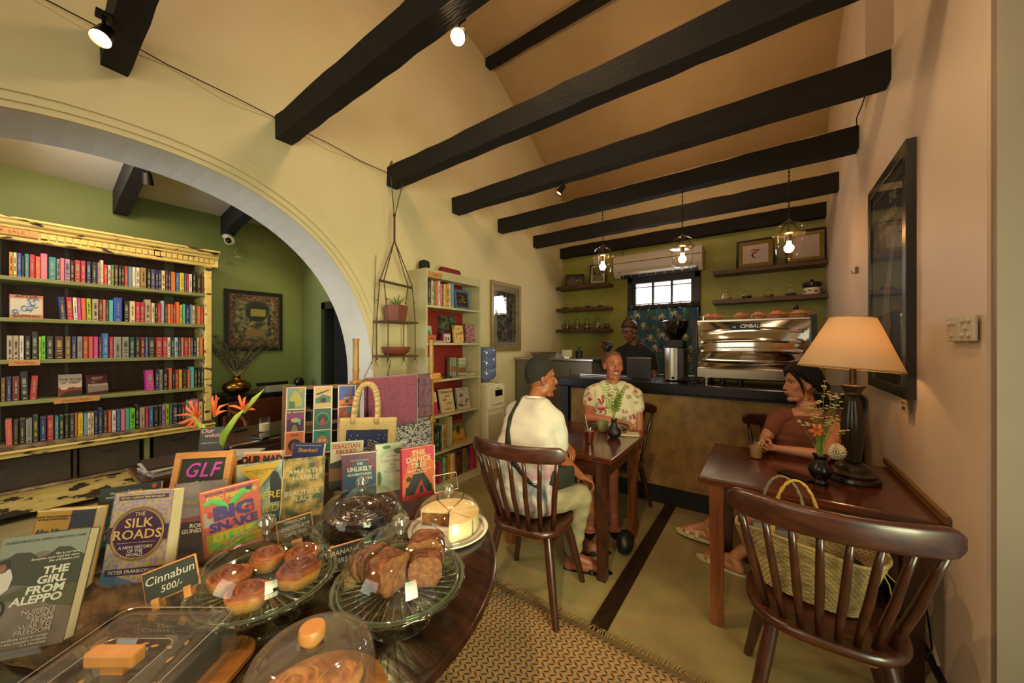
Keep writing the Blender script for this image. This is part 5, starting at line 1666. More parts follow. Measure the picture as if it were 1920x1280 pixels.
flat(t, 'woman_top', 'b0aaa4', [(-.0645, .10), (-.045, .098), (-.036, .105), (-.034, .125), (-.040, .14), (-.05, .143), (-.0645, .138)], y=-.0013)
flat(t, 'woman_hair', '1c100c', disc(-.052, .147, .009, .012), y=-.0015); flat(t, 'woman_face', '7c4430', disc(-.053, .143, .006, .008), y=-.0017)
flat(t, 'child_hair', '18100c', disc(-.058, .112, .008, .008), y=-.0015); flat(t, 'child_face', '7c4434', disc(-.058, .107, .006, .007), y=-.0017)
flat(t, 'child_top', '5c6a74', [(-.0645, .085), (-.05, .085), (-.047, .098), (-.055, .102), (-.0645, .102)], y=-.0015)
b = B(); b.tube([(-.052 + .018 * math.cos(a), -.0015, .072 + .018 * math.sin(a)) for a in [i * PI / 8 for i in range(17)]], .0012, 5); b.tube([(-.064, -.0015, .06), (-.045, -.0015, .088), (-.038, -.0015, .062)], .001, 5); b.out('wheelchair_wheel', blk, t)
tx(t, 'THE\nGIRL\nFROM\nALEPPO', .0185, .046, .105, 'b4b0a4', .035, align='RIGHT', ls=.86, sx=1.12, shear=.05)
tx(t, "NUJEEN'S\nESCAPE\nFROM\nWAR TO\nFREEDOM", .0105, .042, .045, '9a8c80', .01, align='RIGHT', ls=.78, sx=1.1)
tx(t, 'NUJEEN MUSTAFA WITH CHRISTINA LAMB', .0062, .0, .187, '3c423c', .005)
tx(t, 'She is our hero.\nEveryone must read her story.\nShe will inspire you', .0058, .058, .152, 'c4bcac', 0, align='RIGHT')
tx(t, 'An extraordinary story of courage\nfrom one girl who crossed a continent\nin a wheelchair', .0058, .04, .014, 'b4a89c', 0, align='RIGHT')
stnd = T('acrylic_stand', 'clear acrylic book stand holding the Aleppo paperback', 'book stand', (-1.155, .0, .80), .95)
b = B(); b.quad((-.05, -.03, .045), (.05, -.03, .045), (.05, .09, .012), (-.05, .09, .012)); b.quad((-.05, -.03, .045), (.05, -.03, .045), (.05, -.034, .06), (-.05, -.034, .06)); b.out('plate', acry, stnd, solid=.003)

t = cover('book', 'yellow and navy paperback half hidden behind the Aleppo book', (-1.44, .039, .801), .78, .24, *B4, .034, 'b0861c')
flat(t, 'navy_block', '14162c', rect(.012, .15, .0645, .198)); flat(t, 'navy_lower', '14162c', rect(-.0645, .0, .0645, .06)); flat(t, 'cream_edge', 'c8b890', rect(-.0645, .194, .0645, .198), y=-.0008)
tx(t, 'THE BOOK THAT CHANGED HOW\nWE READ OUR WORLD', .0062, -.026, .178, '3c2c10', .01)
tx(t, 'Afua Hirsch', .019, -.02, .145, '24423a', .03, sx=.85)
t = cover('book', 'dark teal paperback with the orange roundel behind The Silk Roads', (-1.464, .170, .818), 1.15, .26, *B4, .02, '0e1e1c')
flat(t, 'teal_island', '1e7474', [(.01, .155), (.03, .172), (.045, .170), (.0645, .178), (.0645, .07), (.02, .05), (-.06, .04), (-.062, .09), (-.03, .13)])
flat(t, 'orange_roundel', 'a04420', disc(.05, .187, .006, .007), y=-.0012)
tx(t, "On a small island\neveryone's a suspect", .0095, -.010, .176, 'b8c0b4', .01)
tx(t, 'DEATH\nIN', .02, -.035, .075, 'c8bc9c', .02)
t = cover('book', 'thick purple and gold paperback titled The Silk Roads', (-1.183, .148, .873), .72, .22, *B4, .036, '6c5a6a', roll=-.04, mat=M('mosaic_gold_cover', '8a7440', .4, col2='6a5c80', ns=120, nd=2, ramp=(.44, .56), coat=.05))
flat(t, 'top_banner', '3a1c30', rect(-.052, .181, .056, .190), y=-.0009)
flat(t, 'blue_corner', '3c5a78', [(-.0645, 0), (.01, 0), (-.0645, .03)], y=-.0008)
flat(t, 'gold_ring', '7c6a44', disc(0, .105, .0605, .060), y=-.0009); flat(t, 'purple_roundel', '34143a', disc(0, .105, .058, .057), y=-.0012)
for a_ in (-.0645, .05): flat(t, 'purple_arm', '34143a', rect(a_, .088, a_ + .0145, .122), y=-.0012)
b = B()
for r_ in (.053, .0555):
    for s_ in (0,):
        b.tube([(r_ * math.cos(a) * 1.0, -.0016, .105 + r_ * .985 * math.sin(a)) for a in [i * PI / 24 for i in range(49)]], .0005, 4)
b.out('gilt_rings', M('gilt_print', 'b08c3c', .5), t)
flat(t, 'author_banner', '34143a', rect(-.058, .018, .0645, .032), y=-.0012)
tx(t, 'THE', .0125, .0, .148, 'b89a5c', .005, y=-.002); tx(t, 'SILK', .0285, 0, .128, 'b89a5c', .012, y=-.002, sx=1.15); tx(t, 'ROADS', .0285, 0, .103, 'b89a5c', .012, y=-.002, sx=1.12)
tx(t, 'A NEW HISTORY\nOF THE\nWORLD', .0095, .0, .068, 'b0a89c', .01, y=-.002, ls=.85); tx(t, 'PETER FRANKOPAN', .0105, .0, .025, 'b0a89c', .012, y=-.002, sx=1.05); tx(t, 'THE NO. 1 SUNDAY TIMES BESTSELLER', .0056, .0, .1855, 'b8a880', .01, y=-.0015)
tx(t, 'Many books have been written which claim to be a history', .0034, .0, .0865, 'a08c98', 0, y=-.002)
t = cover('book', 'grey-lilac misty cover book behind The Silk Roads by Romesh Gunesekera', (-1.40, .300, .798), .93, .26, *B4, .03, '5c5660', mat=M('misty_lilac_cover', '58525e', .45, col2='7a7068', ns=5, st=(1, 1, 4), ramp=(.4, .65), coat=.05))
flat(t, 'dark_lower', '2a1c18', rect(-.0645, 0, .0645, .085)); flat(t, 'rose_glow', '7c3c44', [(-.0645, .085), (.0645, .085), (.0645, .095), (.0, .1), (-.0645, .093)], y=-.001)
tx(t, 'PRISONER', .016, .0, .14, 'a08a20', .02); tx(t, 'ROMESH\nGUNESEKERA', .016, .018, .065, 'cabfae', .02, ls=.9)

t = cover('book', 'coral hardback titled Big Snake Little Snake with green and purple lettering', (-1.284, .373, .812), 1.308, .05, .14, .185, .022, 'c85a44', roll=-.064)
flat(t, 'lower_yellow', 'b0a024', rect(-.06, .01, .066, .062)); flat(t, 'white_label', 'a89a94', rect(-.063, .085, -.04, .125))
green_ = M('snake_green', '4a9c48', .5); purp = M('snake_purple', '3c2278', .5)
b = B(); b.tube([(-.06, -.001, .15), (-.04, -.001, .158), (-.02, -.001, .142), (-.005, -.001, .125), (.012, -.001, .15), (.03, -.001, .165), (.05, -.001, .16)], [.006, .009, .009, .009, .010, .010, .004], 8, sx=.1); b.tube([(-.05, -.0012, .03), (-.02, -.0012, .05), (.02, -.0012, .035), (.06, -.0012, .06)], [.004, .008, .009, .004], 8, sx=.1); b.m = Matrix(); b.out('green_snake', green_, t)
flat(t, 'dice', 'c4a040', [[(.05, .165), (.06, .155), (.066, .166), (.058, .175)], [(.022, .125), (.034, .118), (.038, .13), (.028, .138)]], y=-.002)
flat(t, 'purple_dice', '2c1c50', [[(.036, .168), (.05, .162), (.052, .172), (.042, .178)]], y=-.002)
tx(t, 'BOOKER PRIZE WINNER', .0098, .0, .176, '3a2270', .03, sx=1.05); tx(t, 'DBC PIERRE', .0165, -.004, .162, 'd8a828', .06, sx=1.15)
tx(t, 'BIG', .05, .006, .115, '3c2278', .06, y=-.0024, sx=1.25); tx(t, 'SNAKE', .034, .004, .078, '3c2278', .05, y=-.0024, sx=1.08); tx(t, 'LITTLE', .030, .0, .047, 'c0b028', .06, y=-.0024, sx=1.05); tx(t, 'SNAKE', .028, .0, .018, '6a9c30', .05, y=-.0024, sx=1.1)
flat(t, 'red_heart', 'b03028', [disc(-.048, .118, .007, .009), disc(.0, .08, .006, .006), disc(.045, .11, .006, .008)], y=-.0032)

# GLF chalkboard
t = T('chalkboard_frame', 'bamboo-framed chalkboard lettered GLF 2024 on the round table', 'chalkboard', (-1.53, .329, .798), rot=(-.27, -.05, .62))
for x in (-.089, .089):
    b = B(); b.box((x, 0, .13), (.022, .016, .26), bev=.002); b.out('frame_rail', tanw, t)
for z in (.011, .249):
    b = B(); b.box((0, 0, z), (.156, .016, .022), bev=.002); b.out('frame_rail', tanw, t)
b = B(); b.box((0, .003, .13), (.17, .006, .23)); b.out('board', ash, t)
b = B(); b.box((.092, .05, .12), (.014, .012, .25), rx=.36); b.box((-.092, .05, .12), (.014, .012, .25), rx=.36); b.out('rear_leg', tanw, t)
mgc = M('magenta_chalk', 'b040a8', .8)
text('GLF', .066, (-.004, -.002, .198), mgc, t, 'chalk_lettering', bold=.012, shear=.25, sx=1.0, sp=1.1)
text('2024', .042, (.010, -.002, .148), M('aqua_chalk', '78c0b8', .8), t, 'chalk_lettering', bold=.01, shear=.35)

# our website card with flowers
t = T('slate_card', 'small dark slate card lettered Our website above the chalkboard', 'sign', (-1.785, .44, .995), rot=(-.2, 0, 1.0))
b = B(); b.box((0, 0, .047), (.076, .003, .098)); b.out('card', M('slate', '30363a', .6), t)
b = B(); b.tube([(0, .006, .02), (0, .012, -.12)], .003, 6); b.out('stem', tanw, t)
pkc = M('pink_chalk', 'd89ca8', .8)
text('Our', .024, (-.016, -.0022, .082), pkc, t, 'chalk_lettering', shear=.3); text('website', .019, (.006, -.0022, .064), pkc, t, 'chalk_lettering', shear=.3); text('wildandtheSye.com', .0085, (.0, -.0022, .036), chalk, t, 'chalk_lettering', shear=.3)
t = T('flower_vase', 'dark vase hidden behind the chalkboard holding heliconia flowers', 'vase', (-1.80, .455, .735))
b = B(); b.lathe([(.03, 0), (.05, .02), (.055, .07), (.03, .14), (.022, .17), (.026, .19)], 20, cap1=False); b.out('body', blackgl, t, smooth=True)
b = B(); b.box((0, 0, -.365), (.2, .2, .73), bev=.01); bpy.data.objects.remove(b.out('x', dwood, t))
t = T('plant_stool', 'small dark stool under the heliconia vase beside the round table', 'stool', (-1.86, .48, 0))
b = B(); b.box((0, 0, .72), (.24, .24, .03), bev=.006); b.out('seat', dwood, t)
for x in (-.09, .09):
    for y in (-.09, .09):
        b = B(); b.box((x, y, .355), (.03, .03, .71)); b.out('leg', dwood, t)
ora = M('heliconia_orange', 'd4642c', .5, col2='c04a2c', ns=20); hgr = M('heliconia_green', '6c8a2c', .5, col2='98a444', ns=16)
t = T('heliconia', 'orange heliconia flower heads with pale green stems behind the slate card', 'flowers', (-1.80, .455, .80), math.atan2(RT.y, RT.x))
b = B()
for pts, rs in (([(-.05, 0, .10), (-.03, 0, .22), (-.045, 0, .30)], [.004, .005, .008]), ([(.0, 0, .1), (.04, 0, .26), (.09, 0, .33), (.12, 0, .36)], [.006, .016, .010, .003]), ([(.12, 0, .345), (.16, 0, .40), (.20, .0, .44)], [.004, .010, .001]), ([(-.1, 0, .36), (-.06, 0, .30), (-.02, 0, .24)], [.002, .012, .006])):
    b.tube(pts, rs, 8, sx=.5)
b.out('stems', hgr, t, smooth=True)
rr = random.Random(8)
for cx_, cz_, dirs in ((-.07, .33, [(-.06, .05), (-.03, .08), (.01, .07), (-.08, .01), (.02, .03), (-.05, -.05), (-.01, -.07), (.03, -.02), (-.075, -.03)]), (.02, .40 - .02, []), (.0, .33, [(.01, .09), (.02, .11), (.045, .06), (.05, .03), (-.01, .1)]), (.115, .36, [(-.02, .07), (.01, .06), (.035, .03), (-.045, .02), (.05, .0)])):
    for dx, dz in dirs:
        b = B(); b.tube([(cx_, 0, cz_), (cx_ + dx * .6, rr.uniform(-.01, .01), cz_ + dz * .7), (cx_ + dx, rr.uniform(-.02, .02), cz_ + dz * .85)], [.005, .006, .0008], 6, sx=.5); b.out('bract', ora, t, smooth=True)

t = cover('book', 'orange and black paperback titled Our Mad behind the yellow-flapped book', (-1.482, .494, .832), .82, .25, *B4, .02, 'c8b48c')
flat(t, 'orange_panel', 'c4643c', rect(-.058, .01, .06, .190)); tx(t, 'OUR MAD', .036, .0, .167, '17130f', .06, sx=.82, y=-.0014); tx(t, 'FURNITURE', .024, .0, .136, '17130f', .06, sx=.8, y=-.0014)
t = cover('book', 'paperback with a yellow triangular flap and stormy sea cover', (-1.40, .475, .815), 1.12, .08, *B4, .02, '3c6a78', mat=M('stormy_sea_cover', '1c4654', .4, col2='b0b49a', ns=10, nd=6, ramp=(.42, .68), coat=.05))
flat(t, 'yellow_flap', 'c0981c', [(-.0645, .192), (.06, .196), (.0, .115)]); flat(t, 'dark_figure', '10110e', [(.03, .06), (.06, .06), (.062, .13), (.052, .16), (.038, .165), (.028, .14), (.03, .1)], y=-.001)
tx(t, 'THE WINNERS OF THE YEAR\nTALES STILL TO\nBE TOLD', .0065, .0, .168, '3c3418', .0, y=-.0014); tx(t, 'WHERE', .034, .004, .085, 'c8a818', .01, shear=.1); tx(t, 'BURIED', .034, .0, .04, 'c8a818', .01, shear=.1)
t = cover('book', 'jungle-green paperback by Amanthi Harris titled Beautiful Place', (-1.30, .565, .825), .98, .32, *B4, .02, '5c5a2c', mat=M('jungle_painting_cover', '2c3a1c', .4, col2='9a7c3c', ns=26, nd=6, ramp=(.4, .62), coat=.05))
flat(t, 'deer', '8a4c24', [(.035, .155), (.045, .155), (.05, .17), (.045, .185), (.035, .178)]); tx(t, 'AMANTHI\nHARRIS', .0225, .006, .140, 'b0a888', .01, ls=.95, sx=1.08); tx(t, 'BEAUTIFUL\nPLACE', .0215, .0, .07, 'b0a888', .01, ls=.95, sx=1.05); tx(t, 'WINNER OF THE GRATIAEN PRIZE\nA VIVID AND MOVING NOVEL', .0055, .0, .182, 'b4ac84', 0)
flat(t, 'white_edge', 'c8c0a0', rect(-.0645, 0, -.0628, .198), y=-.001)
t = cover('book', 'blue book with gold lettering peeping above the Amanthi Harris book', (-1.535, .670, .815), .6, .25, *B4, .02, '1e2c64')
tx(t, 'Shankari', .024, .0, .168, 'b08c3c', .02); tx(t, 'THE MULTI-AWARD WINNING AUTHOR', .006, .0, .187, 'a8b0c8', 0)
t = cover('book', 'pale green book by Sebastian Faulks with red lettering', (-1.434, .797, .81), .91, .23, *B4, .022, 'b4b498')
flat(t, 'dark_landscape', '1c2018', [(-.0645, 0), (.0645, 0), (.0645, .12), (.02, .135), (-.0645, .11)]); flat(t, 'brown_road', '6c4a38', rect(-.0645, .04, .0645, .09), y=-.001)
tx(t, 'SEBASTIAN\nFAULKS', .0235, -.002, .166, 'a82c1c', .03, ls=.95, sx=.97); tx(t, 'FROM THE BESTSELLING AUTHOR OF BIRDSONG', .0052, .0, .189, '3c3c34', 0)
t = cover('book', 'crimson and blue patterned book titled The Unlikely in white letters', (-1.275, .765, .80), .98, .12, *B4, .022, '5a1c38', mat=M('crimson_lattice_cover', '5c1434', .4, col2='3c1c44', ns=80, ramp=(.47, .53), coat=.05))
flat(t, 'blue_dome', '1e4c6c', [(-.058, .02), (.058, .02), (.056, .12), (.045, .125), (.042, .14), (.028, .145), (.02, .16), (.008, .168), (0, .182), (-.008, .168), (-.02, .16), (-.028, .145), (-.042, .14), (-.045, .125), (-.056, .12)])
tx(t, 'THE', .014, .0, .155, 'd0c8a8', .02, sx=.8); tx(t, 'UNLIKELY', .023, .0, .135, 'd4ccb4', .03, sx=.85); tx(t, 'ADVENTURES', .014, .0, .115, 'd4ccb4', .02); tx(t, 'SISTERS', .016, .02, .098, 'd4ccb4', .02); tx(t, 'BALLI KAUR JASWAL', .0072, .0, .169, 'c8b080', .0)
flat(t, 'cream_edge', 'c8b890', [rect(-.0645, .194, .0645, .198), rect(.061, 0, .0645, .198)], y=-.0012)
t = cover('book', 'pale green floral book titled Everything the Light Touches', (-1.345, .965, .772), 1.1, .18, .135, .205, .034, '8c9c84', mat=M('pale_leaf_cover', '7c8c6c', .45, col2='a8a898', ns=9, ramp=(.4, .65)))
flat(t, 'cream_oval', 'b8b8a4', disc(0, .105, .05, .062)); flat(t, 'green_leaves', '3c5430', [disc(.03, .17, .02, .012), disc(-.055, .06, .01, .03), disc(-.02, .19, .018, .008)], y=-.001)
tx(t, 'EVERYTHING\nTHE\nLIGHT\nTOUCHES', .0155, .0, .105, '5c6a78', .0, ls=1.0); tx(t, 'JANICE PARIAT', .008, .0, .15, '5c6a5c', 0)
flat(t, 'lilac_flower', '94609c', disc(.055, .19, .012, .01), y=-.0012)
t = cover('book', 'red and orange paperback titled The Dance Tree', (-1.155, .955, .792), 1.22, .04, .14, .205, .02, 'b01c3c')
flat(t, 'orange_glow', 'c05a28', [(-.066, .0), (.07, .0), (.07, .13), (.015, .198), (-.025, .198), (-.045, .14), (-.066, .08)]); flat(t, 'black_tree', '14100e', [(-.062, .01), (.062, .01), (.045, .06), (.02, .10), (.008, .12), (0, .165), (-.006, .12), (-.022, .10), (-.046, .05)], y=-.001)
flat(t, 'red_ground', '8c1018', rect(-.07, .0, .07, .018), y=-.0014); flat(t, 'red_dancer', 'a81828', [(-.02, .018), (.035, .018), (.02, .045), (.012, .075), (.004, .062), (-.008, .04)], y=-.0014); flat(t, 'black_dancer', '0c0a08', [[(.0, .02), (.02, .02), (.016, .05), (.004, .05)], [(-.056, .02), (-.046, .02), (-.048, .055), (-.054, .05)], [(.048, .02), (.056, .02), (.054, .05), (.05, .05)]], y=-.0018)
flat(t, 'dark_roundel', '18100e', disc(-.042, .083, .010, .010), y=-.0018); flat(t, 'white_edge', 'd0c8b8', rect(.067, 0, .07, .205), y=-.0018)
tx(t, 'THE\nDANCE\nTREE', .029, .0, .158, 'c0ac8c', .012, y=-.0022, ls=.86, sx=1.05); tx(t, 'KIRAN MILLWOOD\nHARGRAVE', .0115, .004, .108, 'd0a890', .015, y=-.0022, ls=.9)


# --- chalk signs ----------------------------------------------------------
def sign(lb, pos, yaw, lean, roll, w, h, lines, frame=tanw, board=ash, grp='small chalkboard price signs'):
    t = T('chalk_sign', lb, 'sign', pos, group=grp)
    t.rotation_mode = 'QUATERNION'
    t.rotation_quaternion = (Matrix.Rotation(yaw, 3, 'Z') @ Matrix.Rotation(-lean, 3, 'X') @ Matrix.Rotation(roll, 3, 'Y')).to_quaternion()
    b = B(); b.box((0, .001, h / 2), (w, .005, h), bev=.0024); b.out('frame', frame, t)
    b = B(); b.box((0, -.001, h / 2), (w - .006, .004, h - .006)); b.out('board', board, t)
    for s_, size, x, z in lines:
        text(s_, size, (x, -.0036, z), chalk, t, 'chalk_lettering', shear=.2, bold=.004)
    return t


t = sign('chalk sign lettered Cinnabun 500/- on its little easel before The Silk Roads', (-1.054, .197, .872), .85, .27, -.30, .102, .066, [('Cinnabun', .024, .0, .043), ('500/-', .019, .0, .020)])
for x in (-.03, .028):
    b = B(); b.box((x, .002, -.004), (.014, .022, .024), bev=.002); b.out('peg', tanw, t)
t = sign('chalk sign lettered American Chocolate Cake seen through the cinnamon bun dome', (-1.215, .515, .80), 1.15, .25, -.12, .10, .068, [('AMERICAN', .012, .0, .056), ('CHOCOLATE', .013, .0, .038), ('CAKE 750/-', .013, .0, .020)])
b = B(); b.box((0, .004, -.012), (.03, .04, .026), bev=.002); b.out('peg', tanw, t)
t = sign('chalk sign beginning with BA between the three glass domes', (-.915, .520, .815), 1.0, .2, -.1, .085, .066, [('BANANA', .017, -.006, .047), ('BREAD', .017, -.004, .027)])
b = B(); b.box((0, .004, -.022), (.03, .04, .05), bev=.002); b.out('peg', tanw, t)
t = sign('clear price sign with a pale outline behind the carrot cake dome knob', (-1.035, .995, .835), .7, .2, -.15, .095, .068, [], frame=M('pale_outline', 'c8b898', .5), board=gla)
b = B()
b.tube([(-.046, -.003, .002), (.046, -.003, .002), (.046, -.003, .066), (-.046, -.003, .066), (-.046, -.003, .002)], .0015, 5); b.out('outline', MC['pale_outline'], t)
for c in list(t.children):
    if c.name.startswith('frame'): bpy.data.objects.remove(c)
b = B(); b.box((0, .003, -.035), (.03, .04, .07), bev=.002); b.out('peg', acry, t)

# --- glass cake stands ------------------------------------------------------
def knob(b, z, s=1.0):
    b.lathe([(.010 * s, z - .004), (.008 * s, z + .004), (.017 * s, z + .012), (.021 * s, z + .022), (.018 * s, z + .033), (.008 * s, z + .040), (.001, z + .041)], 18)


kglass = glass('knob_glass', 'e8e4d8', .04, 2.2, haze=.03)
def cakestand(lb, dlb, pos, r, h0, dr, dh, plate=None, foot=True, g=True):
    t = T('cake_stand', lb, 'cake stand', pos, group='glass cake stands on the round table' if foot else None)
    sc = lambda k, j: 1 + (.018 * math.cos(k * 2 * PI / 80 * 20) if 5 <= j <= 8 else 0)
    b = B()
    m_ = plate or glg
    if foot:
        b.lathe([(.001, h0 - .006), (r * .3, h0 - .006), (r * .9, h0 - .003), (r * .985, h0 + .006), (r * 1.03, h0 + .010), (r * 1.06, h0 + .009), (r * 1.06, h0 + .004), (r * 1.02, h0 - .001), (r * 1.0, h0 - .006), (r * .92, h0 - .010), (r * .3, h0 - .014)], 80, cap0=False, cap1=False, mod=sc)
        b.out('plate', m_, t, smooth=True)
        b = B()
        for k in range(36):
            a = k * PI / 18
            b.tube([(r * .35 * math.cos(a), r * .35 * math.sin(a), h0 - .004), (r * .93 * math.cos(a + .12), r * .93 * math.sin(a + .12), h0)], [.0012, .0022], 4)
        b.lathe([(r * .99, h0 + .004), (r * 1.01, h0 + .0085), (r * 1.045, h0 + .0095)], 60, cap0=False, cap1=False)
        o = b.out('moulded_ribs', glass('rib_glass', 'b9c4ac', .08, 1.8, haze=.10), t, smooth=True); o['kind'] = 'stuff'
        b = B(); b.lathe([(r * .3, h0 - .012), (.022, h0 - .03), (.022, h0 - .05), (.05, .012), (.075, .004), (.078, .0)], 40, cap0=False, cap1=False); b.out('foot', m_, t, smooth=True)
    else:
        b.lathe([(.06, 0), (r * .9, .004), (r, .014), (r * .985, .017), (r * .88, .008), (.001, .006)], 64); b.out('plate', m_, t, smooth=True)
    dz = h0 + .001 if foot else .009
    d = T('glass_dome', dlb, 'glass dome', Vector(pos) + Vector((0, 0, dz)), group='glass domes over the cakes')
    b = B(); b.lathe([(dr * 1.02, 0), (dr * 1.0, .003)] + [(dr * math.cos(a) ** .72, dh * math.sin(a) ** .9 + .003) for a in [i * PI / 2 / 16 for i in range(1, 16)]] + [(.004, dh + .003)], 64, cap0=False); b.out('dome', gla, d, smooth=True)
    b = B(); b.lathe([(dr * 1.0, 0), (dr * 1.025, .001), (dr * 1.025, .005), (dr * .995, .007)], 64, cap0=False, cap1=False); b.out('rim_bead', glass('rib_glass'), d, smooth=True)
    b = B(); knob(b, dh + .003, 1.0); b.out('knob', kglass, d, auto=25)
    return t


P1, P2, P3, P4 = Vector((-.985, .35, .76)), Vector((-.722, .54, .76)), Vector((-1.085, .66, .76)), Vector((-.912, .885, .76))
cakestand('footed glass cake stand with cinnamon buns', 'glass dome over the cinnamon buns', P1, .147, .085, .138, .118)
cakestand('footed glass cake stand with banana bread', 'glass dome over the banana bread', P2, .147, .085, .138, .118)
cakestand('footed glass cake stand with the dark chocolate cake', 'glass dome over the dark chocolate cake', P3, .140, .06, .134, .118)
cakestand('white plate with a wedge-cut carrot cake at the table edge', 'clear dome over the frosted carrot cake', P4, .140, 0, .122, .115, plate=M('white_china', 'd8d0c4', .2, coat=.4), foot=False)

# cinnamon buns
bunm = bpy.data.materials.new('baked_bun')
bunm.use_nodes = True
N, L = bunm.node_tree.nodes, bunm.node_tree.links
tc = N.new('ShaderNodeTexCoord'); sp = N.new('ShaderNodeSeparateXYZ'); L.new(tc.outputs['Object'], sp.inputs[0])
nz = N.new('ShaderNodeTexNoise'); nz.inputs['Scale'].default_value = 45; nz.inputs['Detail'].default_value = 5; L.new(tc.outputs['Object'], nz.inputs[0])
ma = N.new('ShaderNodeMath'); ma.operation = 'MULTIPLY_ADD'; ma.inputs[1].default_value = .018; L.new(nz.outputs['Fac'], ma.inputs[0]); L.new(sp.outputs['Z'], ma.inputs[2])
mr = N.new('ShaderNodeMapRange'); mr.inputs[1].default_value = .022; mr.inputs[2].default_value = .052; L.new(ma.outputs[0], mr.inputs[0])
cr = N.new('ShaderNodeValToRGB'); e = cr.color_ramp.elements
e[0].position = 0; e[0].color = lin('b88c48'); e[1].position = 1; e[1].color = lin('52200a')
q = e.new(.38); q.color = lin('b87c38'); q = e.new(.62); q.color = lin('7c3c14')
L.new(mr.outputs[0], cr.inputs[0]); L.new(cr.outputs[0], N['Principled BSDF'].inputs['Base Color'])
N['Principled BSDF'].inputs['Roughness'].default_value = .5; N['Principled BSDF'].inputs['Coat Weight'].default_value = .12
bp = N.new('ShaderNodeBump'); bp.inputs['Strength'].default_value = .8; bp.inputs['Distance'].default_value = .003; L.new(nz.outputs['Fac'], bp.inputs['Height']); L.new(bp.outputs[0], N['Principled BSDF'].inputs['Normal'])


def bun(lb, pos, r=.044, seed=0, h=.036):
    b = B()
    def f(u, v):
        a = u * 2 * PI
        wob = 1 + .06 * math.sin(2 * a + seed) + .04 * math.sin(5 * a + seed * 2)
        if v < .4:
            s_ = v / .4
            rad = r * wob * (.86 + .14 * math.sin(s_ * PI * .6)); z = s_ * h * .8
        else:
            s_ = 1 - (v - .4) / .6
            rad = r * wob * .98 * s_
            z = h * (.8 + .28 * (1 - s_ ** 2.5)) + .0042 * math.sin(a - s_ * 13 + seed) * min(1, 6 * s_ * (1.02 - s_))
        return (rad * math.cos(a), rad * math.sin(a), z)
    b.grid(f, 56, 34, cu=True)
    o = b.out('cinnamon_bun', bunm, smooth=True)
    o.location = pos
    return tag(o, lb, 'cinnamon bun', 'cinnamon buns under the glass dome')


for i, (a, d, lb, s_) in enumerate([(-.080, -.012, 'cinnamon bun nearest the left rim of the stand', 1), (-.045, .068, 'cinnamon bun at the back left under the knob', .95), (.038, .080, 'cinnamon bun at the far back right of the stand', .95), (.074, .008, 'tall pale-sided cinnamon bun at the right of the stand', 1.05), (.005, -.068, 'cinnamon bun at the front of the stand', 1)]):
    bun(lb, P1 + FW * d + RT * a + Vector((0, 0, .081)), .043 * s_, i * 1.7, .036 * (1.25 if i == 3 else 1))

# banana bread slices
bread = M('banana_bread_crust', '3a1a0a', .5, col2='7c4418', ns=38, nd=7, ramp=(.36, .66), bump=.9, bs=70)
crumb = M('banana_bread_crumb', '6a3c1c', .8, col2='8c5a30', ns=70, nd=5, bump=.5, bs=120)
def loaf(lb, pos, rz, th, w=.085, h=.075, seed=0, tilt=0, mats=None, name='banana_bread_slice'):
    rr = random.Random(seed)
    b = B()
    n, m = 34, max(3, int(th / .007))
    pr = []
    for k in range(n):
        a = 2 * PI * k / n
        x, z = math.cos(a), math.sin(a)
        pr.append((w / 2 * (abs(x) ** .5) * math.copysign(1, x) * (1.0 if z > -.2 else .88), h / 2 + h / 2 * (abs(z) ** .62) * math.copysign(1, z)))
    rs = []
    for j in range(m + 1):
        y = (j / m - .5) * th
        rs.append([(x * (1 + .05 * mnoise.noise(Vector((x * 30, y * 40, z * 30 + seed)))), y + .002 * mnoise.noise(Vector((x * 60, seed, z * 60))), max(0, z + (.008 * mnoise.noise(Vector((x * 35 + seed, y * 35, 1))) if z > h * .6 else 0))) for x, z in pr])
    b.rings(rs)
    for f in b.bm.faces:
        if len(f.verts) > 6: f.material_index = 1
    o = b.out(name, mats or [bread, crumb], auto=50)
    o.location = pos
    o.rotation_euler = (tilt, 0, rz)
    return tag(o, lb, 'cake slice', 'banana bread under the glass dome')


def pp(c, a, d, z): return c + FW * d + RT * a + Vector((0, 0, z))


rc = math.atan2(RT.y, RT.x)
loaf('dark banana bread slice standing at the far left of the stand', pp(P2, -.090, .020, .081), rc + .95, .020, .078, .068, 1, -.12)
loaf('banana bread slice standing second from the left', pp(P2, -.066, .012, .081), rc + 1.0, .020, .082, .078, 2, -.06)
loaf('cracked-topped banana bread chunk in the front middle of the stand', pp(P2, -.022, -.022, .081), rc + 1.05, .050, .088, .082, 3, 0)
loaf('thick banana bread chunk with pale crumb side at the right', pp(P2, .050, .052, .081), rc + .15, .055, .095, .088, 4, 0)
loaf('banana bread piece at the back right of the stand', pp(P2, .062, .0, .081), rc + .1, .035, .08, .07, 5, 0)
b = B()
rr = random.Random(6)
for k in range(70):
    a, d = rr.uniform(-.1, .1), rr.uniform(-.1, .1)
    if a * a + d * d < .012: b.ell(pp(P2, a, d, .083), (.002, .002, .0015), 6)
o = b.out('crumbs', bread); tag(o, 'scattered brown crumbs around the banana bread', 'crumbs', kind='stuff')

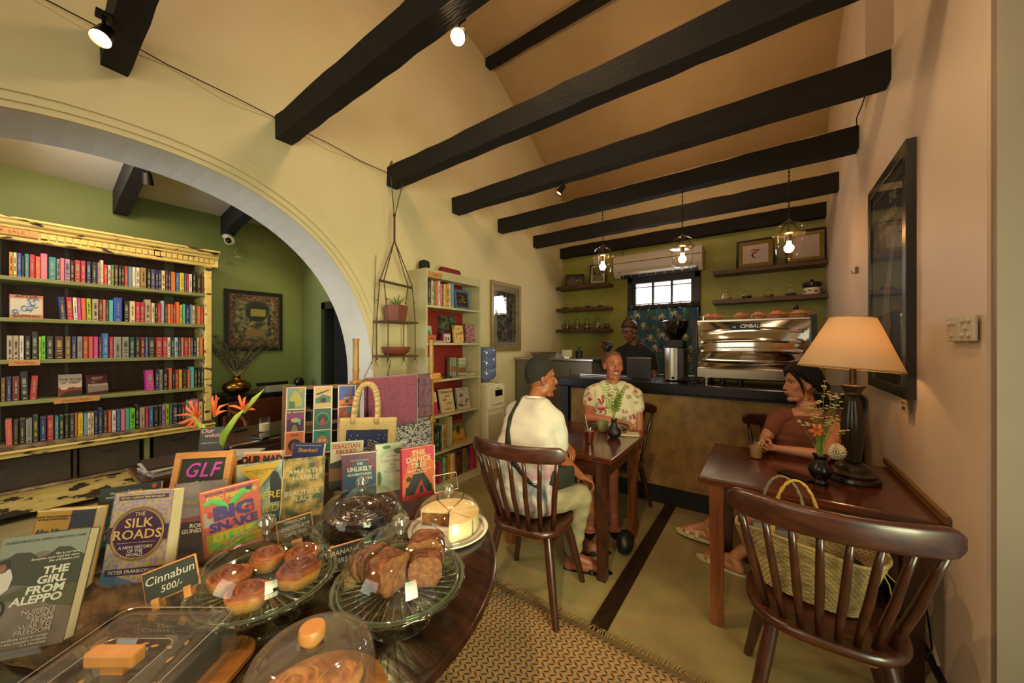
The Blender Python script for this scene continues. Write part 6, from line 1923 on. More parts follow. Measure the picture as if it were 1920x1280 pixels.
# chocolate cake
choc = M('chocolate_frosting', '120805', .28, col2='24110a', ns=20, bump=.6, bs=40, coat=.4)
b = B()
def ck(u, v):
    a = u * 2 * PI
    r_ = .112
    if v < .45: s_ = v / .45; rad = r_ * (1 + .02 * math.sin(a * 9 + s_ * 14)); z = s_ * .062
    else: s_ = 1 - (v - .45) / .55; rad = r_ * s_; z = .062 + .006 * math.sin(s_ * 40 + a * 2) * (1 if s_ > .1 else 0) + .010 * (1 - s_)
    return (rad * math.cos(a), rad * math.sin(a), z)
b.grid(ck, 72, 40, cu=True)
o = b.out('chocolate_cake', choc, smooth=True); o.location = P3 + Vector((0, 0, .056)); tag(o, 'whole dark chocolate cake with swirled frosting under the middle dome', 'cake')

# carrot cake wedges with frosting
frost = M('cream_frosting', 'c8ae78', .45, col2='d4c096', ns=14, bump=.25, bs=30); carrot = M('carrot_crumb', '5c3216', .8, col2='8c5c2c', ns=60, nd=6, bump=.6, bs=100)
wl = ['carrot cake wedge at the back left, its frosting edge to the rim', 'carrot cake wedge at the far back of the plate', 'carrot cake wedge at the back right of the plate', 'carrot cake wedge at the right showing its brown cut side', 'carrot cake wedge at the left of the plate']
for k, a0 in enumerate([2.35, 1.45, .55, -.35, 3.25]):
    a0 += rc - PI / 2 + .5
    t = T('carrot_cake_wedge', wl[k], 'cake slice', P4 + FW * .014 + Vector((0, 0, .0085)), group='wedges of frosted carrot cake')
    n = 10
    A = [a0 + .86 * i / n for i in range(n + 1)]
    c0 = Vector((.004 * math.cos(a0 + .43), .004 * math.sin(a0 + .43), 0))
    out_ = [(c0.x, c0.y)] + [(c0.x + .098 * math.cos(a), c0.y + .098 * math.sin(a)) for a in A]
    b = B(); b.prism(out_, 0, .045, 'z'); b.out('crumb', carrot, t)
    out2 = [(c0.x, c0.y)] + [(c0.x + .102 * math.cos(a), c0.y + .102 * math.sin(a)) for a in A]
    b = B(); b.prism(out2, .045, .056, 'z')
    b.rings([[(c0.x + .0985 * math.cos(a), c0.y + .0985 * math.sin(a), z) for a in A] + [(c0.x + .1025 * math.cos(a), c0.y + .1025 * math.sin(a), z) for a in A[::-1]] for z in (.001, .046)])
    b.out('frosting', frost, t)

# --- round board with acrylic cloche, wooden knob ---------------------------
pl = at(-.352, .622, .76)
t = T('round_serving_board', 'round pale wooden board nearest the camera under the wooden-knobbed cloche', 'serving board', pl)
maple = M('pale_maple', '9c6434', .4, col2='b07a44', ns=4, st=(1.5, 9, 9), coat=.15)
b = B(); b.lathe([(.12, 0), (.127, .004), (.127, .013), (.122, .017), (.001, .017)], 64); b.out('board', maple, t, auto=40)
t = T('acrylic_cloche', 'clear cloche with a round wooden knob at the bottom of the picture', 'cloche', pl + Vector((0, 0, .0175)))
b = B(); b.lathe([(.104, 0), (.104, .06), (.101, .088), (.093, .104), (.080, .112), (.060, .116), (.001, .118)], 64, cap0=False, cap1=False); b.out('cover', acry, t, smooth=True)
b = B(); b.lathe([(.013, .117), (.014, .123), (.0200, .126), (.0215, .131), (.0215, .143), (.0195, .147), (.001, .1475)], 28); b.out('knob', M('knob_maple', 'b47c44', .4, col2='9a6430', ns=8), t, auto=40)
b = B(); b.lathe([(.024, .1175), (.024, .1195)], 28); b.out('knob_washer', acry, t)
for i, (a, d, s_, lb) in enumerate([(-.045, .02, .045, 'brown pastry at the left under the wooden-knobbed cloche'), (.03, .035, .042, 'brown pastry at the back right under the wooden-knobbed cloche'), (.0, -.045, .045, 'brown pastry at the front under the wooden-knobbed cloche')]):
    o = bun(lb, pl + RT * a + FW * d + Vector((0, 0, .017)), s_, i + 9, .026); o.name = 'pastry'; o['category'] = 'pastry'; o['group'] = 'pastries under the cloche'

# --- rectangular board, chocolate slab and clear lid ------------------------
pb = at(-.700, .585, .76)
t = T('rectangular_serving_board', 'rectangular pale wooden board with rounded corners at the lower left', 'serving board', pb, rc)
b = B()
def rrect(w, d, r_, n=6):
    P_ = []
    for cx_, cy_, a0 in ((w / 2 - r_, d / 2 - r_, 0), (-w / 2 + r_, d / 2 - r_, PI / 2), (-w / 2 + r_, -d / 2 + r_, PI), (w / 2 - r_, -d / 2 + r_, 1.5 * PI)):
        P_ += [(cx_ + r_ * math.cos(a0 + PI / 2 * i / n), cy_ + r_ * math.sin(a0 + PI / 2 * i / n)) for i in range(n + 1)]
    return P_
b.rings([[(x, y, z) for x, y in rrect(w_, d_, .045)] for w_, d_, z in ((.295, .39, 0), (.305, .40, .004), (.305, .40, .013), (.298, .393, .017))]); b.out('board', M('warm_maple', '8c5426', .4, col2='a06a34', ns=4, st=(9, 1.5, 9), coat=.05), t, auto=40)
t = T('chocolate_slab_cake', 'dark chocolate slab cake sprinkled with almond flakes under the clear lid', 'cake', pb + Vector((0, 0, .017)), rc)
b = B(); b.rings([[(x, y, z) for x, y in rrect(w_, d_, .012)] for w_, d_, z in ((.195, .30, 0), (.20, .305, .01), (.20, .305, .035), (.19, .295, .042))]); b.out('cake_body', M('grey_chocolate', '2a1e1a', .3, col2='1a110c', ns=7, coat=.5), t, auto=40)
for k in range(26):
    b = B(Matrix.Translation((rr.uniform(-.085, .085), rr.uniform(-.14, .14), .0435)) @ Matrix.Rotation(rr.uniform(0, 3), 4, 'Z')); b.ell((0, 0, 0), (.0075, .0035, .001), 8); b.out('almond_flake', M('almond', 'b08a4c', .6), t)
t = T('clear_lid', 'rectangular clear cover with a wooden bar handle at the lower left', 'cake cover', pb + Vector((0, 0, .0175)), rc)
b = B()
R_ = [[(x, y, z) for x, y in rrect(w_, d_, r_)] for w_, d_, z, r_ in ((.245, .345, 0, .02), (.238, .338, .06, .02), (.230, .330, .078, .025), (.215, .315, .084, .03), (.13, .17, .084, .02), (.115, .155, .068, .018))]
b.rings(R_, False, True); b.out('cover', acry, t, auto=50)
b = B(); b.tube([(x, y, .0845) for x, y in rrect(.232, .332, .026)] + [(rrect(.232, .332, .026)[0][0], rrect(.232, .332, .026)[0][1], .0845)], .0009, 4); b.tube([(x, y, .0845) for x, y in rrect(.132, .172, .02)] + [(rrect(.132, .172, .02)[0][0], rrect(.132, .172, .02)[0][1], .0845)], .0009, 4); b.out('edge_ridge', glass('ridge_glass', 'd8d0c8', .1, 1.5, haze=.3), t)
b = B(); b.box((.003, .035, .096), (.088, .026, .026), bev=.005); b.box((.003, .035, .078), (.04, .012, .02)); b.out('handle', M('knob_maple'), t)

# --- postcards on a wooden board (easel) -------------------------------------
pcx = Vector((-1.96, .945, 0))
t = T('postcard_board', 'brown wooden rack of art postcards behind the display books', 'postcard rack', pcx, rot=(-.10, 0, .98))
b = B()
for x in (-.185, .185): b.box((x, 0, .60), (.022, .02, 1.2))
for z in (1.185, .62, .985, .79): b.box((0, .004, z), (.35, .014, .022))
b.out('frame', M('rack_wood', '4a2a12', .45, col2='5c3618', ns=6, st=(1, 9, 9)), t)
b = B(); b.box((0, .20, .58), (.03, .02, 1.16), rx=.33); b.out('rear_strut', M('rack_wood'), t)
b = B()
for z in (.60, .745, .965 - .06, 1.03): pass
b.box((0, -.014, .70), (.37, .03, .008)); b.box((0, -.014, .817), (.37, .034, .006)); b.box((0, -.012, .937), (.37, .03, .006)); b.box((0, -.012, 1.057), (.37, .026, .006)); b.out('ledges', M('rack_wood'), t)
W_ = t.rotation_euler.to_matrix().to_4x4()
cards = [('aqua postcard of a jumbled yellow town, top left of the rack', '6a8c84', [('a89c50', [(-.03, .02), (.03, .02), (.03, .06), (.015, .10), (-.01, .115), (-.03, .07)]), ('c08040', disc(.025, .12, .012)), ('4c6444', rect(-.035, .01, -.005, .05))], None),
         ('cream postcard with a dark elephant and green hills, top middle', 'c4a074', [('3c7464', [(-.04, .03), (.04, .035), (.04, .07), (0, .085), (-.04, .06)]), ('3c1c14', [(-.012, .035), (.014, .035), (.018, .055), (.01, .065), (-.012, .062)]), ('20443c', [(-.04, .09), (.03, .115), (.035, .11), (-.03, .082)])], None),
         ('blue and orange beach postcard lettered Ceylon, top right', '3c4a9c', [('c0643c', rect(-.044, 0, .044, .045)), ('c07858', [(-.02, .05), (.044, .055), (.044, .065), (-.02, .06)]), ('7c5a30', [(.015, .04), (.022, .04), (.026, .13), (.018, .13)]), ('24201c', disc(0, .035, .012, .01))], ('CEYLON', .018, .015, '2c1c18')),
         ('purple postcard lettered Air Ceylon, middle row left', '3c1c50', [('7c2c78', rect(-.044, .075, .044, .11)), ('a0a068', disc(0, .07, .022, .014)), ('5cae8c', [(.01, .07), (.03, .075), (.022, .04), (.014, .055)]), ('7c6c50', [(-.02, .005), (.015, .005), (.005, .04), (-.01, .045)])], ('AIR CEYLON', .0165, .122, 'c8b868')),
         ('teal postcard with concentric ovals and a red figure, middle row', '2c5c54', [('4c7c6c', disc(0, .07, .036, .04)), ('24443e', disc(0, .068, .029, .031)), ('943c48', [(-.012, .03), (.014, .03), (.012, .06), (0, .075), (-.012, .06)])], None),
         ('red postcard with a climbing figure on blue, middle row right', '7c2c28', [('3c7c8c', rect(0, .09, .044, .13)), ('8c4a2c', [(-.02, .01), (.01, .01), (.02, .08), (.0, .12), (-.02, .09)])], None),
         ('orange postcard of a dark-haired woman, bottom left of the rack', 'c0663c', [('2c2018', disc(0, .055, .033, .036)), ('a0583c', disc(0, .045, .016, .028))], ('GALLE', .014, .12, '5c2c1c')),
         ('turquoise postcard of a bald moustached man, bottom middle', '1e7c70', [('b06c44', disc(0, .065, .026, .034)), ('b06c44', disc(-.027, .06, .007, .01)), ('b06c44', disc(.027, .06, .007, .01)), ('d8d0b8', disc(-.01, .07, .007)), ('d8d0b8', disc(.012, .07, .007)), ('1c1410', disc(-.01, .07, .003)), ('1c1410', disc(.012, .07, .003)), ('241814', [(-.02, .045), (-.01, .05), (0, .047), (.01, .05), (.022, .045), (.01, .042), (-.01, .042)]), ('a03060', rect(-.02, .01, .02, .025))], ('CEYLON', .012, .12, '14443c')),
         ('brown and pink postcard half behind the tote bag, bottom right', '6a3c34', [('a08078', disc(.0, .06, .025, .03))], None)]
for k, (lb, col, art_, tt_) in enumerate(cards):
    c_, r_ = k % 3, k // 3
    loc = pcx + (W_ @ Vector(((-.128, .005, .128)[c_], -.020 - .006 * r_, (1.06, .94, .82)[r_] + .002)))
    q_ = T('postcard', lb, 'postcard', loc, group='art postcards on the wooden rack', rot=(-.10, 0, .98 + random.uniform(-.02, .02)))
    q_.scale = (.95, 1, .90)
    b = B(); b.box((0, 0, .07), (.1, .0012, .142)); b.out('card', M('postcard_border', 'c0a8a0', .5), q_)
    flat(q_, 'picture', col, rect(-.044, .006, .044, .136), y=-.0010)
    for i_, (cc, poly) in enumerate(art_): flat(q_, 'picture_detail', cc, [(x, z + .004) for x, z in poly], y=-.0016 - .0003 * i_)
    if tt_: tx(q_, tt_[0], tt_[1], 0, tt_[2], tt_[3], .03, y=-.0035, sx=.9)
# ================================================================== rug
rg = bpy.data.materials.new('chevron_jute_rug')
rg.use_nodes = True
N, L = rg.node_tree.nodes, rg.node_tree.links
def mth(op, a, b_=None, c=None):
    n = N.new('ShaderNodeMath'); n.operation = op
    for i, v in enumerate((a, b_, c)):
        if v is None: continue
        if isinstance(v, (int, float)): n.inputs[i].default_value = v
        else: L.new(v, n.inputs[i])
    return n.outputs[0]
tc = N.new('ShaderNodeTexCoord'); sp = N.new('ShaderNodeSeparateXYZ'); L.new(tc.outputs['Object'], sp.inputs[0])
row = mth('MULTIPLY', sp.outputs['Y'], 1 / .042)
fr = mth('FRACT', row)
tri = mth('ABSOLUTE', mth('SUBTRACT', fr, .5))
xx = mth('ADD', mth('MULTIPLY', sp.outputs['X'], 1 / .030), mth('MULTIPLY', tri, 1.7))
st = mth('GREATER_THAN', mth('FRACT', xx), .60)
gap = mth('LESS_THAN', tri, .43)
gap2 = mth('GREATER_THAN', tri, .07)
dk = mth('MULTIPLY', mth('MULTIPLY', st, gap), gap2)
nz = N.new('ShaderNodeTexNoise'); nz.inputs['Scale'].default_value = 60; nz.inputs['Detail'].default_value = 4; L.new(tc.outputs['Object'], nz.inputs[0])
mx = N.new('ShaderNodeMix'); mx.data_type = 'RGBA'; mx.inputs[6].default_value = lin('ac8858'); mx.inputs[7].default_value = lin('40331e'); L.new(dk, mx.inputs[0])
m2 = N.new('ShaderNodeMix'); m2.data_type = 'RGBA'; m2.blend_type = 'MULTIPLY'; m2.inputs[0].default_value = .5; L.new(mx.outputs[2], m2.inputs[6]); L.new(nz.outputs['Color'], m2.inputs[7])
L.new(m2.outputs[2], N['Principled BSDF'].inputs['Base Color']); N['Principled BSDF'].inputs['Roughness'].default_value = .95
bp = N.new('ShaderNodeBump'); bp.inputs['Strength'].default_value = .5; bp.inputs['Distance'].default_value = .003; L.new(mth('SUBTRACT', nz.outputs['Fac'], mth('MULTIPLY', dk, .4)), bp.inputs['Height']); L.new(bp.outputs[0], N['Principled BSDF'].inputs['Normal'])
t = T('chevron_rug', 'flat woven jute rug with dark chevron rows and fringed edge', 'rug', (-.75, .35, 0))
b = B(); b.grid(lambda u, v: (-1.5 + 2.55 * u, -1.1 + 2.40 * v, .007 + .0015 * math.sin(u * 30) * math.sin(v * 17)), 60, 40); b.out('woven_field', rg, t, smooth=True, solid=.005)
b = B(); rr = random.Random(14)
for k in range(230):
    x = -1.49 + k * 2.53 / 230
    b.tube([(x, 1.295, .008), (x + rr.uniform(-.006, .006), 1.32, .006), (x + rr.uniform(-.01, .01), 1.345, .004)], [.0035, .003, .002], 4)
o = b.out('fringe', M('fringe_jute', '8c7444', .9), t); o['kind'] = 'stuff'
b = B(); b.box((-.225, 1.285, .0115), (2.54, .02, .004)); b.out('edge_binding', M('edge_jute', '5c4826', .9), t)

# ================================================================== café tables
def table(lb, c, w, d, legs, rz=0, h=.75):
    t = T('cafe_table', lb, 'table', (c[0], c[1], 0), rz)
    b = B(); b.box((0, 0, h - .016), (w, d, .032), bev=.007); b.out('tabletop', M('table_top_wood', '38150a', .2, col2='5a2812', ns=4, st=(1.3, 9, 9), ramp=(.3, .75), bump=.05, coat=.5), t)
    b = B()
    for y in (-d / 2 + .05, d / 2 - .05): b.box((0, y, h - .08), (w - .12, .022, .10))
    for x in (-w / 2 + .06, w / 2 - .06): b.box((x, 0, h - .08), (.022, d - .12, .10))
    b.out('apron', chairw2, t)
    for x, y, m_ in legs:
        b = B(); b.rings([[(x + sx_ * s_, y + sy_ * s_, z) for sx_, sy_ in ((-1, -1), (1, -1), (1, 1), (-1, 1))] for s_, z in ((.026, 0), (.033, h - .034))]); b.out('leg', m_, t)
    return t
table('dark wood café table between the two men', (-1.14, 2.42), .83, .84, [(.34, -.365, chairw), (.34, .235, legw), (-.35, -.36, legw), (-.35, .36, chairw)])
table('dark wood café table with the lamp against the right wall', (.135, 2.395), .83, .755, [(-.335, -.32, legw), (.34, -.32, chairw), (-.335, .32, chairw), (.34, .32, chairw)])
b = B(); b.box((.547, 2.42, .768), (.016, .84, .03)); tag(b.out('wall_ledge_strip', M('pale_ledge_wood', '6c4a24', .5)), 'narrow wooden strip between the lamp table and the right wall', 'strip')

# ================================================================== spindle chairs
def chair(lb, loc, rz, ns, rail_w=.54, tall=.915, railh=.082, thick=.03, seatw=.44):
    t = T('spindle_chair', lb, 'chair', loc, rz, group='spindle-back wooden chairs')
    b = B()
    def seat(u, v, zoff=0):
        return 0
    pts = []
    n = 36
    for k in range(n):
        a = 2 * PI * k / n
        ca, sa = math.cos(a), math.sin(a)
        wv = (seatw / 2) * (1 - .10 * (-sa if sa < 0 else 0))
        pts.append((wv * abs(ca) ** .62 * math.copysign(1, ca), .205 * abs(sa) ** .7 * math.copysign(1, sa)))
    rs = []
    for s_, z in ((.93, .412), (.985, .417), (1.0, .430), (.99, .444), (.96, .449)):
        rs.append([(x * s_, y * s_, z) for x, y in pts])
    for s_ in (.85, .65, .4, .15, .02):
        rs.append([(x * s_, y * s_, .449 - .012 * (1 - s_ ** 2) + .004 * math.exp(-(x * s_ / .04) ** 2) * (1 if y > 0 else 0)) for x, y in pts])
    b.rings(rs); b.out('seat', chairw2, t, auto=60)
    for sx_ in (-1, 1):
        for sy_ in (-1, 1):
            b = B(); p0, p1 = Vector((sx_ * .145, sy_ * .13, .415)), Vector((sx_ * .225, sy_ * .215, 0))
            b.tube([p0, p0.lerp(p1, .3), p0.lerp(p1, .55), p1], [.020, .024, .022, .0165], 14); b.out('leg', chairw, t, smooth=False, auto=50)
    for sx_ in (-1, 1):
        b = B(); b.tube([(sx_ * .16, -.14, .38), (sx_ * .17, .14, .38)], .014, 8); b.out('side_brace', chairw, t, auto=50)
    b = B(); b.prism([(-.15, .405), (.15, .405), (.12, .375), (-.12, .375)], .12, .14); b.out('seat_brace', legw, t); b = B(); b.prism([(-.15, .405), (.15, .405), (.12, .375), (-.12, .375)], -.14, -.12); b.out('seat_brace', legw, t)
    # bowed top rail
    hw = rail_w / 2
    def ry(x): return -.205 - .085 * (1 - (x / hw) ** 2)
    b = B(); rs = []
    N_ = 28
    for k in range(N_ + 1):
        f = -1 + 2 * k / N_
        x = f * hw
        e = max(0, abs(f) - .88) / .12
        hh = railh / 2 * math.sqrt(max(.12, 1 - e ** 2 * .7)); th = thick / 2 * math.sqrt(max(.15, 1 - e ** 2 * .6))
        tx_ = Vector((1, 2 * .085 * x / hw ** 2, 0)).normalized(); nv = Vector((-tx_.y, tx_.x, 0))
        c = Vector((x, ry(x), tall - railh / 2))
        sec = []
        for a in range(16):
            an = 2 * PI * a / 16
            ca, sa = math.cos(an), math.sin(an)
            sec.append(c + nv * (th * abs(ca) ** .45 * math.copysign(1, ca) - .10 * (hh * sa) * .3) + Vector((0, 0, hh * abs(sa) ** .45 * math.copysign(1, sa))))
        rs.append(sec)
    b.rings(rs); b.out('top_rail', chairw2, t, auto=50)
    for k in range(ns):
        f = -1 + 2 * k / (ns - 1)
        xb = f * .165; yb = -.175 + .07 * abs(f) ** 2.2
        xt = f * (hw - .035); 
        end = k in (0, ns - 1)
        p0, p1 = Vector((xb, yb, .44)), Vector((xt, ry(xt), tall - railh + .006))
        mid = p0.lerp(p1, .5) + Vector((0, -.008, 0))
        r_ = .0115 if not end else .0135
        b = B(); b.tube([p0, p0.lerp(p1, .25), mid, p0.lerp(p1, .8), p1], [r_ * .9, r_ * 1.12, r_ * 1.15, r_, r_ * .85], 10); b.out('spindle', chairw, t, smooth=True)
    return t
chair('spindle-back wooden chair the young man in the white tee sits on', (-1.09, 1.73, 0), .12, 7)
chair('spindle-back wooden chair nearest the camera with a straw basket on its seat', (.165, 1.745, 0), .03, 8, rail_w=.56, tall=.905, railh=.088, thick=.042, seatw=.46)
chair('spindle-back chair under the man in the floral shirt, before the counter', (-1.04, 3.01, 0), PI + .0, 7, tall=.90)
chair('dark spindle-back chair the woman in the brown tee sits on', (.13, 2.985, 0), PI, 7, tall=.90)

# ================================================================== things on the two tables
def fern(t, mat_, n=11, h=.28, spread=.10, seed=1):
    rr = random.Random(seed)
    for k in range(n):
        b = B()
        a = rr.uniform(0, 2 * PI) if k else 0
        L2 = spread * rr.uniform(.5, 1) if k else .01
        hh = h * rr.uniform(.55, 1) if k else h
        P_ = [Vector((math.cos(a) * L2 * s_ ** 1.4, math.sin(a) * L2 * s_ ** 1.4, .10 + hh * s_ * (1.15 - .15 * s_))) for s_ in [i / 12 for i in range(13)]]
        b.tube(P_, [.0018] * 10 + [.0012, .001, .0006], 4)
        for i in range(4, 13):
            d = (P_[i] - P_[i - 1]).normalized(); sd = d.cross(Vector((math.cos(a + 1.5), math.sin(a + 1.5), .1))).normalized()
            for s_ in (-1, 1):
                le = .040 * (1 - (i - 4) / 13)
                e_ = P_[i] + sd * s_ * le + d * le * .55
                m__ = P_[i].lerp(e_, .5)
                b.quad(P_[i], m__ + d * .0055, e_, m__ - d * .0055)
        b.out('frond', mat_, t)
ptg = M('leaf_green', '5c7c28', .55, col2='8a9c40', ns=30)
t = T('black_bud_vase', 'small matt black vase on the table between the men', 'vase', (-.887, 2.50, .75))
bv = M('matt_black_clay', '0e0c0c', .5)
b = B(); b.lathe([(.022, 0), (.040, .012), (.050, .035), (.046, .055), (.026, .080), (.017, .105), (.020, .128), (.023, .133), (.018, .13), (.012, .11)], 28, cap1=False); b.out('body', bv, t, smooth=True)
t = T('leafy_sprigs', 'green leafy sprigs with small red flowers in the black vase between the men', 'plant', (-.887, 2.50, .765))
fern(t, ptg, 12, .29, .12, 4)
rr = random.Random(17)
for k in range(13):
    b = B(); c = Vector((-.055 - rr.uniform(0, .05), -.02 + rr.uniform(-.03, .03), .20 + rr.uniform(-.045, .05)))
    if k > 9: c = Vector((-.08 + rr.uniform(-.01, .02), 0, .155 + rr.uniform(-.01, .02)))
    for q in range(4): b.ell(c + Vector((rr.uniform(-.007, .007), rr.uniform(-.007, .007), rr.uniform(-.008, .008))), (.007, .007, .006), 8)
    b.out('flower', M('pink_red_flower', '9c2438', .6) if k < 10 else M('yellow_bud', 'a8902c', .6), t, smooth=True)
t = T('iced_tea_glass', 'glass of red iced tea with a clear straw on the men\'s table', 'drink', (-.978, 2.265, .75))
b = B(); b.lathe([(.027, 0), (.029, .004), (.036, .085), (.0385, .118), (.0375, .119)], 24, cap1=False); b.out('glass', gla, t, smooth=True)
b = B(); b.lathe([(.0265, .008), (.0345, .082)], 24); b.out('tea', M('red_tea', '4c0c06', .15, coat=.5), t, auto=40)
b = B()
for k in range(5): b.box((rr.uniform(-.014, .014), rr.uniform(-.014, .014), .083 + rr.uniform(-.004, .006)), (.016, .015, .013), rz=rr.uniform(0, 2), rx=.4, bev=.002)
b.out('ice_cubes', glass('ice', 'd8c8b8', .1, 1.5, haze=.2), t)
b = B(); b.tube([(.005, 0, .01), (-.02, .005, .13), (-.032, .01, .185)], .003, 8); b.out('straw', glass('straw_clear', 'd8d0c4', .1, 1.4, haze=.35), t)
t = T('tea_cup', 'pale greenish cup behind the iced tea glass', 'cup', (-1.02, 2.62, .75), .5)
b = B(); b.lathe([(.025, 0), (.034, .01), (.042, .06), (.044, .085), (.041, .085), (.038, .05), (.01, .012)], 24, cap1=False); b.out('bowl', M('celadon', '8c8a5c', .35), t, auto=50)
b = B(); b.tube([(.04, 0, .07), (.065, 0, .065), (.066, 0, .035), (.038, 0, .025)], .005, 8); b.out('handle', MC['celadon'], t)
t = T('white_pouch', 'small white card pouch with a key on the corner of the men\'s table', 'pouch', (-.82, 2.63, .75), .35)
b = B(); b.box((0, 0, .008), (.14, .095, .014), bev=.004); b.out('body', M('cream_card', 'b8a88c', .6), t)
b = B(); b.tube([(-.03 + .012 * math.cos(a), .012 * math.sin(a), .018) for a in [i * PI / 5 for i in range(11)]], .002, 6); b.box((-.055, 0, .018), (.035, .006, .003)); b.out('key', brass, t)

t = T('latte_glass', 'ribbed glass of iced milky coffee in front of the woman', 'drink', (-.045, 2.535, .75))
b = B(); b.lathe([(.028, 0), (.030, .003), (.036, .085), (.0365, .090)], 40, cap1=False, mod=lambda k, j: 1 + .012 * (k % 2)); b.out('glass', gla, t, smooth=True)
b = B(); b.lathe([(.0275, .006), (.0335, .068)], 24); b.out('coffee', M('milky_coffee', '9c7446', .35), t, auto=40)
b = B(); b.tube([(.0, 0, .01), (.02, .004, .10), (.035, .01, .125), (.07, .02, .14)], .0028, 8); b.out('straw', M('steel_straw', 'b0a898', .25, metal=.9), t)
t = T('smartphone', 'black phone lying flat by the small black vase', 'phone', (.13, 2.30, .75), .9)
b = B(); b.box((0, 0, .005), (.075, .15, .008), bev=.003); b.out('body', blackgl, t)
t = T('black_posy_vase', 'squat glossy black vase in front of the table lamp', 'vase', (.215, 2.25, .75))
b = B(); b.lathe([(.026, 0), (.034, .006), (.028, .018), (.024, .024), (.038, .04), (.047, .062), (.044, .085), (.026, .108), (.022, .118), (.028, .134), (.033, .14), (.026, .136), (.018, .115)], 32, cap1=False); b.out('body', M('glossy_black_clay', '0c0a0a', .22), t, smooth=True)
t = T('posy', 'posy of tiny cream umbels, an orange lily and a white chrysanthemum', 'flowers', (.215, 2.25, .86), math.atan2(RT.y, RT.x))
b, b2 = B(), B()
rr = random.Random(33)
stems = []
for k in range(15):
    x1, y1, z1 = rr.uniform(-.03, .12), rr.uniform(-.04, .05), rr.uniform(.15, .33)
    if k == 0: x1, z1 = .035, .355
    if k == 1: x1, z1 = .13, .19
    if k == 2: x1, z1 = .12, .13
    if k == 3: x1, z1 = -.075, .17
    P_ = [Vector((0, 0, 0)), Vector((x1 * .3, y1 * .3, z1 * .45)), Vector((x1 * .8, y1 * .8, z1 * .8)), Vector((x1, y1, z1))]
    b.tube(P_, [.0018, .0016, .0012, .001], 4)
    for q in range(5):
        f = rr.uniform(.45, 1)
        p = P_[2].lerp(P_[3], f) if f > .5 else P_[1].lerp(P_[2], f)
        e_ = p + Vector((rr.uniform(-.028, .028), rr.uniform(-.02, .02), rr.uniform(.012, .03)))
        b.tube([p, e_], .0008, 3)
        b2.ell(e_, (.008, .008, .003), 8)
    b2.ell(P_[3], (.010, .010, .003), 8)
b.out('stems', ptg, t)
o = b2.out('umbels', M('cream_umbel', 'b8a878', .7), t); o['kind'] = 'stuff'
b = B()
for k in range(9):
    b.quad((-.01, 0, .02), (-.02 + .01 * (k % 3), .004, .06 + .01 * k), (-.05 + .02 * (k % 5), .01 * (k % 2), .10 + .012 * k), (-.005 + .004 * k, 0, .05 + .006 * k))
b.out('slender_leaves', ptg, t)
b = B()
for k in range(6):
    a = k * PI / 3; c = Vector((-.035, -.02, .15))
    b.tube([c, c + Vector((math.cos(a) * .022, -.006, math.sin(a) * .022)), c + Vector((math.cos(a) * .042, .004, math.sin(a) * .040))], [.004, .011, .001], 8, sx=.25)
b.out('lily', M('orange_lily', 'c04c24', .5, col2='d47a34', ns=30), t, smooth=True)
b = B()
for ring in range(5):
    for k in range(8 + ring * 3):
        a = k * 2 * PI / (8 + ring * 3) + ring * .3; el = 1.3 - ring * .33
        d = Vector((math.cos(a) * math.cos(el), -abs(math.sin(el)), math.sin(a) * math.cos(el)))
        c = Vector((.048, -.03, .055))
        b.tube([c + d * .006, c + d * .026, c + d * .040], [.003, .008, .002], 6, sx=.4)
b.out('chrysanthemum', M('white_petal', 'd4c8a8', .7), t, smooth=True)

# table lamp
t = T('table_lamp', 'table lamp with cream shade and fluted black column on the wall table', 'lamp', (.352, 2.405, .75))
lb_ = M('ebonised_lamp_wood', '120d09', .3, col2='2a2015', ns=12, coat=.2)
b = B(); b.lathe([(.098, 0), (.102, .008), (.098, .022), (.088, .028), (.092, .040), (.078, .052), (.068, .056), (.066, .070), (.052, .082), (.040, .088)], 8 * 5); b.out('foot', lb_, t, auto=35)
b = B(); b.lathe([(.032, .085), (.030, .10), (.036, .15), (.045, .22), (.046, .27), (.040, .33), (.030, .39), (.026, .42)], 72, mod=lambda k, j: 1 - .09 * (k % 6 in (0, 1)) * (0 < j < 7)); b.out('fluted_column', lb_, t, smooth=True)
b = B(); b.lathe([(.026, .42), (.032, .425), (.030, .435), (.044, .46), (.048, .468), (.040, .474), (.012, .476)], 32); b.out('capital', M('antique_gold_black', '3c2e18', .4), t, auto=40)
b = B(); b.lathe([(.013, .475), (.013, .55), (.022, .553), (.022, .60), (.010, .61)], 16); b.tube([(-.06, 0, .555), (-.075, 0, .65), (-.03, 0, .77), (0, 0, .80), (.03, 0, .77), (.075, 0, .65), (.06, 0, .555)], .002, 6); b.out('stem_and_harp', MC['old_brass'], t, auto=40)
shm = bpy.data.materials.new('linen_lampshade'); shm.use_nodes = True
N, L = shm.node_tree.nodes, shm.node_tree.links
N.remove(N['Principled BSDF'])
df = N.new('ShaderNodeBsdfDiffuse'); df.inputs[0].default_value = lin('d8ccb0'); tr = N.new('ShaderNodeBsdfTranslucent'); tr.inputs[0].default_value = lin('b09068')
nz = N.new('ShaderNodeTexNoise'); nz.inputs['Scale'].default_value = 120; cr = N.new('ShaderNodeMapRange'); cr.inputs[3].default_value = .34; cr.inputs[4].default_value = .46; L.new(nz.outputs['Fac'], cr.inputs[0])
mx = N.new('ShaderNodeMixShader'); L.new(cr.outputs[0], mx.inputs[0]); L.new(df.outputs[0], mx.inputs[1]); L.new(tr.outputs[0], mx.inputs[2]); L.new(mx.outputs[0], N['Material Output'].inputs[0])
b = B(); b.lathe([(.198, .55), (.143, .675), (.088, .80)], 48, cap0=False, cap1=False); SH_ = b.out('lampshade', shm, t, smooth=True)
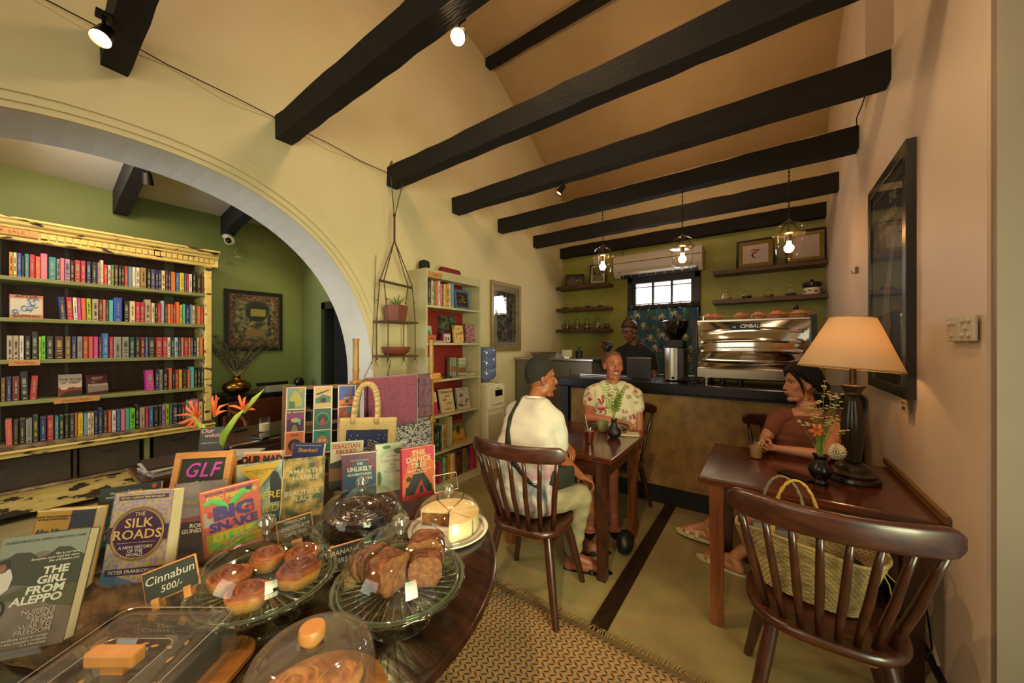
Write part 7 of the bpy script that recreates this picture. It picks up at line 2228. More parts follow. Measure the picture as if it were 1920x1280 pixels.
for r_, z_ in ((.198, .551), (.088, .80)):
    b = B(); b.lathe([(r_ - .001, z_ - .003), (r_ + .001, z_), (r_ - .001, z_ + .004)], 48, cap0=False, cap1=False); b.out('shade_trim', M('shade_edging', 'a88c5c', .7), SH_)
SH_.matrix_local = Matrix.Translation(Vector((0, 0, .68)) - RT * .012) @ Matrix.Rotation(.09, 4, FW) @ Matrix.Translation((0, 0, -.68))
b = B(); b.lathe([(.001, .615), (.02, .62), (.028, .65), (.024, .68), (.001, .70)], 16); b.out('bulb', M('lamp_bulb', 'fff0d8', .4, emis='ffb050', es=14), t, smooth=True)
light('POINT', 'table_lamp_light', (.352, 2.405, 1.41), 23, (1, .56, .24), .03)

# ---- straw basket on the near chair
t = T('straw_basket', 'tapered woven straw basket standing on the nearest chair seat', 'basket', (.125, 1.80, .4495), -.12)
b = B()
NR, NC = 96, 240
def bk(u, v):
    a = u * 2 * PI
    z = .215 * v
    row_ = int(v * 24)
    wv = math.sin(a * 52 + (PI if row_ % 2 else 0)) * .0022 + math.sin((v * 24 % 1) * PI) * .0028
    rx = .155 + .075 * v + wv; ry = .068 + .030 * v + wv
    ca, sa = math.cos(a), math.sin(a)
    sag = .010 * math.sin(a * 3 + 1) * v
    return (rx * abs(ca) ** .75 * math.copysign(1, ca), ry * abs(sa) ** .75 * math.copysign(1, sa), z + sag + .006 * math.sin(a * 2))
b.grid(bk, NC, NR, cu=True)
straw = M('woven_straw', 'a08654', .8, col2='6e5832', ns=24, nd=5, ramp=(.38, .7), bump=.3, bs=90)
b.out('basket_wall', straw, t, smooth=True, solid=.004)
b = B(); b.lathe([(.001, .006), (.13, .006)], 32, sy=.46); b.out('basket_floor', straw, t)
b = B(); P_ = [bk(i / 60, 1.0) for i in range(61)]; b.tube(P_, .0065, 8); b.out('rim_braid', straw, t, smooth=True)
for x, y, mt, hh, tw in ((-.02, -.085, M('yellow_straw', 'b8923c', .7, bump=.6, bs=120), .245, 0), (-.075, .085, M('grey_straw', '7a6c50', .75, bump=.6, bs=120), .21, .0)):
    P_, Q_ = [], []
    for i in range(25):
        a = PI - PI * i / 24
        p = Vector((x + .072 * math.cos(a), y * (1 - .2 * math.sin(a)), .205 + hh * math.sin(a) ** .8))
        P_.append(p + Vector((math.sin(i * 1.6) * .003, math.cos(i * 1.6) * .003, 0))); Q_.append(p - Vector((math.sin(i * 1.6) * .003, math.cos(i * 1.6) * .003, 0)))
    b = B(); b.tube(P_, .0042, 6); b.tube(Q_, .0042, 6); b.out('handle', mt, t, smooth=True)
b = B(); b.tube([(.20, -.03, .20), (.225, -.04, .15), (.235, -.05, .09)], .0025, 5); b.tube([(.20, -.03, .2), (.24, -.03, .16)], .002, 5); b.out('loose_tie', straw, t)
t = cover('picture_frame_book', 'orange-edged book sticking up inside the straw basket', (.02, 1.80, .53), .1, .12, .17, .17, .02, '9c4c24')
flat(t, 'grey_picture', '5c5048', rect(-.07, .02, .07, .150)); flat(t, 'striped_detail', '8c8478', [rect(-.06, .1, .0, .14), rect(.01, .06, .06, .13)], y=-.001)
t = T('basket_cloth', 'bundled dark cloth inside the straw basket', 'cloth', (.20, 1.79, .58))
b = B(); b.grid(lambda u, v: (-.08 + .17 * u, -.05 + .1 * v, .02 * math.sin(u * 9) + .015 * math.sin(v * 11 + u * 4)), 20, 14); b.out('cloth', M('dark_cloth', '1c1410', .9), t, smooth=True, solid=.004)

# ---- right wall
def posterart(t, w, h):
    b = B(); b.box((0, -.006, h * .5), (w - .17, .002, h - .20)); b.out('poster_sheet', M('poster_black', '15140f', .5, col2='24221c', ns=8), t)
    y = -.0085
    b = B()
    for x in (-w / 2 + .09, w / 2 - .09): b.box((x, y, h * .5), (.004, .001, h - .21))
    for z in (.105, h - .105): b.box((0, y, z), (w - .18, .001, .004))
    b.out('white_border_line', M('poster_white', 'a8a090', .6), t)
    pw = M('poster_letter', 'c8c0b0', .6)
    text('THE', .075, (.12, y, h - .18), pw, t, 'poster_lettering', bold=.02); text('CHINBARA', .072, (.02, y, h - .26), pw, t, 'poster_lettering', bold=.02, sx=.95); text('BUNGALOW', .06, (.03, y, h - .335), pw, t, 'poster_lettering', bold=.01, sx=.95)
    flat(t, 'pale_figure', 'b4a898', [(-.08, .24), (.04, .22), (.09, .36), (.06, .46), (.08, .56), (.16, .80), (.12, .82), (.02, .64), (-.05, .50), (-.10, .36)], y=y)
    flat(t, 'pale_figure', 'b4a898', [disc(-.04, .55, .02, .035), [(-.12, .2), (-.08, .2), (-.1, .26)], [(.1, .2), (.13, .2), (.12, .28)]], y=y)
    flat(t, 'lower_panels', '5c4c3c', [rect(-.24, .12, -.02, .19), rect(.02, .12, .24, .19)], y=y)
pic('framed_cinema_poster', 'tall black-framed black and white poster on the right wall', 'poster', (.543, 2.75, 1.168), .74, 1.20, -PI / 2, 0, M('satin_black_frame', '0e0b09', .3, coat=.2), .055, M('poster_mat', '3c382a', .7), posterart, dep=.035, mount=None)
t = T('price_tag', 'small white price tag hanging below the poster frame corner', 'tag', (.535, 2.44, 1.165), -PI / 2)
b = B(); b.box((0, -.003, -.035), (.085, .0015, .062)); b.out('tag_card', M('tag_paper', 'a89880', .7), t)
b = B(); b.tube([(-.02, 0, 0), (-.015, -.003, -.01)], .0012, 4); b.out('string', iron, t)
text('3500/-', .02, (.005, -.0045, -.045), blk, t, 'tag_lettering', shear=.2); text('R. HOTEL', .013, (.0, -.0045, -.020), blk, t, 'tag_lettering')
t = T('switch_plate', 'white double switch plate with round buttons on the right wall', 'light switch', (.552, 1.885, 1.475), -PI / 2)
for x in (-.052, .052):
    b = B(); b.box((x, -.005, 0), (.099, .012, .088), bev=.004); SP_ = b.out('plate', M('switch_plastic', 'b8ae9c', .35), t)
for x, z in ((-.072, .02), (-.035, .02), (-.055, -.022), (.03, .024), (.075, .024), (.052, 0), (.03, -.024), (.075, -.024)):
    b = B(); b.lathe([(.0085, 0), (.0085, .004), (.006, .006)], 14); o = b.out('button', M('switch_plastic'), SP_, auto=40); o.rotation_euler = (PI / 2, 0, 0); o.location = (x, -.011, z)
t = T('wall_hook', 'small metal fitting on the right wall left of the poster', 'hook', (.555, 3.63, 1.975)); b = B(); b.box((-.006, 0, 0), (.012, .03, .05), bev=.003); b.tube([(-.01, 0, -.02), (-.03, 0, -.02), (-.03, 0, 0)], .004, 6); b.out('fitting', M('dull_fitting', '6c6458', .5, metal=.4), t)
t = T('power_strip', 'white socket box with plug low on the right wall at the skirting', 'socket', (.53, 2.16, .075))
b = B(); b.box((0, 0, 0), (.05, .24, .075), bev=.008); b.out('box', M('aged_plastic', 'a89c74', .4), t)
b = B(); b.box((-.04, -.05, .01), (.04, .045, .04), bev=.006); b.out('plug', black, t)
b = B(); b.tube([(.548, 2.36, .75), (.55, 2.32, .6), (.546, 2.27, .42), (.55, 2.20, .28), (.545, 2.14, .2), (.49, 2.10, .09)], .0035, 6); tag(b.out('lamp_cord', blackgl), 'thin dark lamp cord hanging down the right wall behind the chair', 'cord')
b = B(); b.tube([(.553, 2.5, .42), (.553, 2.1, .16)], .006, 6); tag(b.out('wall_conduit', rw), 'painted thin conduit running down to the socket box', 'conduit')
t = T('black_helmet_bag', 'round black bag on the floor beside the near table leg', 'bag', (-.775, 2.40, .08))
b = B(); b.ell((0, 0, 0), (.055, .085, .078), 20); b.out('bag_body', M('black_nylon', '0c0b0b', .45), t, smooth=True)
b = B(); b.tube([(.035, -.04, .05), (.06, 0, .03), (.04, .04, .04)], .006, 6); b.out('strap', M('black_nylon'), t)
# ================================================================== people
def vec(p): return Vector(p)


def headm(c, yaw, pitch, roll=0, s=.93):
    """yaw 0 looks along +y, positive turns towards -x"""
    return Matrix.Translation(c) @ Matrix.Rotation(yaw, 4, 'Z') @ Matrix.Rotation(pitch, 4, 'X') @ Matrix.Rotation(roll, 4, 'Y') @ Matrix.Scale(s, 4)


def head_prims(b, H_, fem=False, nose=1.0):
    old = b.m
    b.m = H_
    b.ell((0, -.010, .030), (.076, .096, .100), 28)
    b.ell((0, .024, -.042), (.057 if fem else .061, .068, .078), 24)
    b.ell((0, .035, -.005), (.064, .052, .06), 20)
    b.tcap((-.024, .046, -.096), .021, (.024, .046, -.096), .021)
    b.ell((0, .070, -.100), (.024, .018, .020), 14)
    b.tcap((0, .080, .020), .0085, (0, .101 + .004 * nose, -.020), .0115 * nose)
    b.ell((0, .098, -.027), (.0185 * nose, .014, .010), 14)
    b.ell((-.013, .094, -.028), (.009, .011, .009), 10); b.ell((.013, .094, -.028), (.009, .011, .009), 10)
    for s_ in (-1, 1):
        b.ell((s_ * .034, .056, -.020), (.026, .023, .028), 14)
        b.ell((s_ * .030, .073, .036), (.026, .013, .009), 12, rot=(0, 0, -s_ * .25))
        b.ell((s_ * .078, -.006, .000), (.009, .019, .031), 14, rot=(.15, 0, s_ * .35))
        b.ell((s_ * .077, .002, -.024), (.008, .011, .013), 10)
        b.ell((s_ * .044, .010, -.072), (.017, .044, .024), 12, rot=(.5, 0, 0))
    b.ell((0, .087, -.055), (.026, .014, .0075), 14)
    b.ell((0, .086, -.066), (.022, .013, .0075), 14)
    b.m = old


def head_deform(H_, base=None):
    Hi = H_.inverted()
    A = np.array(Hi)[:3, :]
    Bm = np.array(H_)[:3, :]
    def f(co, nn):
        l = co @ A[:, :3].T + A[:, 3]
        for sx_ in (-1, 1):
            d2 = ((l[:, 0] - sx_ * .031) / .017) ** 2 + ((l[:, 2] - .011) / .012) ** 2
            w_ = np.exp(-d2) * (l[:, 1] > .04)
            l[:, 1] -= .0085 * w_
            d2 = ((l[:, 0] - sx_ * .0835) / .008) ** 2 + ((l[:, 1] - .002) / .009) ** 2 + ((l[:, 2] + .002) / .014) ** 2
            l[:, 0] -= sx_ * .005 * np.exp(-d2)
        d2 = (l[:, 0] / .026) ** 2 + ((l[:, 2] + .0605) / .0028) ** 2
        l[:, 1] -= .004 * np.exp(-d2) * (l[:, 1] > .06)
        d2 = (l[:, 0] / .03) ** 2 + ((l[:, 2] + .082) / .009) ** 2
        l[:, 1] -= .003 * np.exp(-d2) * (l[:, 1] > .05)
        out_ = l @ Bm[:, :3].T + Bm[:, 3]
        far = np.linalg.norm(l, axis=1) > .2
        out_[far] = co[far]
        return out_
    return f


def face(root, H_, iris='20120c', lips='8a4438', brow='14100c', smile=False, closed=False, browt=.0032):
    def O(b, name, mat, **k):
        return b.out(name, mat, root, smooth=True)
    for s_ in (-1, 1):
        b = B(H_); b.ell((s_ * .031, .0622, .011), (.0135, .0125, .0115 if not closed else .009), 16); ey = O(b, 'eye', M('eye_white', '9c8c7c', .3))
        b = B(H_); b.ell((s_ * .031, .0705, .0105 if not closed else .004), (.0058, .0055, .0058), 12); O(b, 'iris', M('iris_' + iris, iris, .15)).parent = ey
        b = B(H_); b.tube([(s_ * .017, .0745, .015), (s_ * .024, .0775, .0195 if not closed else .012), (s_ * .034, .0775, .0200 if not closed else .010), (s_ * .045, .070, .0135)], [.0008, .0015, .0015, .0007], 6); O(b, 'eyelash_line', M('lash', '150d0a', .6))
        b = B(H_); b.tube([(s_ * .014, .0875, .033), (s_ * .026, .0865, .0395), (s_ * .040, .078, .040), (s_ * .050, .068, .034)], [browt * .7, browt, browt, .001], 6, sx=.6); O(b, 'eyebrow', M('brow_' + brow, brow, .8))
    if smile:
        b = B(H_); b.tube([(-.027, .083, -.050), (-.014, .0955, -.059), (0, .099, -.062), (.014, .0955, -.059), (.027, .083, -.050)], [.001, .0048, .0055, .0048, .001], 8); O(b, 'teeth', M('teeth', 'd4c8b4', .3))
        b = B(H_); b.tube([(-.030, .081, -.049), (-.014, .0955, -.066), (0, .099, -.0695), (.014, .0955, -.066), (.030, .081, -.049)], [.0012, .003, .0036, .003, .0012], 8); b.tube([(-.030, .081, -.049), (-.014, .0965, -.0535), (0, .100, -.0555), (.014, .0965, -.0535), (.030, .081, -.049)], [.001, .0022, .0026, .0022, .001], 8); O(b, 'lips', M('lips_' + lips, lips, .45))
    else:
        b = B(H_); b.tube([(-.023, .087, -.0600), (-.012, .0985, -.0575), (0, .1005, -.0585), (.012, .0985, -.0575), (.023, .087, -.0600)], [.001, .003, .0032, .003, .001], 8); b.tube([(-.021, .087, -.0615), (-.010, .0965, -.0655), (0, .0985, -.0665), (.010, .0965, -.0655), (.021, .087, -.0615)], [.001, .0032, .0036, .0032, .001], 8); O(b, 'lips', M('lips_' + lips, lips, .45))


def haircap(root, H_, mat, off=.006, top=.010, line=None, name='hair', lump=.004, seed=0, wid=0):
    line = line or [(-1, -.62), (-.5, -.40), (-.1, -.22), (.15, -.05), (.45, .22), (.75, .46), (1, .50)]
    X, Y_ = [p[0] for p in line], [p[1] for p in line]
    b = B(H_)
    def f(u, v):
        ph = u * 2 * PI
        # boundary: iterate since d.y depends on polar angle
        th = 1.2
        for _ in range(12):
            dy = math.cos(ph) * math.sin(th)
            th = .5 * th + .5 * math.acos(max(-1, min(1, np.interp(dy, X, Y_))))
        th += .05 * mnoise.noise(Vector((math.cos(ph) * 9, math.sin(ph) * 9, seed)))
        t_ = th * v
        d = Vector((math.sin(ph) * math.sin(t_), math.cos(ph) * math.sin(t_), math.cos(t_)))
        e = min(1, (1 - v) * 6 + .15)
        o_ = (off + top * max(0, d.z) ** 1.5) * e + lump * mnoise.noise(d * 5 + Vector((seed, 0, 0))) * e + .0018 * mnoise.noise(Vector((d.x * 22, d.y * 22, d.z * 22)))
        R_ = 1 / math.sqrt((d.x / (.076 + wid)) ** 2 + (d.y / .096) ** 2 + (d.z / .100) ** 2)
        p = d * (R_ + o_ + .0035)
        return (p.x, p.y - .010, p.z + .030)
    b.grid(f, 64, 26, cu=True)
    return b.out(name, mat, root, smooth=True, solid=.006 if off > 0 else .0015)


def hand(b, wr, d, n, side, curl=.35, spread=1.0, thumb=.5, s=1.0):
    wr, d, n = vec(wr), vec(d).normalized(), vec(n)
    n = (n - d * n.dot(d)).normalized()
    sd = d.cross(n).normalized()
    b.tcap(wr - d * .01, .024 * s, wr + d * .02 * s, .021 * s, 12)
    Ls = [.068, .077, .071, .055]
    for k in range(4):
        o = (-.027 + .018 * k) * side * -1
        k0 = wr + sd * o * .7 * s + d * .01 * s
        kn = wr + sd * o * 1.15 * s + d * (.082 - .004 * abs(k - 1)) * s
        b.tcap(k0, .0125 * s, kn, .0105 * s, 10)
        p, a = kn, 0
        for j, fr in enumerate((.45, .31, .24)):
            a += curl * (1.0, 1.2, .8)[j] + .03 * k
            dd = (d * math.cos(a) - n * math.sin(a) + sd * o * 2.2 * spread * (1 - j * .3)).normalized()
            q = p + dd * Ls[k] * fr * s
            b.tcap(p, (.0094, .0084, .0078)[j] * s, q, (.0084, .0078, .0066)[j] * s, 10)
            p = q
    ts = sd * side
    p = wr + ts * .016 * s + d * .018 * s - n * .004
    for j, (L_, r0, r1) in enumerate(((.038, .0135, .011), (.030, .0105, .0092), (.024, .009, .0072))):
        dd = (d * (.55 + .25 * j) + ts * (.85 - .45 * j * (1 + thumb)) - n * (.25 + .2 * j) * (1 + thumb * .5)).normalized()
        q = p + dd * L_ * s
        b.tcap(p, r0 * s, q, r1 * s, 10)
        p = q


def torso_rows(b, hip, neck, hax, sax, inf=0.0, w=(.07, .06, .08, .085, .055), r=(.10, .09, .10, .088, .062), bow=.03, fwd=Vector((0, 1, 0)), s0=0, s1=1):
    n = 9
    for i in range(n + 1):
        s_ = s0 + (s1 - s0) * i / n
        x = s_ * (len(w) - 1); k = min(int(x), len(w) - 2); f = x - k
        ww = w[k] * (1 - f) + w[k + 1] * f; rr_ = r[k] * (1 - f) + r[k + 1] * f + inf
        c = vec(hip).lerp(vec(neck), s_) - fwd * bow * math.sin(PI * s_)
        a = (vec(hax).lerp(vec(sax), s_)).normalized()
        b.tcap(c - a * ww, rr_, c + a * ww, rr_, 14)


def foot(b, an, toe, s=1.0, z=None):
    an, toe = vec(an), vec(toe)
    d = (toe - an); d.z = 0; d.normalize()
    heel = vec((an.x, an.y, 0)) - d * .03 + Vector((0, 0, toe.z + .008))
    heel.z = max(toe.z, an.z - .075)
    b.tcap(an, .038 * s, heel, .032 * s); b.tcap(heel, .030 * s, toe - d * .07, .036 * s); b.tcap(an, .034 * s, toe - d * .09 + Vector((0, 0, .018)), .028 * s)
    sd = Vector((-d.y, d.x, 0))
    for k in range(5):
        o = (-.030 + .015 * k) * s
        b.tcap(toe - d * .075 + sd * o * .9, .016 * s, toe - d * (.015 + .006 * abs(k - 1.2)) + sd * o, .0095 * s, 8)
    return heel, d, sd


def sandal(root, heel, toe, d, sd, sole, strap, straps=2, th=.022, side=1, thong=False):
    b = B()
    L_ = (vec(toe) - vec(heel)).length
    out_ = []
    for k in range(24):
        a = 2 * PI * k / 24
        f = math.cos(a); g_ = math.sin(a)
        p = vec(heel).lerp(vec(toe), .5) + d * f * (L_ / 2 + .035) + sd * g_ * (.036 + .008 * f)
        out_.append(p)
    z1 = min(vec(heel).z, vec(toe).z) - .026
    zt = lambda p: (vec(heel).z + (vec(toe).z - vec(heel).z) * max(0, min(1, (p - vec(heel)).dot(d) / L_))) - .024
    b.rings([[(p.x, p.y, zt(p) - th) for p in out_], [(p.x, p.y, zt(p)) for p in out_]])
    b.out('sandal_sole', sole, root)
    for k in range(straps):
        f = (.42, .72)[k] if straps == 2 else .6
        c = vec(heel).lerp(vec(toe), f)
        b = B()
        hw_, rz_ = .028, (.050 if f < .6 else .040)
        P0 = []
        for i in range(11):
            a = PI * i / 10
            P0.append(c + sd * math.cos(a) * .044 + Vector((0, 0, -.026 + math.sin(a) * rz_)))
        for p, q in zip(P0, P0[1:]):
            b.quad(p - d * hw_ * .55, p + d * hw_ * .55, q + d * hw_ * .55, q - d * hw_ * .55)
        b.out('sandal_strap', strap, root, smooth=True, solid=.003)


def wrinkle(amp=.004, f=1.0, seed=0.0, ax=(0, 0, 1)):
    def g(co, nn):
        x, y, z = co[:, 0] * f, co[:, 1] * f, co[:, 2] * f
        h = (np.sin(x * 31 + z * 14 + seed) * np.sin(z * 38 + y * 12 + seed * 2) + .6 * np.sin(x * 17 - z * 55 + y * 23 + seed) + .5 * np.sin(y * 41 + x * 29 - z * 9))
        return co + nn * (amp * h)[:, None]
    return g


def person(lb, loc):
    return T('person', lb, 'person', loc)


def L0(root, p): return vec(p) - root.location


skin1 = M('warm_brown_skin', '80462a', .5, col2='8c5030', ns=14, ramp=(.3, .7))
skin2 = M('ruddy_light_skin', 'a45a40', .5, col2='b0664a', ns=16, ramp=(.3, .7))
skin3 = M('light_tan_skin', 'b47a58', .48, col2='bc8462', ns=14, ramp=(.3, .7))
skin4 = M('deep_brown_skin', '6a3c22', .5, col2='784628', ns=14, ramp=(.3, .7))
VOX = .0042

# ---------------- young man in the white tee --------------------------------
R1 = person('young man seen from behind in a white tie-dyed tee and pale jeans', (-1.12, 1.70, 0))
def q(*p): return L0(R1, p)
H1 = headm(q(-1.135, 1.895, 1.205), -.78, -.02, 0, .93)
b = B()
head_prims(b, H1, nose=1.1)
b.tcap(q(-1.145, 1.872, 1.135), .045, q(-1.14, 1.825, 1.055), .054)
sax1 = Vector((.985, -.17, 0)); fw1 = Vector((.17, .985, 0))
torso_rows(b, q(-1.12, 1.70, .53), q(-1.14, 1.82, 1.02), Vector((1, .12, 0)), sax1, -.03, fwd=fw1, bow=.025)
# right arm down to the knee
b.tcap(q(-1.0, 1.80, 1.0), .048, q(-.955, 1.83, .755), .038); b.tcap(q(-.955, 1.83, .755), .037, q(-.905, 1.955, .64), .024)
hand(b, q(-.902, 1.963, .632), (.22, .62, -.42), (.1, .4, .9), -1, .38)
# left arm on the table edge
b.tcap(q(-1.30, 1.86, 1.0), .050, q(-1.24, 2.00, .815), .040); b.tcap(q(-1.24, 2.0, .815), .038, q(-1.035, 1.99, .815), .025)
hand(b, q(-1.025, 1.985, .812), (.75, -.15, -.62), (.5, .1, .8), 1, .42)
# legs
for s_, kn, an in ((1, (-.905, 1.965, .515), (-.985, 2.03, .10)), (-1, (-1.20, 2.06, .52), (-1.06, 2.20, .10))):
    b.tcap(q(-1.12 + s_ * .08, 1.70, .54), .068, q(*kn), .050); b.tcap(q(*kn), .048, q(*an), .032)
fh = [foot(b, q(-.985, 2.04, .085), q(-.80, 2.13, .03)), foot(b, q(-1.06, 2.20, .085), q(-.88, 2.33, .03))]
blob('body', b, skin1, R1, VOX, 6, head_deform(H1))
sandal(R1, fh[0][0], q(-.80, 2.13, .03), fh[0][1], fh[0][2], black, black, 1)
sandal(R1, fh[1][0], q(-.88, 2.33, .03), fh[1][1], fh[1][2], black, black, 1)
face(R1, H1, browt=.004)
haircap(R1, H1, M('black_hair', '0c0907', .85, col2='18110c', ns=60, bump=.6, bs=160), .001, .020, [(-1, -.66), (-.6, -.5), (-.25, -.36), (.02, -.14), (.22, .02), (.45, .30), (.7, .48), (1, .52)], lump=.006)
if 0: b = B(H1); b.ell((-.050, .035, -.085), (.012, .032, .022), 12, rot=(.5, 0, 0)); b.ell((.050, .035, -.085), (.012, .032, .022), 12, rot=(.5, 0, 0)); b.ell((0, .082, -.098), (.024, .016, .02), 12); b.out('stubble', M('stubble', '5a3220', .7), R1, smooth=True)
# tee shirt with tie-dye
tee = bpy.data.materials.new('tie_dyed_tee'); tee.use_nodes = True
N, L = tee.node_tree.nodes, tee.node_tree.links
tc = N.new('ShaderNodeTexCoord'); sp = N.new('ShaderNodeSeparateXYZ'); L.new(tc.outputs['Object'], sp.inputs[0])
nz = N.new('ShaderNodeTexNoise'); nz.inputs['Scale'].default_value = 7; nz.inputs['Detail'].default_value = 3; L.new(tc.outputs['Object'], nz.inputs[0])
cr = N.new('ShaderNodeValToRGB'); e = cr.color_ramp.elements; e[0].position = .38; e[0].color = lin('6c7488'); e[1].position = .64; e[1].color = lin('b4707c')
for p_, c_ in ((.46, 'b0aca8'), (.54, 'a47c84')):
    k = e.new(p_); k.color = lin(c_)
L.new(nz.outputs['Fac'], cr.inputs[0])
mr = N.new('ShaderNodeMapRange'); mr.inputs[1].default_value = .86; mr.inputs[2].default_value = .70; L.new(sp.outputs['Z'], mr.inputs[0])
mr2 = N.new('ShaderNodeMapRange'); mr2.inputs[1].default_value = -.02; mr2.inputs[2].default_value = .10; L.new(sp.outputs['X'], mr2.inputs[0])
ml = N.new('ShaderNodeMath'); ml.operation = 'MULTIPLY'; L.new(mr.outputs[0], ml.inputs[0]); L.new(mr2.outputs[0], ml.inputs[1])
mx = N.new('ShaderNodeMix'); mx.data_type = 'RGBA'; mx.inputs[6].default_value = lin('b4aca0'); L.new(ml.outputs[0], mx.inputs[0]); L.new(cr.outputs[0], mx.inputs[7]); L.new(mx.outputs[2], N['Principled BSDF'].inputs['Base Color']); N['Principled BSDF'].inputs['Roughness'].default_value = .9
b = B()
torso_rows(b, q(-1.12, 1.695, .56), q(-1.14, 1.82, 1.035), Vector((1, .12, 0)), sax1, .012, fwd=fw1, bow=.03, w=(.07, .07, .085, .09, .06))
b.tcap(q(-1.05, 1.805, 1.03), .060, q(-1.0, 1.80, .99), .068); b.tcap(q(-1.0, 1.80, .99), .068, q(-.972, 1.82, .85), .062)
b.tcap(q(-1.25, 1.845, 1.02), .062, q(-1.30, 1.86, .99), .068); b.tcap(q(-1.30, 1.86, .99), .068, q(-1.265, 1.94, .885), .064)
TEE = blob('tee_shirt', b, tee, R1, .007, 4, wrinkle(.0036, 1, 1))
b = B(); b.tube([q(-1.142, 1.838, 1.092) + Vector((math.cos(a) * .060, math.sin(a) * .058, .006 * math.cos(a) - .014 * math.sin(a))) for a in [i * PI / 12 for i in range(25)]], .0075, 8); b.out('tee_collar', M('collar_knit', 'bcb4a8', .9), R1, smooth=True)
jeans = M('pale_khaki_denim', '948664', .85, col2='84765a', ns=10, bump=.2, bs=160)
b = B()
b.tcap(q(-1.19, 1.69, .545), .095, q(-1.05, 1.70, .545), .095)
b.tcap(q(-1.04, 1.70, .54), .088, q(-.905, 1.965, .515), .068); b.tcap(q(-.905, 1.965, .515), .068, q(-.985, 2.03, .15), .058)
b.tcap(q(-1.19, 1.70, .54), .088, q(-1.20, 2.06, .52), .068); b.tcap(q(-1.20, 2.06, .52), .068, q(-1.06, 2.19, .15), .058)
blob('jeans', b, jeans, R1, .0075, 4, wrinkle(.003, 1.3, 4))
# cross-body strap and bag
b = B()
P_ = [q(*p) for p in ((-1.21, 1.93, 1.08), (-1.225, 1.86, 1.12), (-1.235, 1.77, 1.10), (-1.245, 1.68, 1.02), (-1.235, 1.60, .94), (-1.20, 1.53, .86), (-1.15, 1.49, .79), (-1.09, 1.49, .73), (-1.02, 1.52, .68), (-.96, 1.60, .66), (-.95, 1.70, .66))]
for p, q_ in zip(P_, P_[1:]):
    wv = Vector((.018, .002, .012))
    b.quad(p - wv, p + wv, q_ + wv, q_ - wv)
o = b.out('bag_strap', M('dark_olive_webbing', '1c1e12', .8), R1, smooth=True)
for m_, k_ in (('SHRINKWRAP', 0), ('SOLIDIFY', 0)):
    md = o.modifiers.new(m_.lower(), m_)
    if m_ == 'SUBSURF': md.levels = md.render_levels = 3
    elif m_ == 'SHRINKWRAP': md.target, md.offset, md.wrap_mode = TEE, .004, 'ABOVE_SURFACE'
    else: md.thickness = .003
b = B(); b.box(q(-.965, 1.80, .665), (.10, .20, .13), rz=-.3, bev=.03); b.out('waist_bag', M('dark_olive_bag', '181a10', .8), R1, smooth=True)
b = B(); b.tube([q(-1.045, 1.99, .815) + Vector((.012 * math.sin(a * 0), math.cos(a) * .029, math.sin(a) * .027)) for a in [i * PI / 10 for i in range(21)]], .006, 8); b.out('watch_band', black, R1, smooth=True)
b = B(); b.lathe([(.017, 0), (.017, .007), (.001, .008)], 18); o = b.out('watch_face', M('watch_gold', 'b49858', .2, metal=.8), R1); o.location = q(-1.045, 1.965, .835); o.rotation_euler = (.6, 0, 0)
b = B(); b.tube([q(-.93, 1.875, .70) + Vector((math.cos(a) * .032, .02 * math.sin(a) * .0, math.sin(a) * .032)) for a in [i * PI / 8 for i in range(17)]], .003, 6); bpy.data.objects.remove(b.out('x', black, R1))

# ---------------- older man in the floral shirt -----------------------------
R2 = person('smiling grey-haired man in a white floral shirt facing the camera side', (-1.06, 3.0, 0))
def q(*p): return L0(R2, p)
H2 = headm(q(-1.07, 3.00, 1.232), PI + .62, .06, -.06, .98)
sax2 = Vector((-.93, -.37, 0)); fw2 = Vector((.37, -.93, 0))
b = B()
head_prims(b, H2, nose=1.15)
b.tcap(q(-1.085, 3.015, 1.15), .052, q(-1.085, 3.03, 1.06), .060)
torso_rows(b, q(-1.06, 3.02, .53), q(-1.085, 3.03, 1.03), Vector((-1, 0, 0)), sax2, -.03, fwd=fw2, bow=-.01)
b.tcap(q(-1.26, 2.94, .985), .052, q(-1.20, 2.78, .81), .042); b.tcap(q(-1.20, 2.78, .81), .040, q(-.98, 2.82, .80), .026)
hand(b, q(-.965, 2.822, .80), (.9, .1, -.05), (0, .1, 1), -1, .45)
b.tcap(q(-.905, 3.09, .985), .052, q(-.865, 3.03, .745), .040); b.tcap(q(-.865, 3.03, .745), .038, q(-.845, 2.955, .565), .025)
hand(b, q(-.845, 2.95, .555), (.02, -.1, -1), (.9, .1, 0), 1, .38)
for s_, kn, an in ((-1, (-1.16, 2.62, .50), (-1.12, 2.62, .10)), (1, (-.96, 2.66, .50), (-.97, 2.72, .10))):
    b.tcap(q(-1.06 + s_ * .09, 3.0, .53), .078, q(*kn), .055); b.tcap(q(*kn), .052, q(*an), .034)
fh = [foot(b, q(-.97, 2.73, .085), q(-.90, 2.56, .03)), foot(b, q(-1.12, 2.62, .085), q(-1.05, 2.44, .03))]
blob('body', b, skin2, R2, VOX, 6, head_deform(H2))
brs = M('brown_sandal_leather', '20100a', .5)
sandal(R2, fh[0][0], q(-.90, 2.56, .03), fh[0][1], fh[0][2], black, brs, 2); sandal(R2, fh[1][0], q(-1.05, 2.44, .03), fh[1][1], fh[1][2], black, brs, 2)
face(R2, H2, iris='3c4448', lips='8c4a3c', brow='4c3828', smile=True, browt=.003)
haircap(R2, H2, M('short_grey_hair', '5a4438', .95, col2='8c6450', ns=70, bump=1, bs=150), -.001, .002, [(-1, -.60), (-.5, -.42), (-.1, -.2), (.12, .02), (.35, .36), (.6, .66), (.8, .78), (1, .80)], lump=.001)
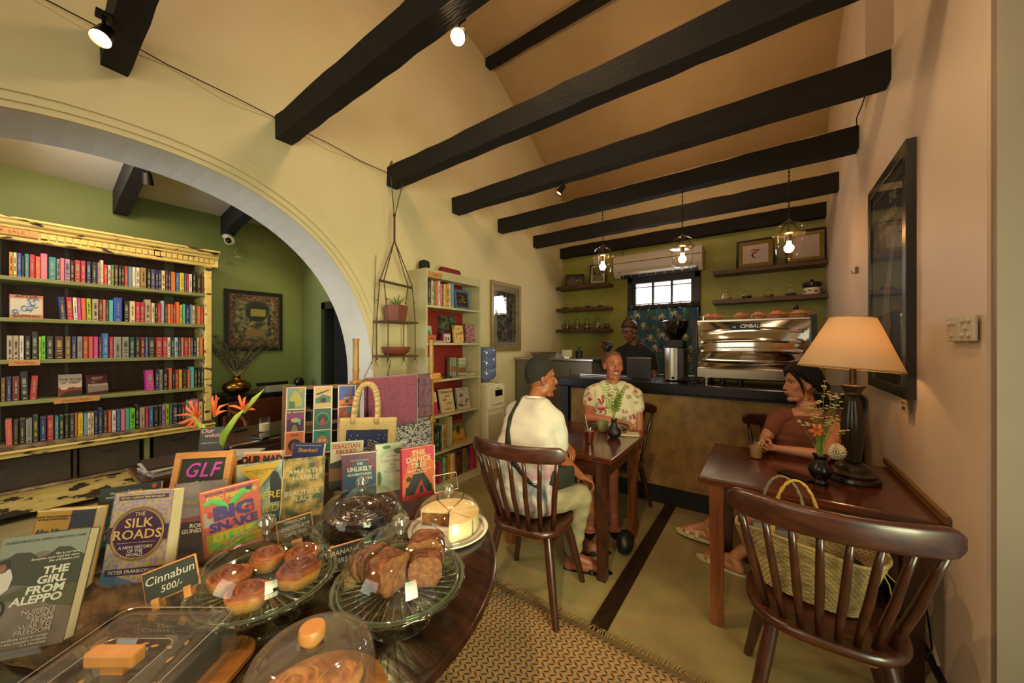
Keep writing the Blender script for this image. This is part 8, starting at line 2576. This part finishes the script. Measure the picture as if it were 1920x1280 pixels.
b = B(H2); b.tube([(-.022, .095, -.043), (0, .1035, -.041), (.022, .095, -.043)], [.002, .004, .002], 8, sx=.7); b.out('moustache', M('moustache_grey', '6a5040', .8), R2, smooth=True)
fl_ = bpy.data.materials.new('floral_print_shirt'); fl_.use_nodes = True
N, L = fl_.node_tree.nodes, fl_.node_tree.links
tc = N.new('ShaderNodeTexCoord'); nz = N.new('ShaderNodeTexNoise'); nz.inputs['Scale'].default_value = 22; L.new(tc.outputs['Object'], nz.inputs[0])
va = N.new('ShaderNodeVectorMath'); va.operation = 'MULTIPLY_ADD'; va.inputs[1].default_value = (.06, .06, .06); L.new(nz.outputs['Color'], va.inputs[0]); L.new(tc.outputs['Object'], va.inputs[2])
prev = None
for scale, seed_, thr, col in ((15, 0, .24, 'b4627a'), (13, 3, .24, '94945c'), (11, 7, .26, 'b49470'), (10, 5, .20, 'a82c48')):
    ad = N.new('ShaderNodeVectorMath'); ad.inputs[1].default_value = (seed_, seed_ * .7, 0); L.new(va.outputs[0], ad.inputs[0])
    vo = N.new('ShaderNodeTexVoronoi'); vo.inputs['Scale'].default_value = scale; L.new(ad.outputs[0], vo.inputs['Vector'])
    mr = N.new('ShaderNodeMapRange'); mr.inputs[1].default_value = thr + .05; mr.inputs[2].default_value = thr - .05; L.new(vo.outputs['Distance'], mr.inputs[0])
    m_ = N.new('ShaderNodeMix'); m_.data_type = 'RGBA'; m_.inputs[7].default_value = lin(col); L.new(mr.outputs[0], m_.inputs[0])
    if prev is None: m_.inputs[6].default_value = lin('ccc0a0')
    else: L.new(prev, m_.inputs[6])
    prev = m_.outputs[2]
L.new(prev, N['Principled BSDF'].inputs['Base Color']); N['Principled BSDF'].inputs['Roughness'].default_value = .85
b = B()
torso_rows(b, q(-1.06, 3.02, .55), q(-1.085, 3.03, 1.03), Vector((-1, 0, 0)), sax2, .018, fwd=fw2, bow=-.01, w=(.085, .085, .09, .092, .06))
b.tcap(q(-1.20, 2.975, 1.02), .064, q(-1.25, 2.94, .985), .066); b.tcap(q(-1.25, 2.94, .985), .066, q(-1.232, 2.87, .91), .064)
b.tcap(q(-.965, 3.07, 1.02), .064, q(-.915, 3.09, .985), .066); b.tcap(q(-.915, 3.09, .985), .066, q(-.892, 3.06, .88), .064)
blob('floral_shirt', b, fl_, R2, .007, 4, wrinkle(.0032, 1, 2))
b = B()
for s_ in (-1, 1):
    c = q(-1.08, 2.975, 1.075)
    P0, P1_, P2_, P3_ = c + sax2 * s_ * .010 + Vector((0, 0, -.07)) + fw2 * .035, c + sax2 * s_ * .065 + Vector((0, 0, -.035)) + fw2 * .03, c + sax2 * s_ * .072 + Vector((0, 0, .015)) - fw2 * .03, c + sax2 * s_ * .052 + Vector((0, 0, .03)) - fw2 * .025
    b.quad(P0, P1_, P2_, P3_); b.quad(P3_, P2_, c - fw2 * .105 + Vector((0, 0, .0)) + sax2 * s_ * .02, c - fw2 * .10 + Vector((0, 0, .03)) + sax2 * s_ * .015)
b.out('shirt_collar', fl_, R2, smooth=True, solid=.004)
b = B(); b.tcap(q(-1.16, 3.0, .53), .105, q(-.96, 3.0, .53), .105); b.tcap(q(-1.15, 3.0, .53), .095, q(-1.16, 2.66, .50), .075); b.tcap(q(-.97, 3.0, .53), .095, q(-.96, 2.70, .50), .075)
blob('shorts', b, M('dark_shorts', '2a2620', .85), R2, .009, 3, wrinkle(.003, 1, 3))

# ---------------- woman in the brown tee ------------------------------------
R3 = person('dark-haired woman in a brown tee leaning on the lamp table, looking left', (.18, 2.95, 0))
def q(*p): return L0(R3, p)
H3 = headm(q(.185, 2.90, 1.168), 1.98, -.04, .03, .93)
sax3 = Vector((-.97, .16, 0)); fw3 = Vector((-.16, -.97, 0))
b = B()
head_prims(b, H3, fem=True, nose=.62)
b.tcap(q(.205, 2.915, 1.09), .044, q(.215, 2.91, 1.015), .052)
torso_rows(b, q(.17, 3.0, .53), q(.215, 2.90, .985), Vector((-1, 0, 0)), sax3, -.03, fwd=fw3, bow=-.01, w=(.07, .05, .07, .08, .055))
b.tcap(q(.15, 2.895, .972), .033, q(.28, 2.89, .970), .033); b.tcap(q(.07, 2.90, .945), .045, q(.0, 2.845, .80), .036); b.tcap(q(.0, 2.845, .80), .034, q(-.005, 2.70, .815), .023)
hand(b, q(-.007, 2.69, .818), (-.25, -.85, .0), (-.75, .2, .6), -1, .55, s=.88)
b.tcap(q(.37, 2.87, .945), .047, q(.27, 2.665, .79), .038); b.tcap(q(.27, 2.665, .79), .037, q(.065, 2.675, .79), .023)
hand(b, q(.055, 2.677, .792), (-.95, -.05, .08), (.0, -.5, .85), 1, .5, s=.88)
for s_, kn, an in ((-1, (-.02, 2.66, .50), (-.33, 2.845, .15)), (1, (.16, 2.60, .50), (-.155, 2.60, .10))):
    b.tcap(q(.17 - s_ * -.08, 3.0, .53), .075, q(*kn), .052); b.tcap(q(*kn), .049, q(*an), .031)
fh = [foot(b, q(-.335, 2.85, .135), q(-.515, 2.885, .065), .9), foot(b, q(-.16, 2.60, .085), q(-.345, 2.655, .035), .9)]
blob('body', b, skin3, R3, VOX, 6, head_deform(H3))
wsl = M('white_sandal', 'c4b894', .45)
sandal(R3, fh[0][0], q(-.515, 2.885, .065), fh[0][1], fh[0][2], wsl, wsl, 2); sandal(R3, fh[1][0], q(-.345, 2.655, .035), fh[1][1], fh[1][2], wsl, wsl, 2)
face(R3, H3, lips='8c3c34', brow='1c120c', browt=.0022)
wh_ = M('dark_brown_hair', '0b0706', .6, col2='150d09', ns=50, st=(4, 1, 1), bump=1, bs=90)
haircap(R3, H3, wh_, .012, .014, [(-1, -.75), (-.6, -.6), (-.3, -.42), (-.05, -.12), (.15, .02), (.4, .18), (.62, .36), (.8, .52), (1, .60)], lump=.008, wid=.004)
b = B(H3)
b.ell((0, -.125, -.02), (.045, .040, .040), 18); b.ell((0, -.09, .02), (.055, .05, .06), 16)
b.out('hair_bun', wh_, R3, smooth=True)
b = B(H3)
for s_ in (-1, 1):
    b.tube([(s_ * .012, .066, .112), (s_ * .045, .072, .088), (s_ * .066, .056, .055), (s_ * .074, .038, .015), (s_ * .074, .026, -.04), (s_ * .070, .022, -.08)], [.010, .018, .018, .013, .007, .001], 10, sx=.45)
    b.tube([(s_ * .01, .05, .125), (s_ * .05, .06, .10), (s_ * .082, .02, .06), (s_ * .085, -.03, .0), (s_ * .06, -.09, -.03)], [.012, .024, .026, .024, .014], 10, sx=.5)
b.out('hair_strands', wh_, R3, smooth=True)
btee = M('brown_ribbed_tee', '7a4630', .9, col2='6c3c28', ns=8, bump=.3, bs=120)
b = B()
torso_rows(b, q(.17, 3.0, .55), q(.215, 2.90, .94), Vector((-1, 0, 0)), sax3, .014, fwd=fw3, bow=-.015, w=(.07, .05, .07, .09, .10), r=(.10, .082, .092, .075, .038))
b.tcap(q(.11, 2.90, .965), .050, q(.065, 2.90, .935), .054); b.tcap(q(.065, 2.90, .935), .054, q(.04, 2.875, .875), .053)
b.tcap(q(.32, 2.875, .965), .050, q(.37, 2.87, .935), .056); b.tcap(q(.37, 2.87, .935), .056, q(.335, 2.79, .87), .054)
blob('tee_shirt', b, btee, R3, .0065, 4, wrinkle(.003, 1.1, 6))
b = B(); b.tcap(q(.08, 3.0, .53), .10, q(.26, 3.0, .53), .10); b.tcap(q(.09, 3.0, .53), .09, q(-.02, 2.68, .50), .066); b.tcap(q(.25, 3.0, .53), .09, q(.16, 2.63, .50), .066)
blob('dark_skirt', b, M('dark_skirt', '1a1412', .85), R3, .009, 3, wrinkle(.003, 1, 3))

# ---------------- barista ----------------------------------------------------
R4 = person('barista with glasses and hair bun in a black shirt behind the counter', (-1.28, 4.30, 0))
def q(*p): return L0(R4, p)
H4 = headm(q(-1.30, 4.20, 1.580), PI - .50, -.42, .05, .93)
sax4 = Vector((-.98, -.10, -.0)); fw4 = Vector((.10, -.98, 0))
b = B()
head_prims(b, H4, fem=True)
b.tcap(q(-1.285, 4.245, 1.50), .046, q(-1.27, 4.27, 1.41), .054)
torso_rows(b, q(-1.26, 4.32, .95), q(-1.27, 4.28, 1.37), Vector((-1, 0, 0)), sax4, -.03, fwd=fw4, bow=0)
b.tcap(q(-1.44, 4.27, 1.33), .048, q(-1.565, 4.08, 1.17), .038); b.tcap(q(-1.565, 4.08, 1.17), .036, q(-1.555, 4.0, 1.36), .024)
hand(b, q(-1.555, 3.998, 1.37), (.15, -.1, .9), (-.6, .5, .1), 1, .62, s=.92)
b.tcap(q(-1.10, 4.27, 1.31), .048, q(-1.03, 4.22, 1.08), .038); b.tcap(q(-1.03, 4.22, 1.08), .036, q(-1.0, 4.02, 1.02), .024)
hand(b, q(-1.0, 4.01, 1.02), (.0, -.9, -.2), (0, 0, 1), 1, .4, s=.92)
for s_ in (-1, 1):
    b.tcap(q(-1.26 + s_ * .09, 4.32, .92), .085, q(-1.26 + s_ * .09, 4.32, .5), .055); b.tcap(q(-1.26 + s_ * .09, 4.32, .5), .052, q(-1.26 + s_ * .09, 4.34, .1), .034); foot(b, q(-1.26 + s_ * .09, 4.34, .085), q(-1.26 + s_ * .09, 4.16, .03))
blob('body', b, skin4, R4, .005, 5, head_deform(H4))
face(R4, H4, lips='6a3028', brow='120c08', closed=True)
bh = M('brown_bun_hair', '1c100a', .5, col2='3c2212', ns=30)
haircap(R4, H4, bh, .008, .012, [(-1, -.6), (-.5, -.4), (-.1, -.2), (.15, .0), (.45, .28), (.75, .5), (1, .56)], lump=.006)
b = B(H4); b.ell((0, -.06, .145), (.045, .042, .036), 18); b.out('top_bun', bh, R4, smooth=True)
b = B(H4)
for s_ in (-1, 1):
    b.tube([(s_ * .034 + .021 * math.cos(a), .093 - .004 * abs(math.cos(a)), .010 + .018 * math.sin(a)) for a in [i * PI / 10 for i in range(21)]], .0022, 6)
    b.tube([(s_ * .055, .088, .014), (s_ * .078, .03, .014)], .002, 6)
b.tube([(-.013, .095, .012), (.013, .095, .012)], .002, 6); b.out('glasses', black, R4)
b = B()
torso_rows(b, q(-1.26, 4.32, .90), q(-1.27, 4.28, 1.365), Vector((-1, 0, 0)), sax4, .018, fwd=fw4, bow=0, w=(.07, .06, .08, .09, .06))
b.tcap(q(-1.38, 4.27, 1.36), .058, q(-1.44, 4.27, 1.325), .066); b.tcap(q(-1.44, 4.27, 1.325), .066, q(-1.525, 4.14, 1.22), .060)
b.tcap(q(-1.16, 4.27, 1.36), .058, q(-1.10, 4.27, 1.31), .066); b.tcap(q(-1.10, 4.27, 1.31), .066, q(-1.055, 4.24, 1.15), .058)
blob('black_shirt', b, M('black_shirt', '0e0c0d', .85), R4, .008, 4, wrinkle(.003, 1, 8))
b = B(); b.lathe([(.022, 0), (.022, .004), (.001, .006)], 20); o = b.out('round_badge', M('badge_cream', 'c4a890', .5), R4); o.location = q(-1.175, 4.145, 1.235); o.rotation_euler = (PI / 2, 0, .1)
b = B()
for s_ in (-1, 1):
    c = q(-1.27, 4.225, 1.425); b.quad(c + Vector((s_ * .005, -.035, -.08)), c + Vector((s_ * .06, -.02, -.04)), c + Vector((s_ * .065, .03, .01)), c + Vector((s_ * .045, .02, .03)))
b.out('shirt_collar', M('black_shirt'), R4, smooth=True, solid=.004)
b = B()
for s_ in (-1, 1): b.tcap(q(-1.26 + s_ * .09, 4.32, .92), .10, q(-1.26 + s_ * .09, 4.33, .12), .065)
blob('black_trousers', b, M('black_trousers', '100e0e', .85), R4, .011, 3)
t = T('milk_jug', 'dark steel milk jug tilted in the barista\'s raised hand', 'jug', (-1.49, 3.93, 1.36), rot=(.15, .75, 0))
b = B(); b.lathe([(.040, 0), (.042, .01), (.036, .06), (.032, .085), (.036, .10), (.033, .10), (.028, .085)], 24, cap1=False); b.out('jug_body', M('dark_steel', '3c3c3a', .35, metal=.7), t, smooth=True)
b = B(); b.tube([(-.036, 0, .085), (-.065, 0, .08), (-.068, 0, .035), (-.04, 0, .02)], .005, 8); b.out('jug_handle', M('dark_steel'), t)
finish()
